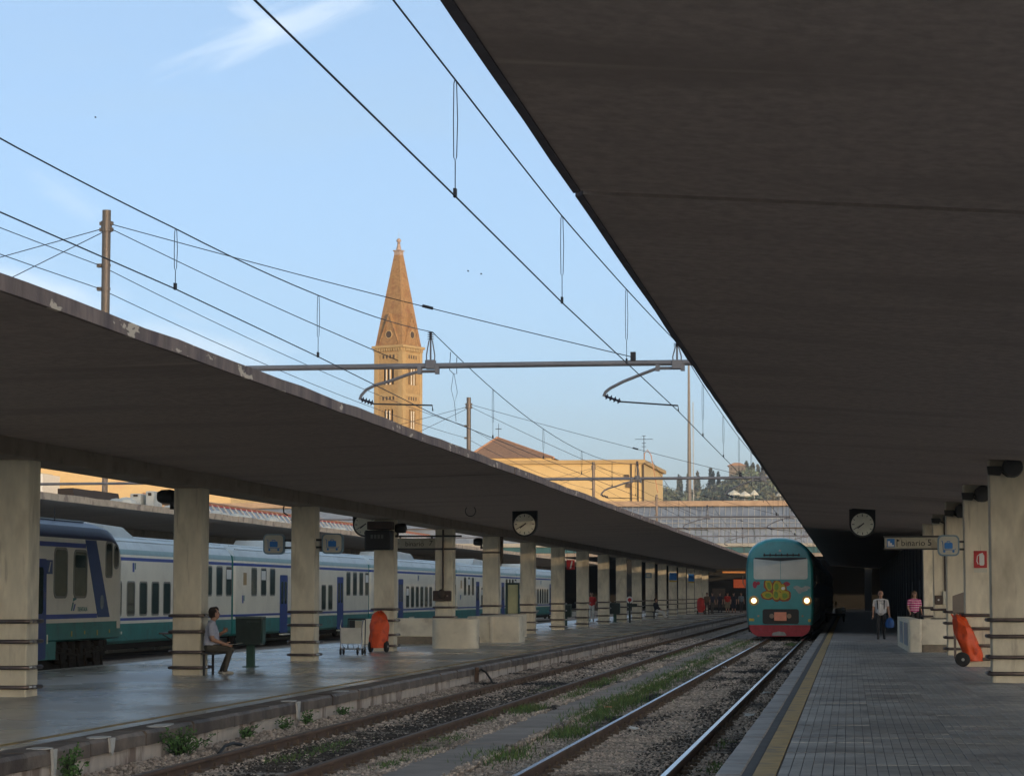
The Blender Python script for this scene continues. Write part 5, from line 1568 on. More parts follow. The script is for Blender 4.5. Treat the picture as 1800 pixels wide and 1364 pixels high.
    for zx in (465, 640):
        mb = MB(); mb.lathe([(.05, -.01), (.05, -.12), (.10, -.13), (.10, -.16)], (fx(zx), Y, fz(955)), 'y', 10); mb.build('cable_socket', m_steel, root)
    for zx in (330, 775):
        mb = MB(); mb.lathe([(.04, -.004), (.045, -.03)], (fx(zx), Y, fz(955)), 'y', 10); mb.build('hose_valve', m_steel, root)
    # graffiti: a loose cluster of painted lobes with a red outline (flat paint)
    def lobe(cx_, cy_, a, b, rot, mat, d, nm, k=0):
        pts = []
        rr = random.Random(int(cx_ * 7 + cy_ + k))
        for q in range(14):
            t = 2 * math.pi * q / 14; u, w_ = a * math.cos(t) * rr.uniform(.88, 1.08), b * math.sin(t) * rr.uniform(.88, 1.08)
            pts.append((fx(cx_ + u * math.cos(rot) - w_ * math.sin(rot)), fz(cy_ + u * math.sin(rot) + w_ * math.cos(rot))))
        MB().prism(pts, 'y', Y - d, Y - .0005).build(nm, mat, root)
    lobes = ((435, 645, 34, 62, -.25), (520, 655, 40, 60, .1), (425, 742, 58, 36, .1), (515, 735, 40, 62, 0), (595, 745, 52, 48, -.4), (572, 675, 34, 40, .3))
    for i, (a, b, p, q, r) in enumerate(lobes): lobe(a, b + 5, p + 14, q + 14, r, m_gred, .0020 + i * .0003, 'graffiti_outline')
    for i, (a, b, p, q, r) in enumerate(lobes): lobe(a, b, p, q, r, m_gyel, .0045 + i * .0003, 'graffiti_lobe', 1)
    for i, (a, b, p, q, r) in enumerate(lobes[:5]): lobe(a + (-6 if i % 2 else 4), b + 6, p * .55, q * .62, r, m_ggreen, .0070 + i * .0002, 'graffiti_fill', 2)
    lobe(582, 676, 20, 16, 0, m_white, .0085, 'graffiti_highlight')
    for a, b, p, q in ((297, 640, 22, 36), (330, 625, 20, 18), (618, 632, 34, 22)): lobe(a, b, p, q, 0, m_gmag, .002, 'graffiti_trace')
    for a, b, p, q, r in ((725, 672, 40, 22, .2), (770, 690, 62, 24, -.1), (822, 668, 36, 16, .2), (745, 715, 22, 14, .5)): lobe(a, b, p, q, r, m_ggrey, .002 + p * .00001, 'scrubbed_patch')
    # side: windows on two decks facing the right platform, and running gear
    sx = cx + 1.40
    for k in range(11):
        for z0_, z1_ in ((.75, 1.45), (2.2, 2.85)): coach_window(root, sx, yf + 4 + k * 1.9, yf + 5.3 + k * 1.9, z0_, z1_, m_glass, 1, .1)
    MB().box(cx - 1.38, cx + 1.38, yf + 1.8, yf + 25.4, .02, .36, .03).build('side_skirt', m_under, root)
    bogie(root, cx, yf + 3.3); bogie(root, cx, yf + 22)
    for s in (-1, 1): MB().tube([(cx + s * 1.43, Y + .8, 1.9), (cx + s * 1.55, Y + .75, 2.1), (cx + s * 1.55, Y + .75, 2.4)], .025, 6).build('grab_rail', m_steel, root)
    return root, cx, yf


tr, tcx, tyf = teal_train()
# following double-deck cars, mostly hidden behind the driving car
def trailer(k, lab):
    y0 = tyf + 26.1 * k
    root = thing('double_deck_car', lab, 'train', (tcx, y0, -.22), 'cars behind the teal driving car')
    half = [(1.34, .05), (1.40, .3), (1.40, 2.6), (1.34, 3.14), (1.12, 3.60), (.60, 3.90), (0, 3.97)]
    MB().prism([(tcx + x, z) for x, z in half] + [(tcx - x, z) for x, z in half[-2::-1]], 'y', y0 - .1, y0 + 25.3).build('body', m_cabside, root, smooth=True, ang=25)
    for q in range(11):
        for z0_, z1_ in ((.75, 1.45), (2.2, 2.85)): coach_window(root, tcx + 1.40, y0 + 3 + q * 1.9, y0 + 4.3 + q * 1.9, z0_, z1_, m_glass, 1, .1)
    bogie(root, tcx, y0 + 3.3); bogie(root, tcx, y0 + 22)


trailer(1, 'grey double deck car coupled right behind the teal driving car')
trailer(2, 'third car of the train on the right track, hidden behind the first two')
trailer(3, 'fourth car of the train on the right track, nearest the head building')
trailer(4, 'last car of the train on the right track, against the head building')

# =================================================================== PLATFORM FURNITURE
def clock(px, py, Y, zc_top, label, rad, double=True):
    c = at(px, py, Y=Y)
    root = thing('platform_clock', label, 'clock', (c.x, Y, zc_top), 'platform clocks')
    r = rad; hw = r * 1.08
    # square-topped case with a round lower half, like a shield
    pts = [(c.x - hw, c.z + r * 1.25), (c.x - hw, c.z)] + [(c.x + hw * math.cos(R(180 + 15 * k)), c.z + hw * math.sin(R(180 + 15 * k))) for k in range(1, 12)] + [(c.x + hw, c.z), (c.x + hw, c.z + r * 1.25)]
    MB().prism(pts, 'y', Y, Y + .28).build('case', m_black, root)
    mb = MB(); mb.box(c.x - hw * .8, c.x + hw * .8, Y + .05, Y + .23, c.z + r * 1.25 + .002, zc_top); mb.build('hanger', m_black, root)
    d = MB().lathe([(r * .93, .006), (r * .93, -.004), (r * .90, -.006)], (c.x, Y, c.z), 'y', 40).build('dial', m_dial, root)
    for k in range(12):
        a = math.pi / 6 * k; mb = MB(); L_ = .20 if k % 3 == 0 else .15; w = .030 if k % 3 == 0 else .022
        p0 = r * .86; p1 = p0 - L_ * r
        s, co = math.sin(a), math.cos(a)
        mb.add([(c.x + p0 * s - w * r * co, Y - .009, c.z + p0 * co + w * r * s), (c.x + p0 * s + w * r * co, Y - .009, c.z + p0 * co - w * r * s), (c.x + p1 * s + w * r * co, Y - .009, c.z + p1 * co - w * r * s), (c.x + p1 * s - w * r * co, Y - .009, c.z + p1 * co + w * r * s),
                (c.x + p0 * s - w * r * co, Y - .0065, c.z + p0 * co + w * r * s), (c.x + p0 * s + w * r * co, Y - .0065, c.z + p0 * co - w * r * s), (c.x + p1 * s + w * r * co, Y - .0065, c.z + p1 * co - w * r * s), (c.x + p1 * s - w * r * co, Y - .0065, c.z + p1 * co + w * r * s)],
               [(0, 1, 2, 3), (4, 5, 1, 0), (5, 6, 2, 1), (6, 7, 3, 2), (7, 4, 0, 3)])
        mb.build('hour_mark', m_ink, d)
    for (deg, ln, w, yy) in ((230, .52, .045, .013), (240, .76, .032, .018)):
        a = R(deg); s, co = math.sin(a), math.cos(a); mb = MB()
        pts = [(-w * r, -.16 * r), (w * r, -.16 * r), (w * .7 * r, ln * r), (-w * .7 * r, ln * r)]
        mb.prism([(c.x + u * co + v_ * s, c.z - u * s + v_ * co) for u, v_ in pts], 'y', Y - yy, Y - yy + .003)
        mb.build('hand', m_ink, d)
    return root


clock(922, 921.5, 74, 4.12, 'round clock hanging under the left canopy, showing twenty to eight', .345)
clock(1516, 921.5, 77, 4.25, 'round clock hanging under the dark right canopy', .37)
clock(641, 922, 71.2, 4.05, 'round clock half hidden behind the dark display monitor', .33)

# display monitor on the fourth column
a, b = at(643, 932, Y=69.5), at(688, 966, Y=69.5)
t = thing('departure_monitor', 'dark departure monitor mounted at the top of the fourth left column', 'display', ((a.x + b.x) / 2, 69.5, b.z))
MB().box(a.x, b.x, 69.3, 69.9, b.z, a.z, .03).build('case', m_black, t)
MB().box(a.x + .06, b.x - .06, 69.285, 69.3, b.z + .1, a.z - .07).build('screen', m_black, t)
m_led = material('dim_screen_glow', (0.10, 0.11, 0.10), .6, .1)
for k in range(4): MB().box((a.x + b.x) / 2 - .19 + k * .1, (a.x + b.x) / 2 - .125 + k * .1, 69.278, 69.284, a.z - .24, a.z - .13).build('display_cell', m_led, t)
MB().box(a.x + .05, b.x + .02, 69.4, 69.85, a.z + .02, a.z + .25, .02).build('bracket', m_boxbrown, t)


def luggage_sign(x0, x1, z0, z1, Y, arm_to, label):
    t = thing('luggage_trolley_sign', label, 'sign', ((x0 + x1) / 2, Y, z0), 'luggage trolley signs')
    MB().prism(rrect(x0, x1, z0, z1, .11), 'y', Y, Y + .14).build('sign_box', m_signrim, t)
    MB().prism(rrect(x0 + .035, x1 - .035, z0 + .035, z1 - .035, .085), 'y', Y - .006, Y - .0005).build('sign_face', m_signface, t)
    w, h = x1 - x0, z1 - z0; cx, cz = (x0 + x1) / 2, (z0 + z1) / 2
    mb = MB(); mb.prism(rrect(cx - .19 * w, cx + .19 * w, cz - .15 * h, cz + .13 * h, .02), 'y', Y - .012, Y - .0065)
    mb.tube([(cx - .07 * w, Y - .010, cz + .13 * h), (cx - .07 * w, Y - .010, cz + .19 * h), (cx + .07 * w, Y - .010, cz + .19 * h), (cx + .07 * w, Y - .010, cz + .13 * h)], .010, 6)
    mb.build('suitcase_symbol', m_signblue, t)
    mb = MB(); r = .008
    mb.tube([(cx - .33 * w, Y - .010, cz + .22 * h), (cx - .27 * w, Y - .010, cz + .20 * h), (cx - .25 * w, Y - .010, cz - .20 * h), (cx + .29 * w, Y - .010, cz - .20 * h), (cx + .33 * w, Y - .010, cz - .14 * h)], r, 6)
    for q in (-.2, .22): mb.lathe([(.028, -.012), (.028, -.0065)], (cx + q * w, Y, cz - .28 * h), 'y', 12)
    mb.build('trolley_symbol', m_signblue, t)
    for z in (z0 + .32 * h, z0 + .68 * h):
        a, b = sorted((x1 if arm_to > x1 else x0, arm_to))
        MB().box(a, b, Y + .05, Y + .10, z - .025, z + .025).build('arm', m_dark, t)
    return t


ys = CL_Y + 2 * CL_S
a, b = at(461, 938, Y=ys), at(498, 974, Y=ys); luggage_sign(a.x, b.x, b.z, a.z, ys + .1, CL_X, 'square luggage trolley sign on the left side of the third left column')
a, b = at(564, 937, Y=ys), at(601, 973, Y=ys); luggage_sign(a.x, b.x, b.z, a.z, ys + .1, CL_X + CL_W, 'square luggage trolley sign on the right side of the third left column')
ys = CR_Y + CR_S
a, b = at(1648, 940, Y=ys), at(1687, 977, Y=ys); luggage_sign(a.x, b.x, b.z, a.z, ys + .05, CR_X, 'square luggage trolley sign projecting from the second right column')

# track number signs
Y5 = CL_Y + 4 * CL_S
a, b = at(698, 946, Y=Y5), at(764, 964, Y=Y5)
t = thing('track_number_sign', 'cream sign reading binario 7 fixed beside the fifth left column', 'sign', ((a.x + b.x) / 2, Y5, b.z), 'track number signs')
MB().box(a.x, b.x, Y5 + .1, Y5 + .22, b.z, a.z, .01).build('sign_box', m_signgrey, t)
lettering('binario', .225, m_ink, t, (a.x + .50 * (b.x - a.x) - .06, Y5 + .096, (a.z + b.z) / 2 - .02), '-y', .003)
lettering('7', .24, m_ink, t, (b.x - .15, Y5 + .096, (a.z + b.z) / 2 + .0), '-y', .003, shear=.15)
for (px0, px1, py) in ((689, 812, 942.5), (700, 802, 965)):
    p, q = at(px0, py, Y=Y5), at(px1, py, Y=Y5); MB().box(p.x, q.x, Y5 - .07, Y5 - .02, p.z - .03, p.z + .03).build('mounting_bar', m_dark, t)
for x in (a.x + .1, b.x - .1): MB().box(x - .02, x + .02, Y5 - .02, Y5 + .12, a.z - .005, at(700, 942, Y=Y5).z).build('bracket', m_dark, t)
a, b = at(1555, 944.5, Y=66), at(1641, 963.5, Y=66)
t = thing('track_number_sign', 'long cream sign reading binario 5 below the right canopy', 'sign', ((a.x + b.x) / 2, 66, b.z), 'track number signs')
MB().box(a.x, b.x + .45, 66, 66.14, b.z, a.z, .01).build('sign_box', m_signgrey, t)
MB().box(a.x - .03, b.x + .45, 65.98, 66.16, a.z + .002, a.z + .045).build('top_rim', m_dark, t)
MB().box(a.x - .03, b.x + .45, 65.98, 66.16, b.z - .035, b.z - .002).build('bottom_rim', m_dark, t)
mz = (a.z + b.z) / 2
f_ = MB().box(a.x + .06, a.x + .26, 65.992, 65.998, mz - .11, mz + .11).build('stairs_symbol', m_signblue, t)
MB().prism([(a.x + .08, mz - .09), (a.x + .24, mz - .09), (a.x + .24, mz - .05), (a.x + .19, mz - .05), (a.x + .19, mz), (a.x + .14, mz), (a.x + .14, mz + .05), (a.x + .08, mz + .05)], 'y', 65.986, 65.991).build('stairs_mark', m_white, f_)
mb = MB(); mb.box(a.x + .31, a.x + .33, 65.99, 65.998, mz - .1, mz + .1); mb.prism([(a.x + .32, mz + .1), (a.x + .40, mz + .06), (a.x + .32, mz + .03)], 'y', 65.99, 65.998); mb.build('arrow_mark', m_ink, t)
lettering('binario', .225, m_ink, t, (a.x + .74, 65.997, mz - .01), '-y', .003)
lettering('5', .24, m_ink, t, (b.x - .10, 65.997, mz), '-y', .003)
for z in (a.z - .04, b.z + .04): MB().box(b.x + .3, CR_X + .3, 66.1, CR_Y + 2 * CR_S - .002, z - .02, z + .02).build('arm', m_dark, t)

# loudspeakers beside the column heads
def speaker(x, y, z, side, label):
    t = thing('loudspeaker', label, 'loudspeaker', (x, y, z), 'loudspeakers on the columns')
    mb = MB(); mb.lathe([(.03, -.20), (.10, -.19), (.135, -.12), (.145, .05), (.13, .13), (.05, .16)], (x, y, z), 'x', 16); mb.build('drum', m_dark, t, smooth=True)
    mb = MB(); mb.box(x + side * .10 - .03, x + side * .10 + .03, y - .04, y + .04, z - .26, z + .02); mb.box(min(x + side * .1, x + side * .24), max(x + side * .1, x + side * .24), y - .04, y + .04, z - .26, z - .20); mb.build('bracket', m_dark, t)
    return t


for (px, py, i, lab) in ((289, 872, 1, 'dark drum loudspeaker on the left side of the second left column'), (703, 928, 3, 'dark loudspeaker on the right side of the fourth left column'), (840, 952, 5, 'dark loudspeaker on the left side of the sixth left column')):
    yy = CL_Y + i * CL_S; p = at(px, py, Y=yy); speaker(p.x, yy + .2, p.z, 1 if i != 3 else -1, lab)
for i, (px, py) in enumerate(((1779, 822), (1727, 868), (1690, 898), (1668, 912))):
    yy = CR_Y + i * CR_S
    p = at(px, py, Y=yy)
    t = thing('loudspeaker', 'dark hooded loudspeaker at the head of the %s right column' % ORD[i], 'loudspeaker', (p.x, yy - .15, p.z), 'loudspeakers on the columns')
    mb = MB(); mb.lathe([(.05, -.28), (.17, -.26), (.19, -.12), (.19, .02), (.1, .06)], (p.x, yy - .10, p.z), 'y', 18); mb.build('drum', m_dark, t, smooth=True)
    x = CR_X - .03
    MB().prism([(x - .02, p.z + .02), (x + .24, p.z + .02), (x + .27, p.z - .03), (x + .22, p.z - .15), (x - .0, p.z - .13)], 'y', yy - .22, yy - .02).build('junction_box', m_black, t)
    MB().tube([(x + .2, yy - .1, p.z - .05), (p.x - .1, yy - .1, p.z - .16), (p.x, yy - .1, p.z - .17)], .02, 6).build('cable', m_black, t)

# pipe and brown box on the fifth left column, pipe on the sixth
p, q = at(762, 1038, Y=Y5), at(794, 1056, Y=Y5)
t = thing('switch_box', 'dark brown switch box with a pipe rising from it on the fifth left column', 'switch box', ((p.x + q.x) / 2, Y5, q.z))
MB().box(p.x, q.x, Y5 - .16, Y5 - .002, q.z, p.z, .02).build('case', m_boxbrown, t)
c = at(779, 1045, Y=Y5)
MB().tube([(c.x, Y5 - .05, p.z), (c.x, Y5 - .05, 3.74)], .032, 8).build('pipe', m_pipe, t)
mb = MB(); mb.ball((c.x - .02, Y5 - .2, c.z + .02), .15, 12, 8, (.9, .5, 1.1)); mb.build('lamp_head', m_pipe, t, smooth=True)
for dx in (.12, .26): MB().lathe([(.03, -.02), (.03, -.001)], (q.x - dx, Y5 - .16, (p.z + q.z) / 2), 'y', 10).build('button', m_steel, t)
Y6 = CL_Y + 5 * CL_S
t = thing('drain_pipe', 'short dark drain pipe beside the head of the sixth left column', 'pipe', (CL_X + CL_W + .12, Y6 + .1, 2.7))
MB().tube([(CL_X + CL_W + .12, Y6 + .1, 3.75), (CL_X + CL_W + .12, Y6 + .1, 2.75)], .06, 10).build('pipe', m_pipe, t)
z = at(860, 971, Y=Y6).z
MB().tube(ring_path(CL_X, CL_X + CL_W, Y6, Y6 + CL_D, z, .03, .06), .03, 6, closed=True).build('strap', m_dark, t)

# notice board behind the parapet
a, b = at(889, 1024, Y=99.5), at(913, 1081, Y=99.5)
t = thing('notice_board', 'notice board with a yellowed sheet in a dark frame behind the parapet', 'notice board', ((a.x + b.x) / 2, 99.5, 0))
mb = MB(); ring_prism(mb, [(a.x, .75), (b.x, .75), (b.x, a.z), (a.x, a.z)], [(a.x + .09, .84), (b.x - .05, .84), (b.x - .05, a.z - .08), (a.x + .09, a.z - .08)], 'y', 99.42, 99.56); mb.build('frame', m_boardframe, t)
MB().box(a.x + .092, b.x - .052, 99.48, 99.52, .842, a.z - .082).build('sheet', m_paper, t)
for x in (a.x + .05, b.x - .05): MB().box(x - .03, x + .03, 99.45, 99.53, 0, .75).build('post', m_boardframe, t)

# stairwell parapets of cream stone
def parapet(name, label, pts, h, th, base=True):
    """A low wall following pts (x, y), thickness th, rounded coping."""
    t = thing(name, label, 'parapet', (pts[0][0], pts[0][1], 0), 'stairwell parapets')
    for (p, q) in zip(pts[:-1], pts[1:]):
        p, q = Vector((*p, 0)), Vector((*q, 0)); d = (q - p).normalized(); nrm = Vector((-d.y, d.x, 0)) * th / 2
        e = d * (th / 2)
        c = [p + nrm - e, p - nrm - e, q - nrm + e, q + nrm + e]
        MB().prism([(k.x, k.y) for k in c], 'z', -.01, h).build('wall_panel', m_wallstone, t)
    return t


def rounded_block(root, x0, x1, y0, y1, h, r, mat, nm, z0=-.01):
    pts = []
    for cx, cy, a0 in ((x1 - r, y1 - r, 0), (x0 + r, y1 - r, 90), (x0 + r, y0 + r, 180), (x1 - r, y0 + r, 270)):
        for i in range(6):
            a = R(a0 + 18 * i); pts.append((cx + r * math.cos(a), cy + r * math.sin(a)))
    return MB().prism(pts, 'z', z0, h).build(nm, mat, root, smooth=True)


Yb = at(795, 1139.5, Z=0).y; Yc = at(885, 1129, Z=0).y
A0, A1 = at(757, 1139, Y=Yb), at(837, 1139, Y=Yb)
B0, B1 = at(835, 1129, Y=Yc), at(913, 1129, Y=Yc)
zA = at(800, 1088, Y=Yb).z; zB = at(880, 1083, Y=Yc).z; zBk = at(725, 1086, Y=Y5 - .3).z
t = thing('stairwell_parapet', 'cream stone parapet round the stairs between the fourth and seventh left columns', 'parapet', (A0.x, Yb, 0), 'stairwell parapets')
rounded_block(t, A0.x, A1.x, Yb, Yb + .9, zA, .32, m_wallstone, 'wall_block')
rounded_block(t, B0.x, B1.x - .0, Yc, Yc + 1.4, zB, .05, m_wallstone, 'wall_block')
e0 = at(862, 1129, Y=Yc)
rounded_block(t, e0.x - .02, e0.x + .10, Yc - .06, Yc - .002, zB, .02, m_wallstone, 'wall_pier')
k0 = at(697, 1130, Y=Y5 - .6)
MB().box(k0.x - .2, A0.x + .5, Y5 - .9, Y5 - .6, .24, zBk, .02).build('wall_panel', m_wallstone, t)
MB().box(k0.x - .2, A0.x + .5, Y5 - .915, Y5 - .59, -.01, .235).build('plinth', m_base, t)
MB().box(k0.x - 1.1, k0.x - .21, Y5 - .88, Y5 - .62, -.01, zBk - .02, .02).build('wall_panel', m_wallstone, t)
MB().box(B0.x - .4, B0.x + .2, Yc + .9, Yc + 12, -.01, zB - .01, .02).build('wall_panel', m_wallstone, t)
# right parapet
Yp = at(1600, 1146, Z=0).y
p0, p1, p2 = at(1597, 1146, Y=Yp), at(1621, 1146, Y=Yp), at(1668, 1143, Y=Yp)
zP = at(1620, 1088, Y=Yp).z
t = thing('stairwell_parapet', 'cream stone parapet on the right platform with a woman standing behind it', 'parapet', (p0.x, Yp, 0), 'stairwell parapets')
rounded_block(t, p0.x, p1.x, Yp, Yp + .5, zP, .09, m_wallstone, 'wall_pier')
MB().box(p1.x - .02, p2.x + .1, Yp + .06, Yp + .42, .2, zP - .002, .015).build('wall_panel', m_wallstone, t)
MB().box(p1.x + .01, p2.x + .1, Yp + .05, Yp + .43, -.01, .197).build('plinth', m_base, t)
q0 = at(1578, 1130, Y=Yp + 9)
MB().prism([(p0.x + .02, Yp + .35), (p0.x + .34, Yp + .35), (q0.x + .34, Yp + 9), (q0.x + .0, Yp + 9)], 'z', -.01, zP - .004).build('side_wall', m_wallstone, t)
dx = (q0.x - p0.x) / 8.65
m_panelblue = material('blue_grey_panel', (0.22, 0.27, 0.33), .35, .15, 2)
for k in range(2):
    ya, yb = Yp + 1.1 + k * 3.6, Yp + 3.6 + k * 3.6
    xa, xb = p0.x + .02 + dx * (ya - Yp - .35), p0.x + .02 + dx * (yb - Yp - .35)
    MB().prism([(xa - .016, ya), (xa - .004, ya), (xb - .004, yb), (xb - .016, yb)], 'z', .16, zP - .12).build('inset_panel', m_panelblue, t)
# sloping stair balustrade beside the third right column
Yq = CR_Y + 2 * CR_S - 3.5
a, b, c, d = at(1666, 1047, Y=Yq + 3), at(1697, 1036, Y=Yq), at(1697, 1092, Y=Yq), at(1666, 1092, Y=Yq + 3)
t = thing('stair_balustrade', 'dull brown sloping panel between the second and third right columns', 'balustrade', (a.x, Yq, 0))
m_bal = material('brown_panel', (0.19, 0.155, 0.13), .6, .12, 3)
mb = MB(); mb.prism([(a.x, Yq - .05), (b.x + .12, Yq - .05), (b.x + .12, Yq), (a.x, Yq)], 'z', 1.22, 1.23)
mb = MB(); mb.prism([(a.x, 1.16), (b.x + .14, 1.16), (b.x + .14, b.z), (a.x, a.z)], 'y', Yq, Yq + .06); mb.build('panel', m_bal, t)
for x in (a.x + .05, b.x + .08): MB().box(x - .03, x + .03, Yq + .065, Yq + .12, 0, 1.3).build('post', m_iron, t)

# fire sign, switch box and pipe on right columns
ys = CR_Y + CR_S
a, b = at(1711.5, 968, Y=ys), at(1735, 998, Y=ys)
t = thing('fire_sign', 'red square fire hose sign on the second right column', 'sign', ((a.x + b.x) / 2, ys, b.z))
MB().box(a.x, b.x, ys - .02, ys - .002, b.z, a.z, .004).build('plate', m_signred, t)
cx, cz = (a.x + b.x) / 2, (a.z + b.z) / 2; w, h = b.x - a.x, a.z - b.z
mb = MB(); mb.prism(rrect(cx - .08 * w, cx + .30 * w, cz - .36 * h, cz + .30 * h, .04), 'y', ys - .026, ys - .0205); mb.prism([(cx - .05 * w, cz + .3 * h), (cx + .15 * w, cz + .40 * h), (cx + .25 * w, cz + .30 * h)], 'y', ys - .026, ys - .0205)
mb.tube([(cx + .02 * w, ys - .023, cz + .34 * h), (cx - .22 * w, ys - .023, cz + .2 * h), (cx - .27 * w, ys - .023, cz - .1 * h), (cx - .18 * w, ys - .023, cz - .28 * h)], .012, 6); mb.build('extinguisher_symbol', m_white, t)
MB().box(a.x, b.x, ys - .012, ys - .003, b.z - .10, b.z - .02).build('caption_plate', m_signface, t)
y4 = CR_Y + 3 * CR_S
p = at(1661, 985, Y=y4); bx0, bx1 = at(1643, 1046, Y=y4), at(1656, 1062, Y=y4)
t = thing('switch_box', 'brown switch box with a thin pipe above it on the fourth right column', 'switch box', (bx0.x, y4, bx1.z))
MB().box(bx0.x, bx1.x, y4 - .14, y4 - .002, bx1.z, bx0.z, .015).build('case', m_boxbrown, t)
MB().lathe([(.03, -.03), (.03, -.001)], ((bx0.x + bx1.x) / 2, y4 - .14, (bx0.z + bx1.z) / 2), 'y', 10).build('button', m_white, t)
g0_ = at(1658, 1039, Y=y4); MB().box(g0_.x - .02, g0_.x + .2, y4 - .10, y4 - .002, bx1.z, g0_.z, .015).build('meter_case', m_signface, t)
MB().tube([(p.x, y4 - .04, g0_.z), (p.x, y4 - .04, 3.9)], .03, 8).build('pipe', m_pipe, t)

# small hanging hoop and cable loop under the left canopy
p = at(827, 898, Y=70)
t = thing('hanging_hoop', 'thin metal hoop hanging from the left canopy ceiling', 'hoop', (p.x, 70, 4.15))
MB().tube([(p.x + .15 * math.cos(k * math.pi / 12), 70, p.z + .15 * math.sin(k * math.pi / 12)) for k in range(24)], .011, 6, closed=True).build('hoop', m_dark, t)
MB().tube([(p.x, 70, p.z + .15), (p.x + .06, 70, 4.13)], .008, 5).build('wire', m_dark, t)
ys = CL_Y + 2 * CL_S
q = [at(x, y, Y=ys - .1) for x, y in ((516, 882), (504, 884), (498, 892), (499, 901), (506, 906))]
t = thing('cable_loop', 'black cable loop beside the head of the third left column', 'cable', q[0])
MB().tube(q, .018, 6).build('cable', m_black, t)

# litter bin
Yw = at(440, 1172, Z=0).y
a, b = at(418, 1083, Y=Yw), at(463, 1133, Y=Yw); cx = at(440.5, 1172, Y=Yw).x
t = thing('litter_bin', 'dark green litter bin on a single post, right of the seated man', 'litter bin', (cx, Yw, 0))
MB().prism([(a.x + .02, b.z), (b.x - .02, b.z), (b.x, a.z - .04), (a.x, a.z - .04)], 'y', Yw - .2, Yw + .2).build('body', m_bin, t)
m2 = MB(); ring_prism(m2, rrect(a.x - .012, b.x + .012, Yw - .215, Yw + .215, .04), rrect(a.x + .03, b.x - .03, Yw - .17, Yw + .17, .03), 'z', a.z - .038, a.z); m2.build('lid_rim', m_binlid, t)
MB().box(cx - .09, cx + .09, Yw - .05, Yw + .05, .02, b.z).build('post', m_binpost, t)
MB().box(cx - .16, cx + .16, Yw - .12, Yw + .12, -.005, .02, .006).build('foot_plate', m_binpost, t)
MB().box(b.x - .015, b.x + .012, Yw - .15, Yw + .15, b.z + .05, a.z - .08).build('side_panel', m_binpost, t)
MB().box(a.x + .25, b.x - .04, Yw - .206, Yw - .198, a.z - .12, a.z - .112).build('seam', m_binlid, t)
# a second bin, far along
p = at(1112, 1062, Y=150)
for (px, yy, lab) in ((994, 121, 'small dark green litter bin beside the eighth left column'), (1081, 143, 'dark green litter bin on a post between the far left columns')):
    g_ = at(px, 1095, Y=yy)
    dup(t, loc=(g_.x, yy, 0), label=lab)
t['group'] = 'litter bins'
for o in list(bpy.data.objects):
    if o.parent is None and o.name.startswith('litter_bin'): o['group'] = 'litter bins'

# luggage trolley
Yt = at(617, 1151, Z=0).y
a, b = at(600, 1103, Y=Yt), at(635, 1131, Y=Yt); g_ = at(617, 1152, Y=Yt)
t = thing('luggage_trolley', 'luggage trolley with a blank cream front panel and small wheels', 'luggage trolley', (g_.x, Yt, 0))
MB().box(a.x, b.x, Yt - .02, Yt - .002, b.z, a.z, .008).build('front_panel', m_cartwhite, t)
mb = MB()
for s in (a.x - .02, b.x + .02): mb.tube([(s, Yt + .42, .16), (s, Yt + .02, .16), (s, Yt + .01, a.z + .08), (s, Yt + .15, a.z + .2)], .016, 6)
for y in (.0, .2, .42): mb.tube([(a.x - .02, Yt + y, .16), (b.x + .02, Yt + y, .16)], .014, 6)
for k in range(5): mb.tube([(a.x + .1 + k * .08, Yt, .17), (a.x + .1 + k * .08, Yt + .42, .17)], .008, 5)
for k in range(4):
    x = a.x + .03 + k * .14; mb.tube([(x, Yt - .01, b.z), (x + .06, Yt - .02, .12)], .010, 5)
mb.build('frame', m_cartsteel, t)
h0, h1 = at(613, 1088, Y=Yt + .4), at(637, 1098, Y=Yt + .4)
mb = MB(); mb.tube([(b.x + .02, Yt + .40, .16), (b.x + .03, Yt + .42, h0.z - .02), (h1.x, Yt + .42, h0.z)], .016, 6); mb.tube([(a.x + .1, Yt + .42, h0.z), (b.x + .03, Yt + .42, h0.z)], .022, 8); mb.tube([(a.x + .1, Yt + .40, .16), (a.x + .1, Yt + .42, h0.z)], .016, 6); mb.build('handle', m_dark, t)
MB().box(at(614, 1090, Y=Yt + .40).x, at(624, 1104, Y=Yt + .40).x, Yt + .38, Yt + .42, at(614, 1104, Y=Yt + .40).z, h0.z - .03).build('coin_box', m_dark, t)
MB().box(at(624, 1090, Y=Yt + .40).x + .005, at(637, 1104, Y=Yt + .40).x, Yt + .39, Yt + .415, at(614, 1104, Y=Yt + .40).z, h0.z - .04).build('advert_panel', m_signgrey, t)
for (x, y) in ((a.x - .02, 0.02), (b.x + .03, .02), (b.x - .14, .2), (a.x - .02, .42), (b.x + .02, .42)):
    w = MB().lathe([(.02, -.02), (.085, -.018), (.09, 0), (.085, .018), (.02, .02)], (x, Yt + y, .09), 'x', 16).build('wheel', m_tyre, t, smooth=True)
    MB().box(x - .03, x + .03, Yt + y - .012, Yt + y + .012, .09, .20).build('fork', m_cartsteel, w)


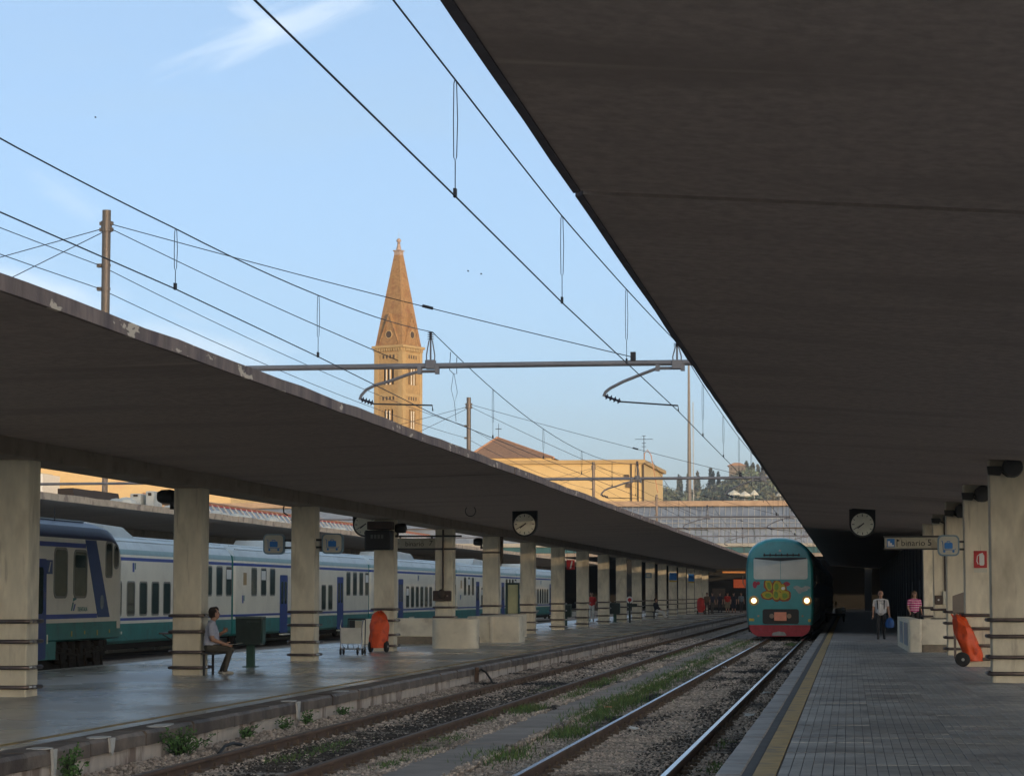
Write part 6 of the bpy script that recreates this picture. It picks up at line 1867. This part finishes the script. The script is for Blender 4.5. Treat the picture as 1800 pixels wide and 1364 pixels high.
# wheeled extinguishers under tarpaulin covers
def covered_trolley(name, label, base, scale, lean, yaw, mat, tag_plate=False, wy=.02):
    t = thing(name, label, 'covered trolley', base, 'covered fire extinguisher trolleys', rotz=yaw)
    ORG[t.name] = Vector((0, 0, 0))
    s = scale; n = 30; rows = 22; v = []; f = []
    rr = random.Random(int(base[1]))
    ph = [rr.uniform(0, 6.28) for _ in range(6)]
    for j in range(rows + 1):
        h = j / rows
        # slim bag: narrow at the foot, bulging in the middle, peaked at the top
        w = (.26 + .06 * math.sin(math.pi * min(1, h * 1.15))) * (1 if h < .86 else max(.08, 1 - ((h - .86) / .14) ** 2 * .75))
        d = w * .78
        for k in range(n):
            a = 2 * math.pi * k / n
            wr = 1 + .08 * math.sin(3 * a + ph[0] + 5 * h) + .05 * math.sin(7 * a + ph[1] - 9 * h) + .05 * math.sin(2 * a + 14 * h + ph[2]) + .03 * math.sin(11 * a + 4 * h)
            x = w * wr * math.cos(a); y = d * wr * math.sin(a)
            z = .14 + h * 1.16
            if h > .8: z += .05 * math.sin(2 * a + ph[3])
            v.append((x * s, (y + lean * (h - .1)) * s, z * s))
    for j in range(rows):
        for k in range(n): f.append((j * n + k, j * n + (k + 1) % n, (j + 1) * n + (k + 1) % n, (j + 1) * n + k))
    f.append(tuple(range(n))); f.append(tuple(rows * n + k for k in range(n)))
    mb = MB(); mb.add(v, f); mb.build('cover', mat, t, smooth=True, ang=60)
    # a loose fold rising at the handle
    zt = 1.30 * s
    mb = MB(); y0 = lean * .9 * s
    mb.add([(-.09 * s, y0 - .04 * s, zt - .25 * s), (.09 * s, y0 - .04 * s, zt - .25 * s), (.05 * s, y0 + (lean * .16 + .10) * s, zt + .05 * s), (-.04 * s, y0 + (lean * .16 + .10) * s, zt + .05 * s),
            (-.09 * s, y0 + .05 * s, zt - .25 * s), (.09 * s, y0 + .05 * s, zt - .25 * s), (.05 * s, y0 + (lean * .16 + .13) * s, zt + .03 * s), (-.04 * s, y0 + (lean * .16 + .13) * s, zt + .03 * s)],
           [(0, 1, 2, 3), (4, 7, 6, 5), (0, 4, 5, 1), (1, 5, 6, 2), (2, 6, 7, 3), (3, 7, 4, 0)])
    mb.build('cover_fold', mat, t)
    for sx in (-1, 1):
        w = MB().lathe([(.03, -.04), (.12, -.042), (.155, -.03), (.16, 0), (.155, .03), (.12, .042), (.03, .04)], (sx * .27 * s, wy, .16), 'x', 22).build('wheel', m_tyre, t, smooth=True)
        MB().lathe([(.035, -.052), (.035, .052)], (sx * .27 * s, wy, .16), 'x', 10).build('hub', m_rib, w)
    MB().tube([(-.30 * s, wy, .16), (.30 * s, wy, .16)], .02, 6).build('axle', m_dark, t)
    if tag_plate: MB().box(.24 * s, .262 * s, -.04, .05, .80 * s, .98 * s).build('tag', m_white, t)
    return t


g_ = at(665, 1146, Z=0)
covered_trolley('extinguisher_trolley', 'orange tarpaulin covered trolley in front of the fourth left column', (g_.x, g_.y, 0), .86, .12, R(-8), m_orange)
g_ = at(1700, 1171, Z=0)
ct = covered_trolley('extinguisher_trolley', 'orange tarpaulin covered trolley leaning beside the nearest right column', (g_.x + .14, g_.y, 0), .88, .40, R(90), m_orange, False, .24)
g_ = at(1232, 1079, Z=0)
covered_trolley('extinguisher_trolley', 'small red covered trolley far along the left platform beside a person', (g_.x, g_.y, 0), 1.0, .1, R(-10), m_redcover)

# small things along the far left platform
for (px, py, w, h, yy, mat, lab) in ((1140, 1011, 11, 9, 160.2, m_signrim, 'small teal framed notice on a far left column'), (1183, 1013, 13, 13, 181.7, m_signblue, 'small blue sign on a far left column, nearer one'), (1215, 1015, 10, 13, 203, m_signblue, 'small blue sign on a far left column, farther one')):
    c = at(px, py, Y=yy); s = yy / FPX
    i = round((yy - CL_Y) / CL_S); yf = CL_Y + i * CL_S
    c = at(px, py, Y=yf); s = yf / FPX
    t = thing('column_sign', lab, 'sign', (c.x, yf, c.z), 'signs on the far left columns')
    MB().box(c.x - w * s / 2, c.x + w * s / 2, yf - .06, yf - .005, c.z - h * s / 2, c.z + h * s / 2, .01).build('plate', mat, t)
    if mat is m_signblue: MB().box(c.x - w * s / 2, c.x + w * s / 2, yf - .055, yf - .01, c.z - h * s / 2 - .12, c.z - h * s / 2 - .005).build('strip', m_marker, t)
    else: MB().box(c.x - w * s * .32, c.x + w * s * .32, yf - .07, yf - .062, c.z - h * s * .3, c.z + h * s * .3).build('sheet', m_signface, t)
g_ = at(1107, 1094, Z=0); c = at(1107, 1054, Y=g_.y)
t = thing('round_sign', 'round red and white sign on a dark post beside the far left columns', 'sign', (g_.x, g_.y, 0))
MB().tube([(g_.x, g_.y, 0), (g_.x, g_.y, c.z)], .06, 8).build('post', m_bin, t)
d_ = MB().lathe([(.20, -.05), (.20, -.02)], (c.x, g_.y, c.z), 'y', 18).build('disc', m_white, t)
MB().lathe([(.11, -.06), (.11, -.051)], (c.x, g_.y, c.z), 'y', 14).build('disc_centre', m_signred, d_)
MB().box(g_.x + .08, g_.x + .42, g_.y - .1, g_.y + .1, c.z - .40, c.z - .22, .02).build('shelf', m_bin, t)
# red lettered banner beyond the ninth column
c = at(1003, 988, Y=150)
t = thing('red_banner', 'red banner with a pale stripe seen high between the eighth and ninth columns', 'banner', (-16.5, 118, 3))
a, b = at(996, 984, Y=118.5), at(1010, 1001, Y=118.5)
MB().box(a.x, b.x, 118.5, 118.54, b.z, a.z).build('panel', m_signred, t)
MB().prism([(a.x + .15, b.z + .05), (a.x + .22, b.z + .05), (a.x + .3, a.z - .05), (a.x + .23, a.z - .05)], 'y', 118.47, 118.498).build('stripe', m_white, t)
for x in (a.x + .02, b.x - .02): MB().tube([(x, 118.52, a.z), (x, 118.52, 4.2)], .01, 5).build('hanger_rod', m_dark, t)
# shop front with an orange lit sign in the station hall
p, q = at(1285, 1018, Y=252), at(1311, 1033, Y=252)
t = thing('hall_kiosk', 'dim kiosk with an orange sign inside the dark station hall', 'kiosk', (p.x, 252, 0))
MB().box(p.x - 3.2, q.x + .4, 252.2, 256, 0, 4.2).build('wall', m_hall, t)
MB().box(p.x + .25, q.x, 252.05, 252.19, q.z, p.z).build('sign_panel', m_shopsign, t)
r_ = at(1270, 1004, Y=252); s2 = at(1310, 1007, Y=252)
MB().box(r_.x, s2.x, 252.05, 252.19, s2.z, r_.z).build('light_strip', m_shoplight, t)
MB().box(p.x - 1.9, p.x - .6, 252.1, 252.19, .3, 2.2).build('shutter', m_pipe, t)
# baggage tractor in the dark, right of the teal train
g_ = at(1468, 1093, Z=0)
t = thing('baggage_cart', 'dim baggage cart with pale sacks in the dark beside the teal train', 'baggage cart', (g_.x, g_.y, 0))
MB().box(g_.x - .6, g_.x + .6, g_.y, g_.y + 2, .35, .5, .03).build('deck', m_dark, t)
for x in (-.5, .5):
    for y in (.3, 1.7): MB().lathe([(.05, -.06), (.2, -.05), (.2, .05), (.05, .06)], (g_.x + x, g_.y + y, .2), 'x', 14).build('wheel', m_tyre, t)
for x, z, r in ((-.35, .68, .22), (.2, .66, .2), (.45, .72, .18)):
    mb = MB(); mb.ball((g_.x + x, g_.y + .4, z), r, 10, 7, (1.1, 1, .8)); mb.build('sack', m_clutter, t, smooth=True)
MB().lathe([(.05, .9), (.07, 1.0), (.05, 1.1)], (g_.x + .05, g_.y + .6, .1), n=10).build('lamp', m_marker, t)
MB().tube([(g_.x + .05, g_.y + .6, .5), (g_.x + .05, g_.y + .6, 1.02)], .02, 6).build('lamp_post', m_dark, t)
# rusty stake with a hose at the foot of the left kerb
p = at(838, 1184, X=LX1 + .06)
t = thing('rusty_stake', 'rusty stake with a curling hose at the foot of the left kerb', 'stake', (p.x, p.y, Z_BED))
MB().box(p.x - .04, p.x + .05, p.y - .05, p.y + .05, Z_BED - .02, .0, .01).build('stake', m_rust, t)
q = [at(842, 1179, X=p.x + .1), at(850, 1180, X=p.x + .2), at(858, 1183, X=p.x + .35)]
pts = [(p.x + .05, p.y, -.08), (p.x + .12, p.y - .1, -.05), (p.x + .25, p.y - .3, -.10), (p.x + .4, p.y - .6, -.24), (p.x + .5, p.y - .9, Z_BED + .02)]
MB().tube(pts, .022, 7).build('hose', m_black, t)
p = at(395, 1318, X=LX1 + .5)
t = thing('cut_cable', 'cut black cable end lying beside the dull rail near the weed patch', 'cable', (p.x, p.y, Z_BED))
pts = [(p.x + .1, p.y - .7, Z_BED + .03), (p.x + .05, p.y - .3, Z_BED + .06), (p.x, p.y, Z_BED + .08), (p.x - .05, p.y + .6, Z_BED + .08), (p.x - .05, p.y + 1.1, Z_BED + .03)]
MB().tube(pts, .02, 7).build('cable', m_black, t)
# clutter on the farther canopy roof
zr = 4.46 + .2
for i, (px, py, w, h, d, lab) in enumerate(((118, 862, 36, 9, 3, 'dark low gabled vent on the farther canopy, left one'), (155, 866, 40, 8, 3, 'dark low gabled vent on the farther canopy, right one'))):
    yy = 82 + 5 * i; c = at(px, 874, Y=yy); s = yy / FPX
    t = thing('roof_vent', lab, 'roof vent', (c.x, yy, zr), 'roof vents on the farther canopy')
    mb = MB(); z1 = at(px, py - h / 2, Y=yy).z; mb.prism([(c.x - w * s / 2, zr), (c.x + w * s / 2, zr), (c.x + w * s * .28, z1), (c.x - w * s * .5, z1 - .02)], 'y', yy, yy + d); mb.build('hood', m_hole, t)
for i, (px, py, w, h, lab) in enumerate(((238, 872, 20, 9, 'pale box on the farther canopy near the second column'), (263, 870, 15, 14, 'pale cabinet with a dark hatch on the farther canopy'))):
    yy = 92; c = at(px, py, Y=yy); s = yy / FPX
    t = thing('roof_cabinet', lab, 'roof cabinet', (c.x, yy, zr), 'cabinets on the farther canopy')
    z1 = at(px, py - h / 2, Y=yy).z
    MB().box(c.x - w * s / 2, c.x + w * s / 2, yy, yy + 1.2, zr - .2, z1, .03).build('case', m_clutter, t)
    MB().box(c.x - w * s * .18, c.x + w * s * .22, yy - .02, yy - .002, z1 - h * s * .6, z1 - h * s * .2).build('hatch', m_hole, t)
for i, px in enumerate((205, 222, 300, 380, 395, 415, 430, 460, 478, 493, 575, 590, 600)):
    yy = 88 + i * 3.2; rr = random.Random(i)
    x = -24.6 - rr.uniform(0, .8)
    t_ = (at(px, 880, X=x)); mb = MB()
    mb.ball((x, t_.y, zr + .05), rr.uniform(.18, .34), 8, 6, (1.2, 1.6, .8))
    tag(mb.build('rubble_heap', m_clutter, smooth=True), 'pale lump of rubble on the farther canopy edge, %s from the left' % ORD[i], 'rubble', 'rubble along the farther canopy edge')
p = at(213, 868, Y=100)
t = thing('bush', 'dry leafless bush growing on the farther canopy before the peach facade', 'bush', (p.x, 100, zr))
V, F, tc = leaf_cloud([(p.x, 100, zr + .5), (p.x + .3, 100, zr + .35), (p.x - .4, 100, zr + .3)], [(.45, .4, .4), (.4, .4, .3), (.4, .4, .3)], 700, .035)
link_mesh('crown', raw_mesh('crown', V - np.array((p.x, 100, zr)), F, m_clutter, tc), t, (p.x, 100, zr))
MB().tube([(p.x, 100, zr - .1), (p.x, 100, zr + .5)], [.04, .02], 6).build('stem', m_bark, t)
# tile-like hut among people (folding seat at the second column)
yy = CL_Y + CL_S
t = thing('folding_bench', 'dark folding bench on the side of the second left column', 'bench', (CL_X + CL_W + .2, yy, 0))
MB().box(CL_X + CL_W + .09, CL_X + CL_W + .40, yy - .35, yy + .55, .42, .46, .01).build('seat', m_dark, t)
for y in (-.25, .45): MB().tube([(CL_X + CL_W + .14, yy + y, 0), (CL_X + CL_W + .14, yy + y, .42)], .03, 6).build('leg', m_dark, t)
t = thing('bar_shelf', 'dark bar jutting out on the left of the second left column', 'bar', (CL_X - .2, yy, .83))
MB().box(CL_X - .26, CL_X - .055, yy - .08, yy + .3, .815, .85, .008).build('shelf', m_iron, t)
MB().tube([(CL_X - .2, yy, .81), (CL_X - .002, yy, .70)], .012, 6).build('brace', m_iron, t)


# =================================================================== PEOPLE
def cloth(name, col): return material(name, col, 0.8, 0.12, 14, bump=0.15, bs=60)


m_hairdark = cloth('dark_hair', (0.025, 0.016, 0.012)); m_hairgrey = cloth('grey_hair', (0.22, 0.2, 0.18)); m_hairfair = cloth('brown_hair', (0.12, 0.075, 0.04))
m_shoe = cloth('dark_shoe', (0.02, 0.018, 0.017)); m_shoepale = cloth('pale_shoe', (0.38, 0.35, 0.30)); m_eye = material('eye', (0.02, 0.015, 0.012), 0.3)
m_lip = material('lip', (0.30, 0.12, 0.09), 0.5)
MATS = {'skin': m_skin, 'eye': m_eye, 'lip': m_lip}


def figure(name, label, base, rotz, caps, mats, vox=0.010, group=None, stripes=None):
    """caps: (a, b, ra, rb, material key) tapered limbs in the figure's own axes (facing -y). One continuous surface is grown over them."""
    root = thing(name, label, 'person', base, group, rotz)
    mb = MB()
    for a, b, ra, rb, k in caps:
        a, b = Vector(a), Vector(b)
        d = b - a; L_ = d.length
        if L_ < 1e-6: d = Vector((0, 0, 1)); L_ = 1e-6
        dn = d.normalized(); pts, rad = [], []
        for t in (-1, -.7, -.35, 0): pts.append(a + dn * ra * t); rad.append(max(.001, ra * math.sqrt(max(0, 1 - t * t))))
        for t in (0, .35, .7, 1): pts.append(b + dn * rb * t); rad.append(max(.001, rb * math.sqrt(max(0, 1 - t * t))))
        mb.tube(pts, rad, 12)
    me = mb.mesh('body', m_skin, fix=True)
    o = bpy.data.objects.new('body', me); COL.objects.link(o)
    md = o.modifiers.new('r', 'REMESH'); md.mode = 'VOXEL'; md.voxel_size = vox
    sm = o.modifiers.new('s', 'SMOOTH'); sm.factor = .5; sm.iterations = 3
    bpy.context.view_layer.update()
    dg = bpy.context.evaluated_depsgraph_get()
    me2 = bpy.data.meshes.new_from_object(o.evaluated_get(dg))
    bpy.data.objects.remove(o)
    me2.materials.clear()
    keys = list(dict.fromkeys(c[4] for c in caps))
    for k in keys: me2.materials.append(mats.get(k) or MATS[k])
    n = len(me2.polygons)
    C_ = np.zeros(n * 3, np.float32); me2.polygons.foreach_get('center', C_); C_ = C_.reshape(-1, 3)
    best = np.full(n, 1e9); idx = np.zeros(n, np.int32)
    for a, b, ra, rb, k in caps:
        a, b = np.array(a, float), np.array(b, float); d = b - a; q = d @ d + 1e-12
        t = np.clip(((C_ - a) @ d) / q, 0, 1)
        dist = np.linalg.norm(C_ - (a + t[:, None] * d), axis=1) - (ra + (rb - ra) * t)
        m_ = dist < best; best[m_] = dist[m_]; idx[m_] = keys.index(k)
    if stripes:
        me2.materials.append(mats[stripes[1]])
        idx[(idx == keys.index(stripes[0])) & (((C_[:, 2] / stripes[2]) % 1.0) < .36)] = len(keys)
    me2.polygons.foreach_set('material_index', idx)
    me2.polygons.foreach_set('use_smooth', [True] * n)
    me2.name = 'body'
    b_ = bpy.data.objects.new('body', me2); COL.objects.link(b_); b_.parent = root
    ORG[b_.name] = Vector(base); ORG[root.name] = Vector((0, 0, 0))
    return root


def head(c, look=(0, -1, 0), hair='hair', bald=False, long=False):
    """Head parts round centre c, face towards `look` (horizontal)."""
    c = Vector(c); f = Vector(look).normalized(); s = Vector((-f.y, f.x, 0)); u = Vector((0, 0, 1))
    P = lambda a, b, d: tuple(c + f * a + s * b + u * d)
    out = [(P(-.012, 0, .03), P(-.005, 0, .045), .092, .088, 'skin'), (P(.028, 0, -.02), P(.036, 0, -.078), .066, .046, 'skin'),
           (P(.092, 0, .012), P(.108, 0, -.018), .010, .015, 'skin'), (P(.078, 0, -.056), P(.080, 0, -.056), .014, .014, 'lip'),
           (P(.05, .02, -.05), P(.05, -.02, -.05), .045, .045, 'skin')]
    for q in (-1, 1):
        out += [(P(.078, q * .032, .014), P(.079, q * .032, .014), .011, .011, 'eye'), (P(.074, q * .018, .034), P(.066, q * .048, .034), .012, .010, hair if not bald else 'skin'),
                (P(-.005, q * .090, .02), P(-.008, q * .090, -.025), .014, .010, 'skin')]
    if not bald:
        out += [(P(-.035, 0, .055), P(.025, 0, .085), .092, .066, hair), (P(-.05, 0, .03), P(-.06, 0, -.03), .085, .062, hair)]
        for q in (-1, 1): out += [(P(-.02, q * .05, .05), P(-.035, q * .055, -.02), .055, .045, hair)]
    else:
        out += [(P(-.055, 0, .02), P(-.06, 0, -.03), .072, .058, hair)]
        for q in (-1, 1): out += [(P(-.03, q * .062, .01), P(-.035, q * .06, -.03), .036, .032, hair)]
    if long: out += [(P(-.06, 0, 0), P(-.07, 0, -.2), .085, .06, hair)] + [(P(-.02, q * .07, .03), P(-.03, q * .085, -.17), .045, .035, hair) for q in (-1, 1)]
    return out


def hand(w, d, side, curl=.5, palm_n=None):
    """A hand growing from wrist w along direction d; side = direction of the thumb."""
    w, d = Vector(w), Vector(d).normalized(); sd = Vector(side); sd = (sd - d * sd.dot(d)).normalized(); n = d.cross(sd)
    out = [(tuple(w), tuple(w + d * .06), .026, .034, 'skin'), (tuple(w + d * .03 + sd * .02), tuple(w + d * .085 + sd * .022), .020, .018, 'skin'), (tuple(w + d * .03 - sd * .02), tuple(w + d * .08 - sd * .022), .020, .017, 'skin')]
    for k, (o, l) in enumerate(((.030, .070), (.010, .080), (-.011, .074), (-.031, .058))):
        b = w + d * .085 + sd * o; m = b + (d * math.cos(curl * .7) + n * math.sin(curl * .7)) * l * .5; e = m + (d * math.cos(curl * 1.8) + n * math.sin(curl * 1.8)) * l * .5
        out += [(tuple(b), tuple(m), .0105, .0095, 'skin'), (tuple(m), tuple(e), .0095, .008, 'skin')]
    b = w + d * .03 + sd * .035; m = b + (d * .6 + sd * .6 + n * .25).normalized() * .04; e = m + (d * .9 + n * .35).normalized() * .035
    out += [(tuple(b), tuple(m), .014, .012, 'skin'), (tuple(m), tuple(e), .012, .009, 'skin')]
    return out


def torso(pel, chest, sh_w, top, low, belly=.0, f=(0, -1, 0)):
    pel, chest = Vector(pel), Vector(chest); f = Vector(f); s = Vector((-f.y, f.x, 0)); out = []
    for q in (-1, 1):
        out += [(tuple(pel + s * q * .075 + Vector((0, 0, .08))), tuple(chest + s * q * .085), .115 + belly * .3, .118, top), (tuple(pel + s * q * .08), tuple(pel + s * q * .08 + Vector((0, 0, .05))), .112, .110, low),
                (tuple(chest + s * q * .02 + Vector((0, 0, .09))), tuple(chest + s * q * (sh_w - .03) + Vector((0, 0, .075))), .085, .072, top)]
    mid = pel.lerp(chest, .45) + f * (.03 + belly)
    out += [(tuple(mid - Vector((0, 0, .08))), tuple(mid + Vector((0, 0, .12))), .12 + belly, .115 + belly * .5, top)]
    return out


def limb(pts, rs, keys):
    return [(tuple(pts[i]), tuple(pts[i + 1]), rs[i], rs[i + 1], keys[i]) for i in range(len(pts) - 1)]


def standing(top='shirt', legs='trousers', shoe='shoe', hair='hair', sleeve='short', stride=.0, belly=.0, bald=False, long=False, armL=None, armR=None, skirt=False, bare=False):
    c = torso((0, 0, .92), (0, 0, 1.30), .20, top, legs, belly)
    c += [((0, .005, 1.40), (0, -.01, 1.53), .058, .054, 'skin')]
    c += head((0, -.015, 1.62), hair=hair, bald=bald, long=long)
    for q, y in ((-1, -stride), (1, stride)):
        hip = Vector((q * .09, 0, .90)); knee = Vector((q * .10, y * .55 - .03, .50)); ank = Vector((q * .105, y + (.04 if y > 0 else 0), .085)); toe = ank + Vector((q * .02, -.15, -.045))
        lk = 'skin' if bare else legs
        c += limb([hip, knee, ank], [.098, .062, .045], [legs, lk]) + [(tuple(ank + Vector((0, .03, -.04))), tuple(toe), .042, .036, shoe)]
        if skirt: c += [(tuple(hip), tuple(knee + Vector((0, 0, .02))), .13, .14, legs)]
    for q, arm in ((-1, armL), (1, armR)):
        sh = Vector((q * .205, 0, 1.375)); el, wr = arm if arm else (Vector((q * .255, .03, 1.10)), Vector((q * .26, -.05, .86)))
        mid = sh.lerp(el, .62)
        c += limb([sh, mid, el, wr], [.066, .060 if sleeve == 'short' else .055, .043, .031], [top, 'skin' if sleeve == 'short' else top, 'skin' if sleeve == 'short' else top])
        c += hand(wr, (wr - el), (0, -1, 0), .55)
    return c


# man in a white shirt walking towards the camera with a backpack and a blue bag
g_ = at(1549, 1123.5, Z=0)
mt = {'shirt': cloth('white_shirt', (0.62, 0.60, 0.60)), 'trousers': cloth('black_trousers', (0.018, 0.018, 0.022)), 'shoe': m_shoe, 'hair': m_hairgrey, 'strap': cloth('backpack_strap', (0.02, 0.018, 0.02))}
cp = standing(stride=.20, belly=.035, bald=True, armL=(Vector((-.265, .06, 1.11)), Vector((-.28, -.04, .87))), armR=(Vector((.27, .02, 1.10)), Vector((.30, -.02, .85))))
for q in (-1, 1): cp += [((q * .11, -.155, 1.10), (q * .125, -.125, 1.36), .022, .022, 'strap'), ((q * .125, -.12, 1.36), (q * .12, .06, 1.46), .024, .024, 'strap')]
figure('person', 'man in a white shirt with backpack straps walking towards the camera', g_, 0, cp, mt, .0085)
t = thing('backpack', 'dark backpack on the back of the man in the white shirt', 'backpack', g_)
mb = MB(); mb.ball((g_.x, g_.y + .22, 1.22), .2, 14, 10, (.85, .6, 1.25)); mb.build('bag', mt['strap'], t, smooth=True)
t = thing('carrier_bag', 'blue carrier bag hanging from the walking man\'s hand', 'bag', (g_.x + .30, g_.y, .4))
m_bag = material('blue_bag', (0.02, 0.10, 0.34), .5, .3, 6)
mb = MB(); mb.lathe([(.05, .40), (.15, .44), (.17, .58), (.12, .72), (.04, .78)], (g_.x + .31, g_.y - .04, 0), n=14); mb.build('bag', m_bag, t, smooth=True)
for q in (-.03, .03): MB().tube([(g_.x + .30 + q, g_.y - .03, .76), (g_.x + .305, g_.y - .03, .80)], .008, 5).build('handle', m_bag, t)

# woman in a striped pink top behind the right parapet
g2 = at(1608, 1120, Z=0)
mt = {'shirt': cloth('pink_top', (0.42, 0.035, 0.17)), 'band': cloth('pink_white_band', (0.60, 0.42, 0.48)), 'trousers': m_shoe, 'shoe': m_shoe, 'hair': m_hairfair}
cp = standing(long=True, armL=(Vector((-.24, .05, 1.12)), Vector((-.20, -.12, .95))), armR=(Vector((.25, .04, 1.12)), Vector((.26, -.10, .92))))
figure('person', 'woman in a pink top with pale stripes behind the right parapet', Vector((g2.x, g2.y, 0)), R(10), [(a, b, ra * .93, rb * .93, k) for a, b, ra, rb, k in cp], mt, .009, None, ('shirt', 'band', .085))

# man seated against the second left column, looking away to the right
yy = CL_Y + CL_S
bx = CL_X + CL_W + .19
mt = {'shirt': cloth('lavender_shirt', (0.40, 0.41, 0.50)), 'trousers': cloth('olive_trousers', (0.075, 0.065, 0.05)), 'shoe': m_shoepale, 'hair': m_hairdark, 'cuff': cloth('maroon_bag', (0.10, 0.03, 0.05))}
# own axes: faces -y; turned so that he faces +x and a little away
c = torso((0, .02, .56), (0, -.02, .93), .19, 'shirt', 'trousers', .02)
c += [((0, -.02, 1.02), (0, -.06, 1.13), .058, .054, 'skin')]
c += head((0, -.075, 1.225), look=(.35, -1, 0))
for q in (-1, 1):
    hip = Vector((q * .09, .0, .54)); knee = Vector((q * .12, -.40, .50)); ank = Vector((q * .11, -.22 if q > 0 else -.30, .09)); toe = ank + Vector((0, -.15, -.045))
    c += limb([hip, knee, ank], [.10, .068, .048], ['trousers', 'trousers']) + [(tuple(ank + Vector((0, .03, -.04))), tuple(toe), .044, .038, 'shoe')]
e1, w1 = Vector((-.25, -.05, .72)), Vector((-.10, -.30, .62)); e2, w2 = Vector((.25, -.04, .72)), Vector((.13, -.25, .86))
for q, el, wr in ((-1, e1, w1), (1, e2, w2)):
    sh = Vector((q * .195, -.02, 1.0)); mid = sh.lerp(el, .7)
    c += limb([sh, mid, el, wr], [.068, .062, .044, .032], ['shirt', 'skin', 'skin']) + hand(wr, wr - el, (0, 0, 1), .6)
figure('person', 'seated dark haired man in a pale shirt looking away along the platform', Vector((bx, yy + .05, 0)), R(100), c, mt, .0075)
t = thing('newspaper', 'small folded paper held in the seated man\'s lap', 'newspaper', (bx + .5, yy, .6))
MB().prism([(bx + .38, .60), (bx + .62, .63), (bx + .62, .636), (bx + .38, .606)], 'y', yy - .1, yy + .2).build('sheet', m_clutter, t)

# people far along the left platform and in front of the hall
far = [(1040, 1092, 'person in a red top and pale trousers standing between far left columns', (0.45, 0.03, 0.03), (0.60, 0.58, 0.55), m_hairdark, False, 0.2),
       (1243, 1079, 'person in brown clothes beside the small red covered trolley', (0.16, 0.10, 0.06), (0.07, 0.05, 0.04), m_hairdark, False, -.3),
       (1252, 1078, 'person in dark clothes farthest left of the group before the hall', (0.03, 0.03, 0.05), (0.10, 0.08, 0.07), m_hairdark, False, .6),
       (1279, 1077, 'person in a red top and khaki skirt in the group before the hall', (0.45, 0.03, 0.02), (0.24, 0.19, 0.12), m_hairdark, True, .1),
       (1290, 1077, 'person with bare legs and a dark dress in the group before the hall', (0.02, 0.02, 0.03), (0.02, 0.02, 0.03), m_hairdark, True, -.2),
       (1303, 1076, 'person in a grey top nearest the teal train in the group before the hall', (0.13, 0.15, 0.16), (0.05, 0.04, 0.04), m_hairfair, False, 0.4),
       (1266, 1077, 'person in a dark jacket in the middle of the group before the hall', (0.04, 0.035, 0.05), (0.03, 0.03, 0.035), m_hairdark, False, -.5)]
for i, (px, py, lab, ct_, ctr, hr, sk, rz) in enumerate(far):
    g_ = at(px, py, Z=0)
    mt = {'shirt': cloth('far_top', ct_), 'trousers': cloth('far_bottom', ctr), 'shoe': m_shoe, 'hair': hr}
    figure('person', lab, Vector((g_.x, g_.y, 0)), rz, standing(stride=.06, long=sk, skirt=sk, bare=sk), mt, .016, 'people far along the left platform')
# person leaning back against a far column, legs stretched out in pale trousers
g_ = at(1155, 1087, Z=0)
mt = {'shirt': cloth('dark_jacket', (0.02, 0.02, 0.03)), 'trousers': cloth('white_trousers', (0.60, 0.58, 0.54)), 'shoe': m_shoepale, 'hair': m_hairdark}
c = torso((0, .05, .55), (0, .12, .92), .19, 'shirt', 'shirt') + [((0, .12, 1.02), (0, .10, 1.13), .058, .054, 'skin')] + head((0, .08, 1.22), look=(.2, -1, 0))
for q in (-1, 1):
    c += limb([Vector((q * .09, 0, .54)), Vector((q * .11, -.42, .44)), Vector((q * .11, -.62, .09))], [.10, .07, .05], ['trousers', 'trousers']) + [((q * .11, -.6, .05), (q * .12, -.76, .045), .042, .036, 'shoe')]
    sh = Vector((q * .2, .1, 1.0)); el = Vector((q * .25, 0, .74)); wr = Vector((q * .12, -.22, .62)); c += limb([sh, el, wr], [.066, .048, .034], ['shirt', 'shirt']) + hand(wr, wr - el, (0, 0, 1), .5)
figure('person', 'person in dark jacket and white trousers sitting at a far left column', Vector((g_.x, g_.y, 0)), R(70), c, mt, .014)
t = thing('folding_bench', 'low bench under the person in white trousers at a far left column', 'bench', (g_.x, g_.y, 0))
MB().box(g_.x - .3, g_.x + .12, g_.y - .3, g_.y + .3, .40, .44, .01).build('seat', m_dark, t)
for q in (-.25, .25): MB().tube([(g_.x - .2, g_.y + q, 0), (g_.x - .2, g_.y + q, .40)], .03, 6).build('leg', m_dark, t)

# =================================================================== AIR
hz = MB(); hz.box(-5010, 5010, -4510, 7010, -4.0, 290)
m_haze = bpy.data.materials.new('evening_haze'); m_haze.use_nodes = True
nt = m_haze.node_tree; nt.nodes.clear()
o_ = nt.nodes.new('ShaderNodeOutputMaterial'); v_ = nt.nodes.new('ShaderNodeVolumePrincipled')
v_.inputs['Color'].default_value = (0.86, 0.90, 0.95, 1); v_.inputs['Density'].default_value = 0.00015; v_.inputs['Anisotropy'].default_value = 0.2
nt.links.new(v_.outputs['Volume'], o_.inputs['Volume'])
tag(hz.build('haze', m_haze), kind='stuff')
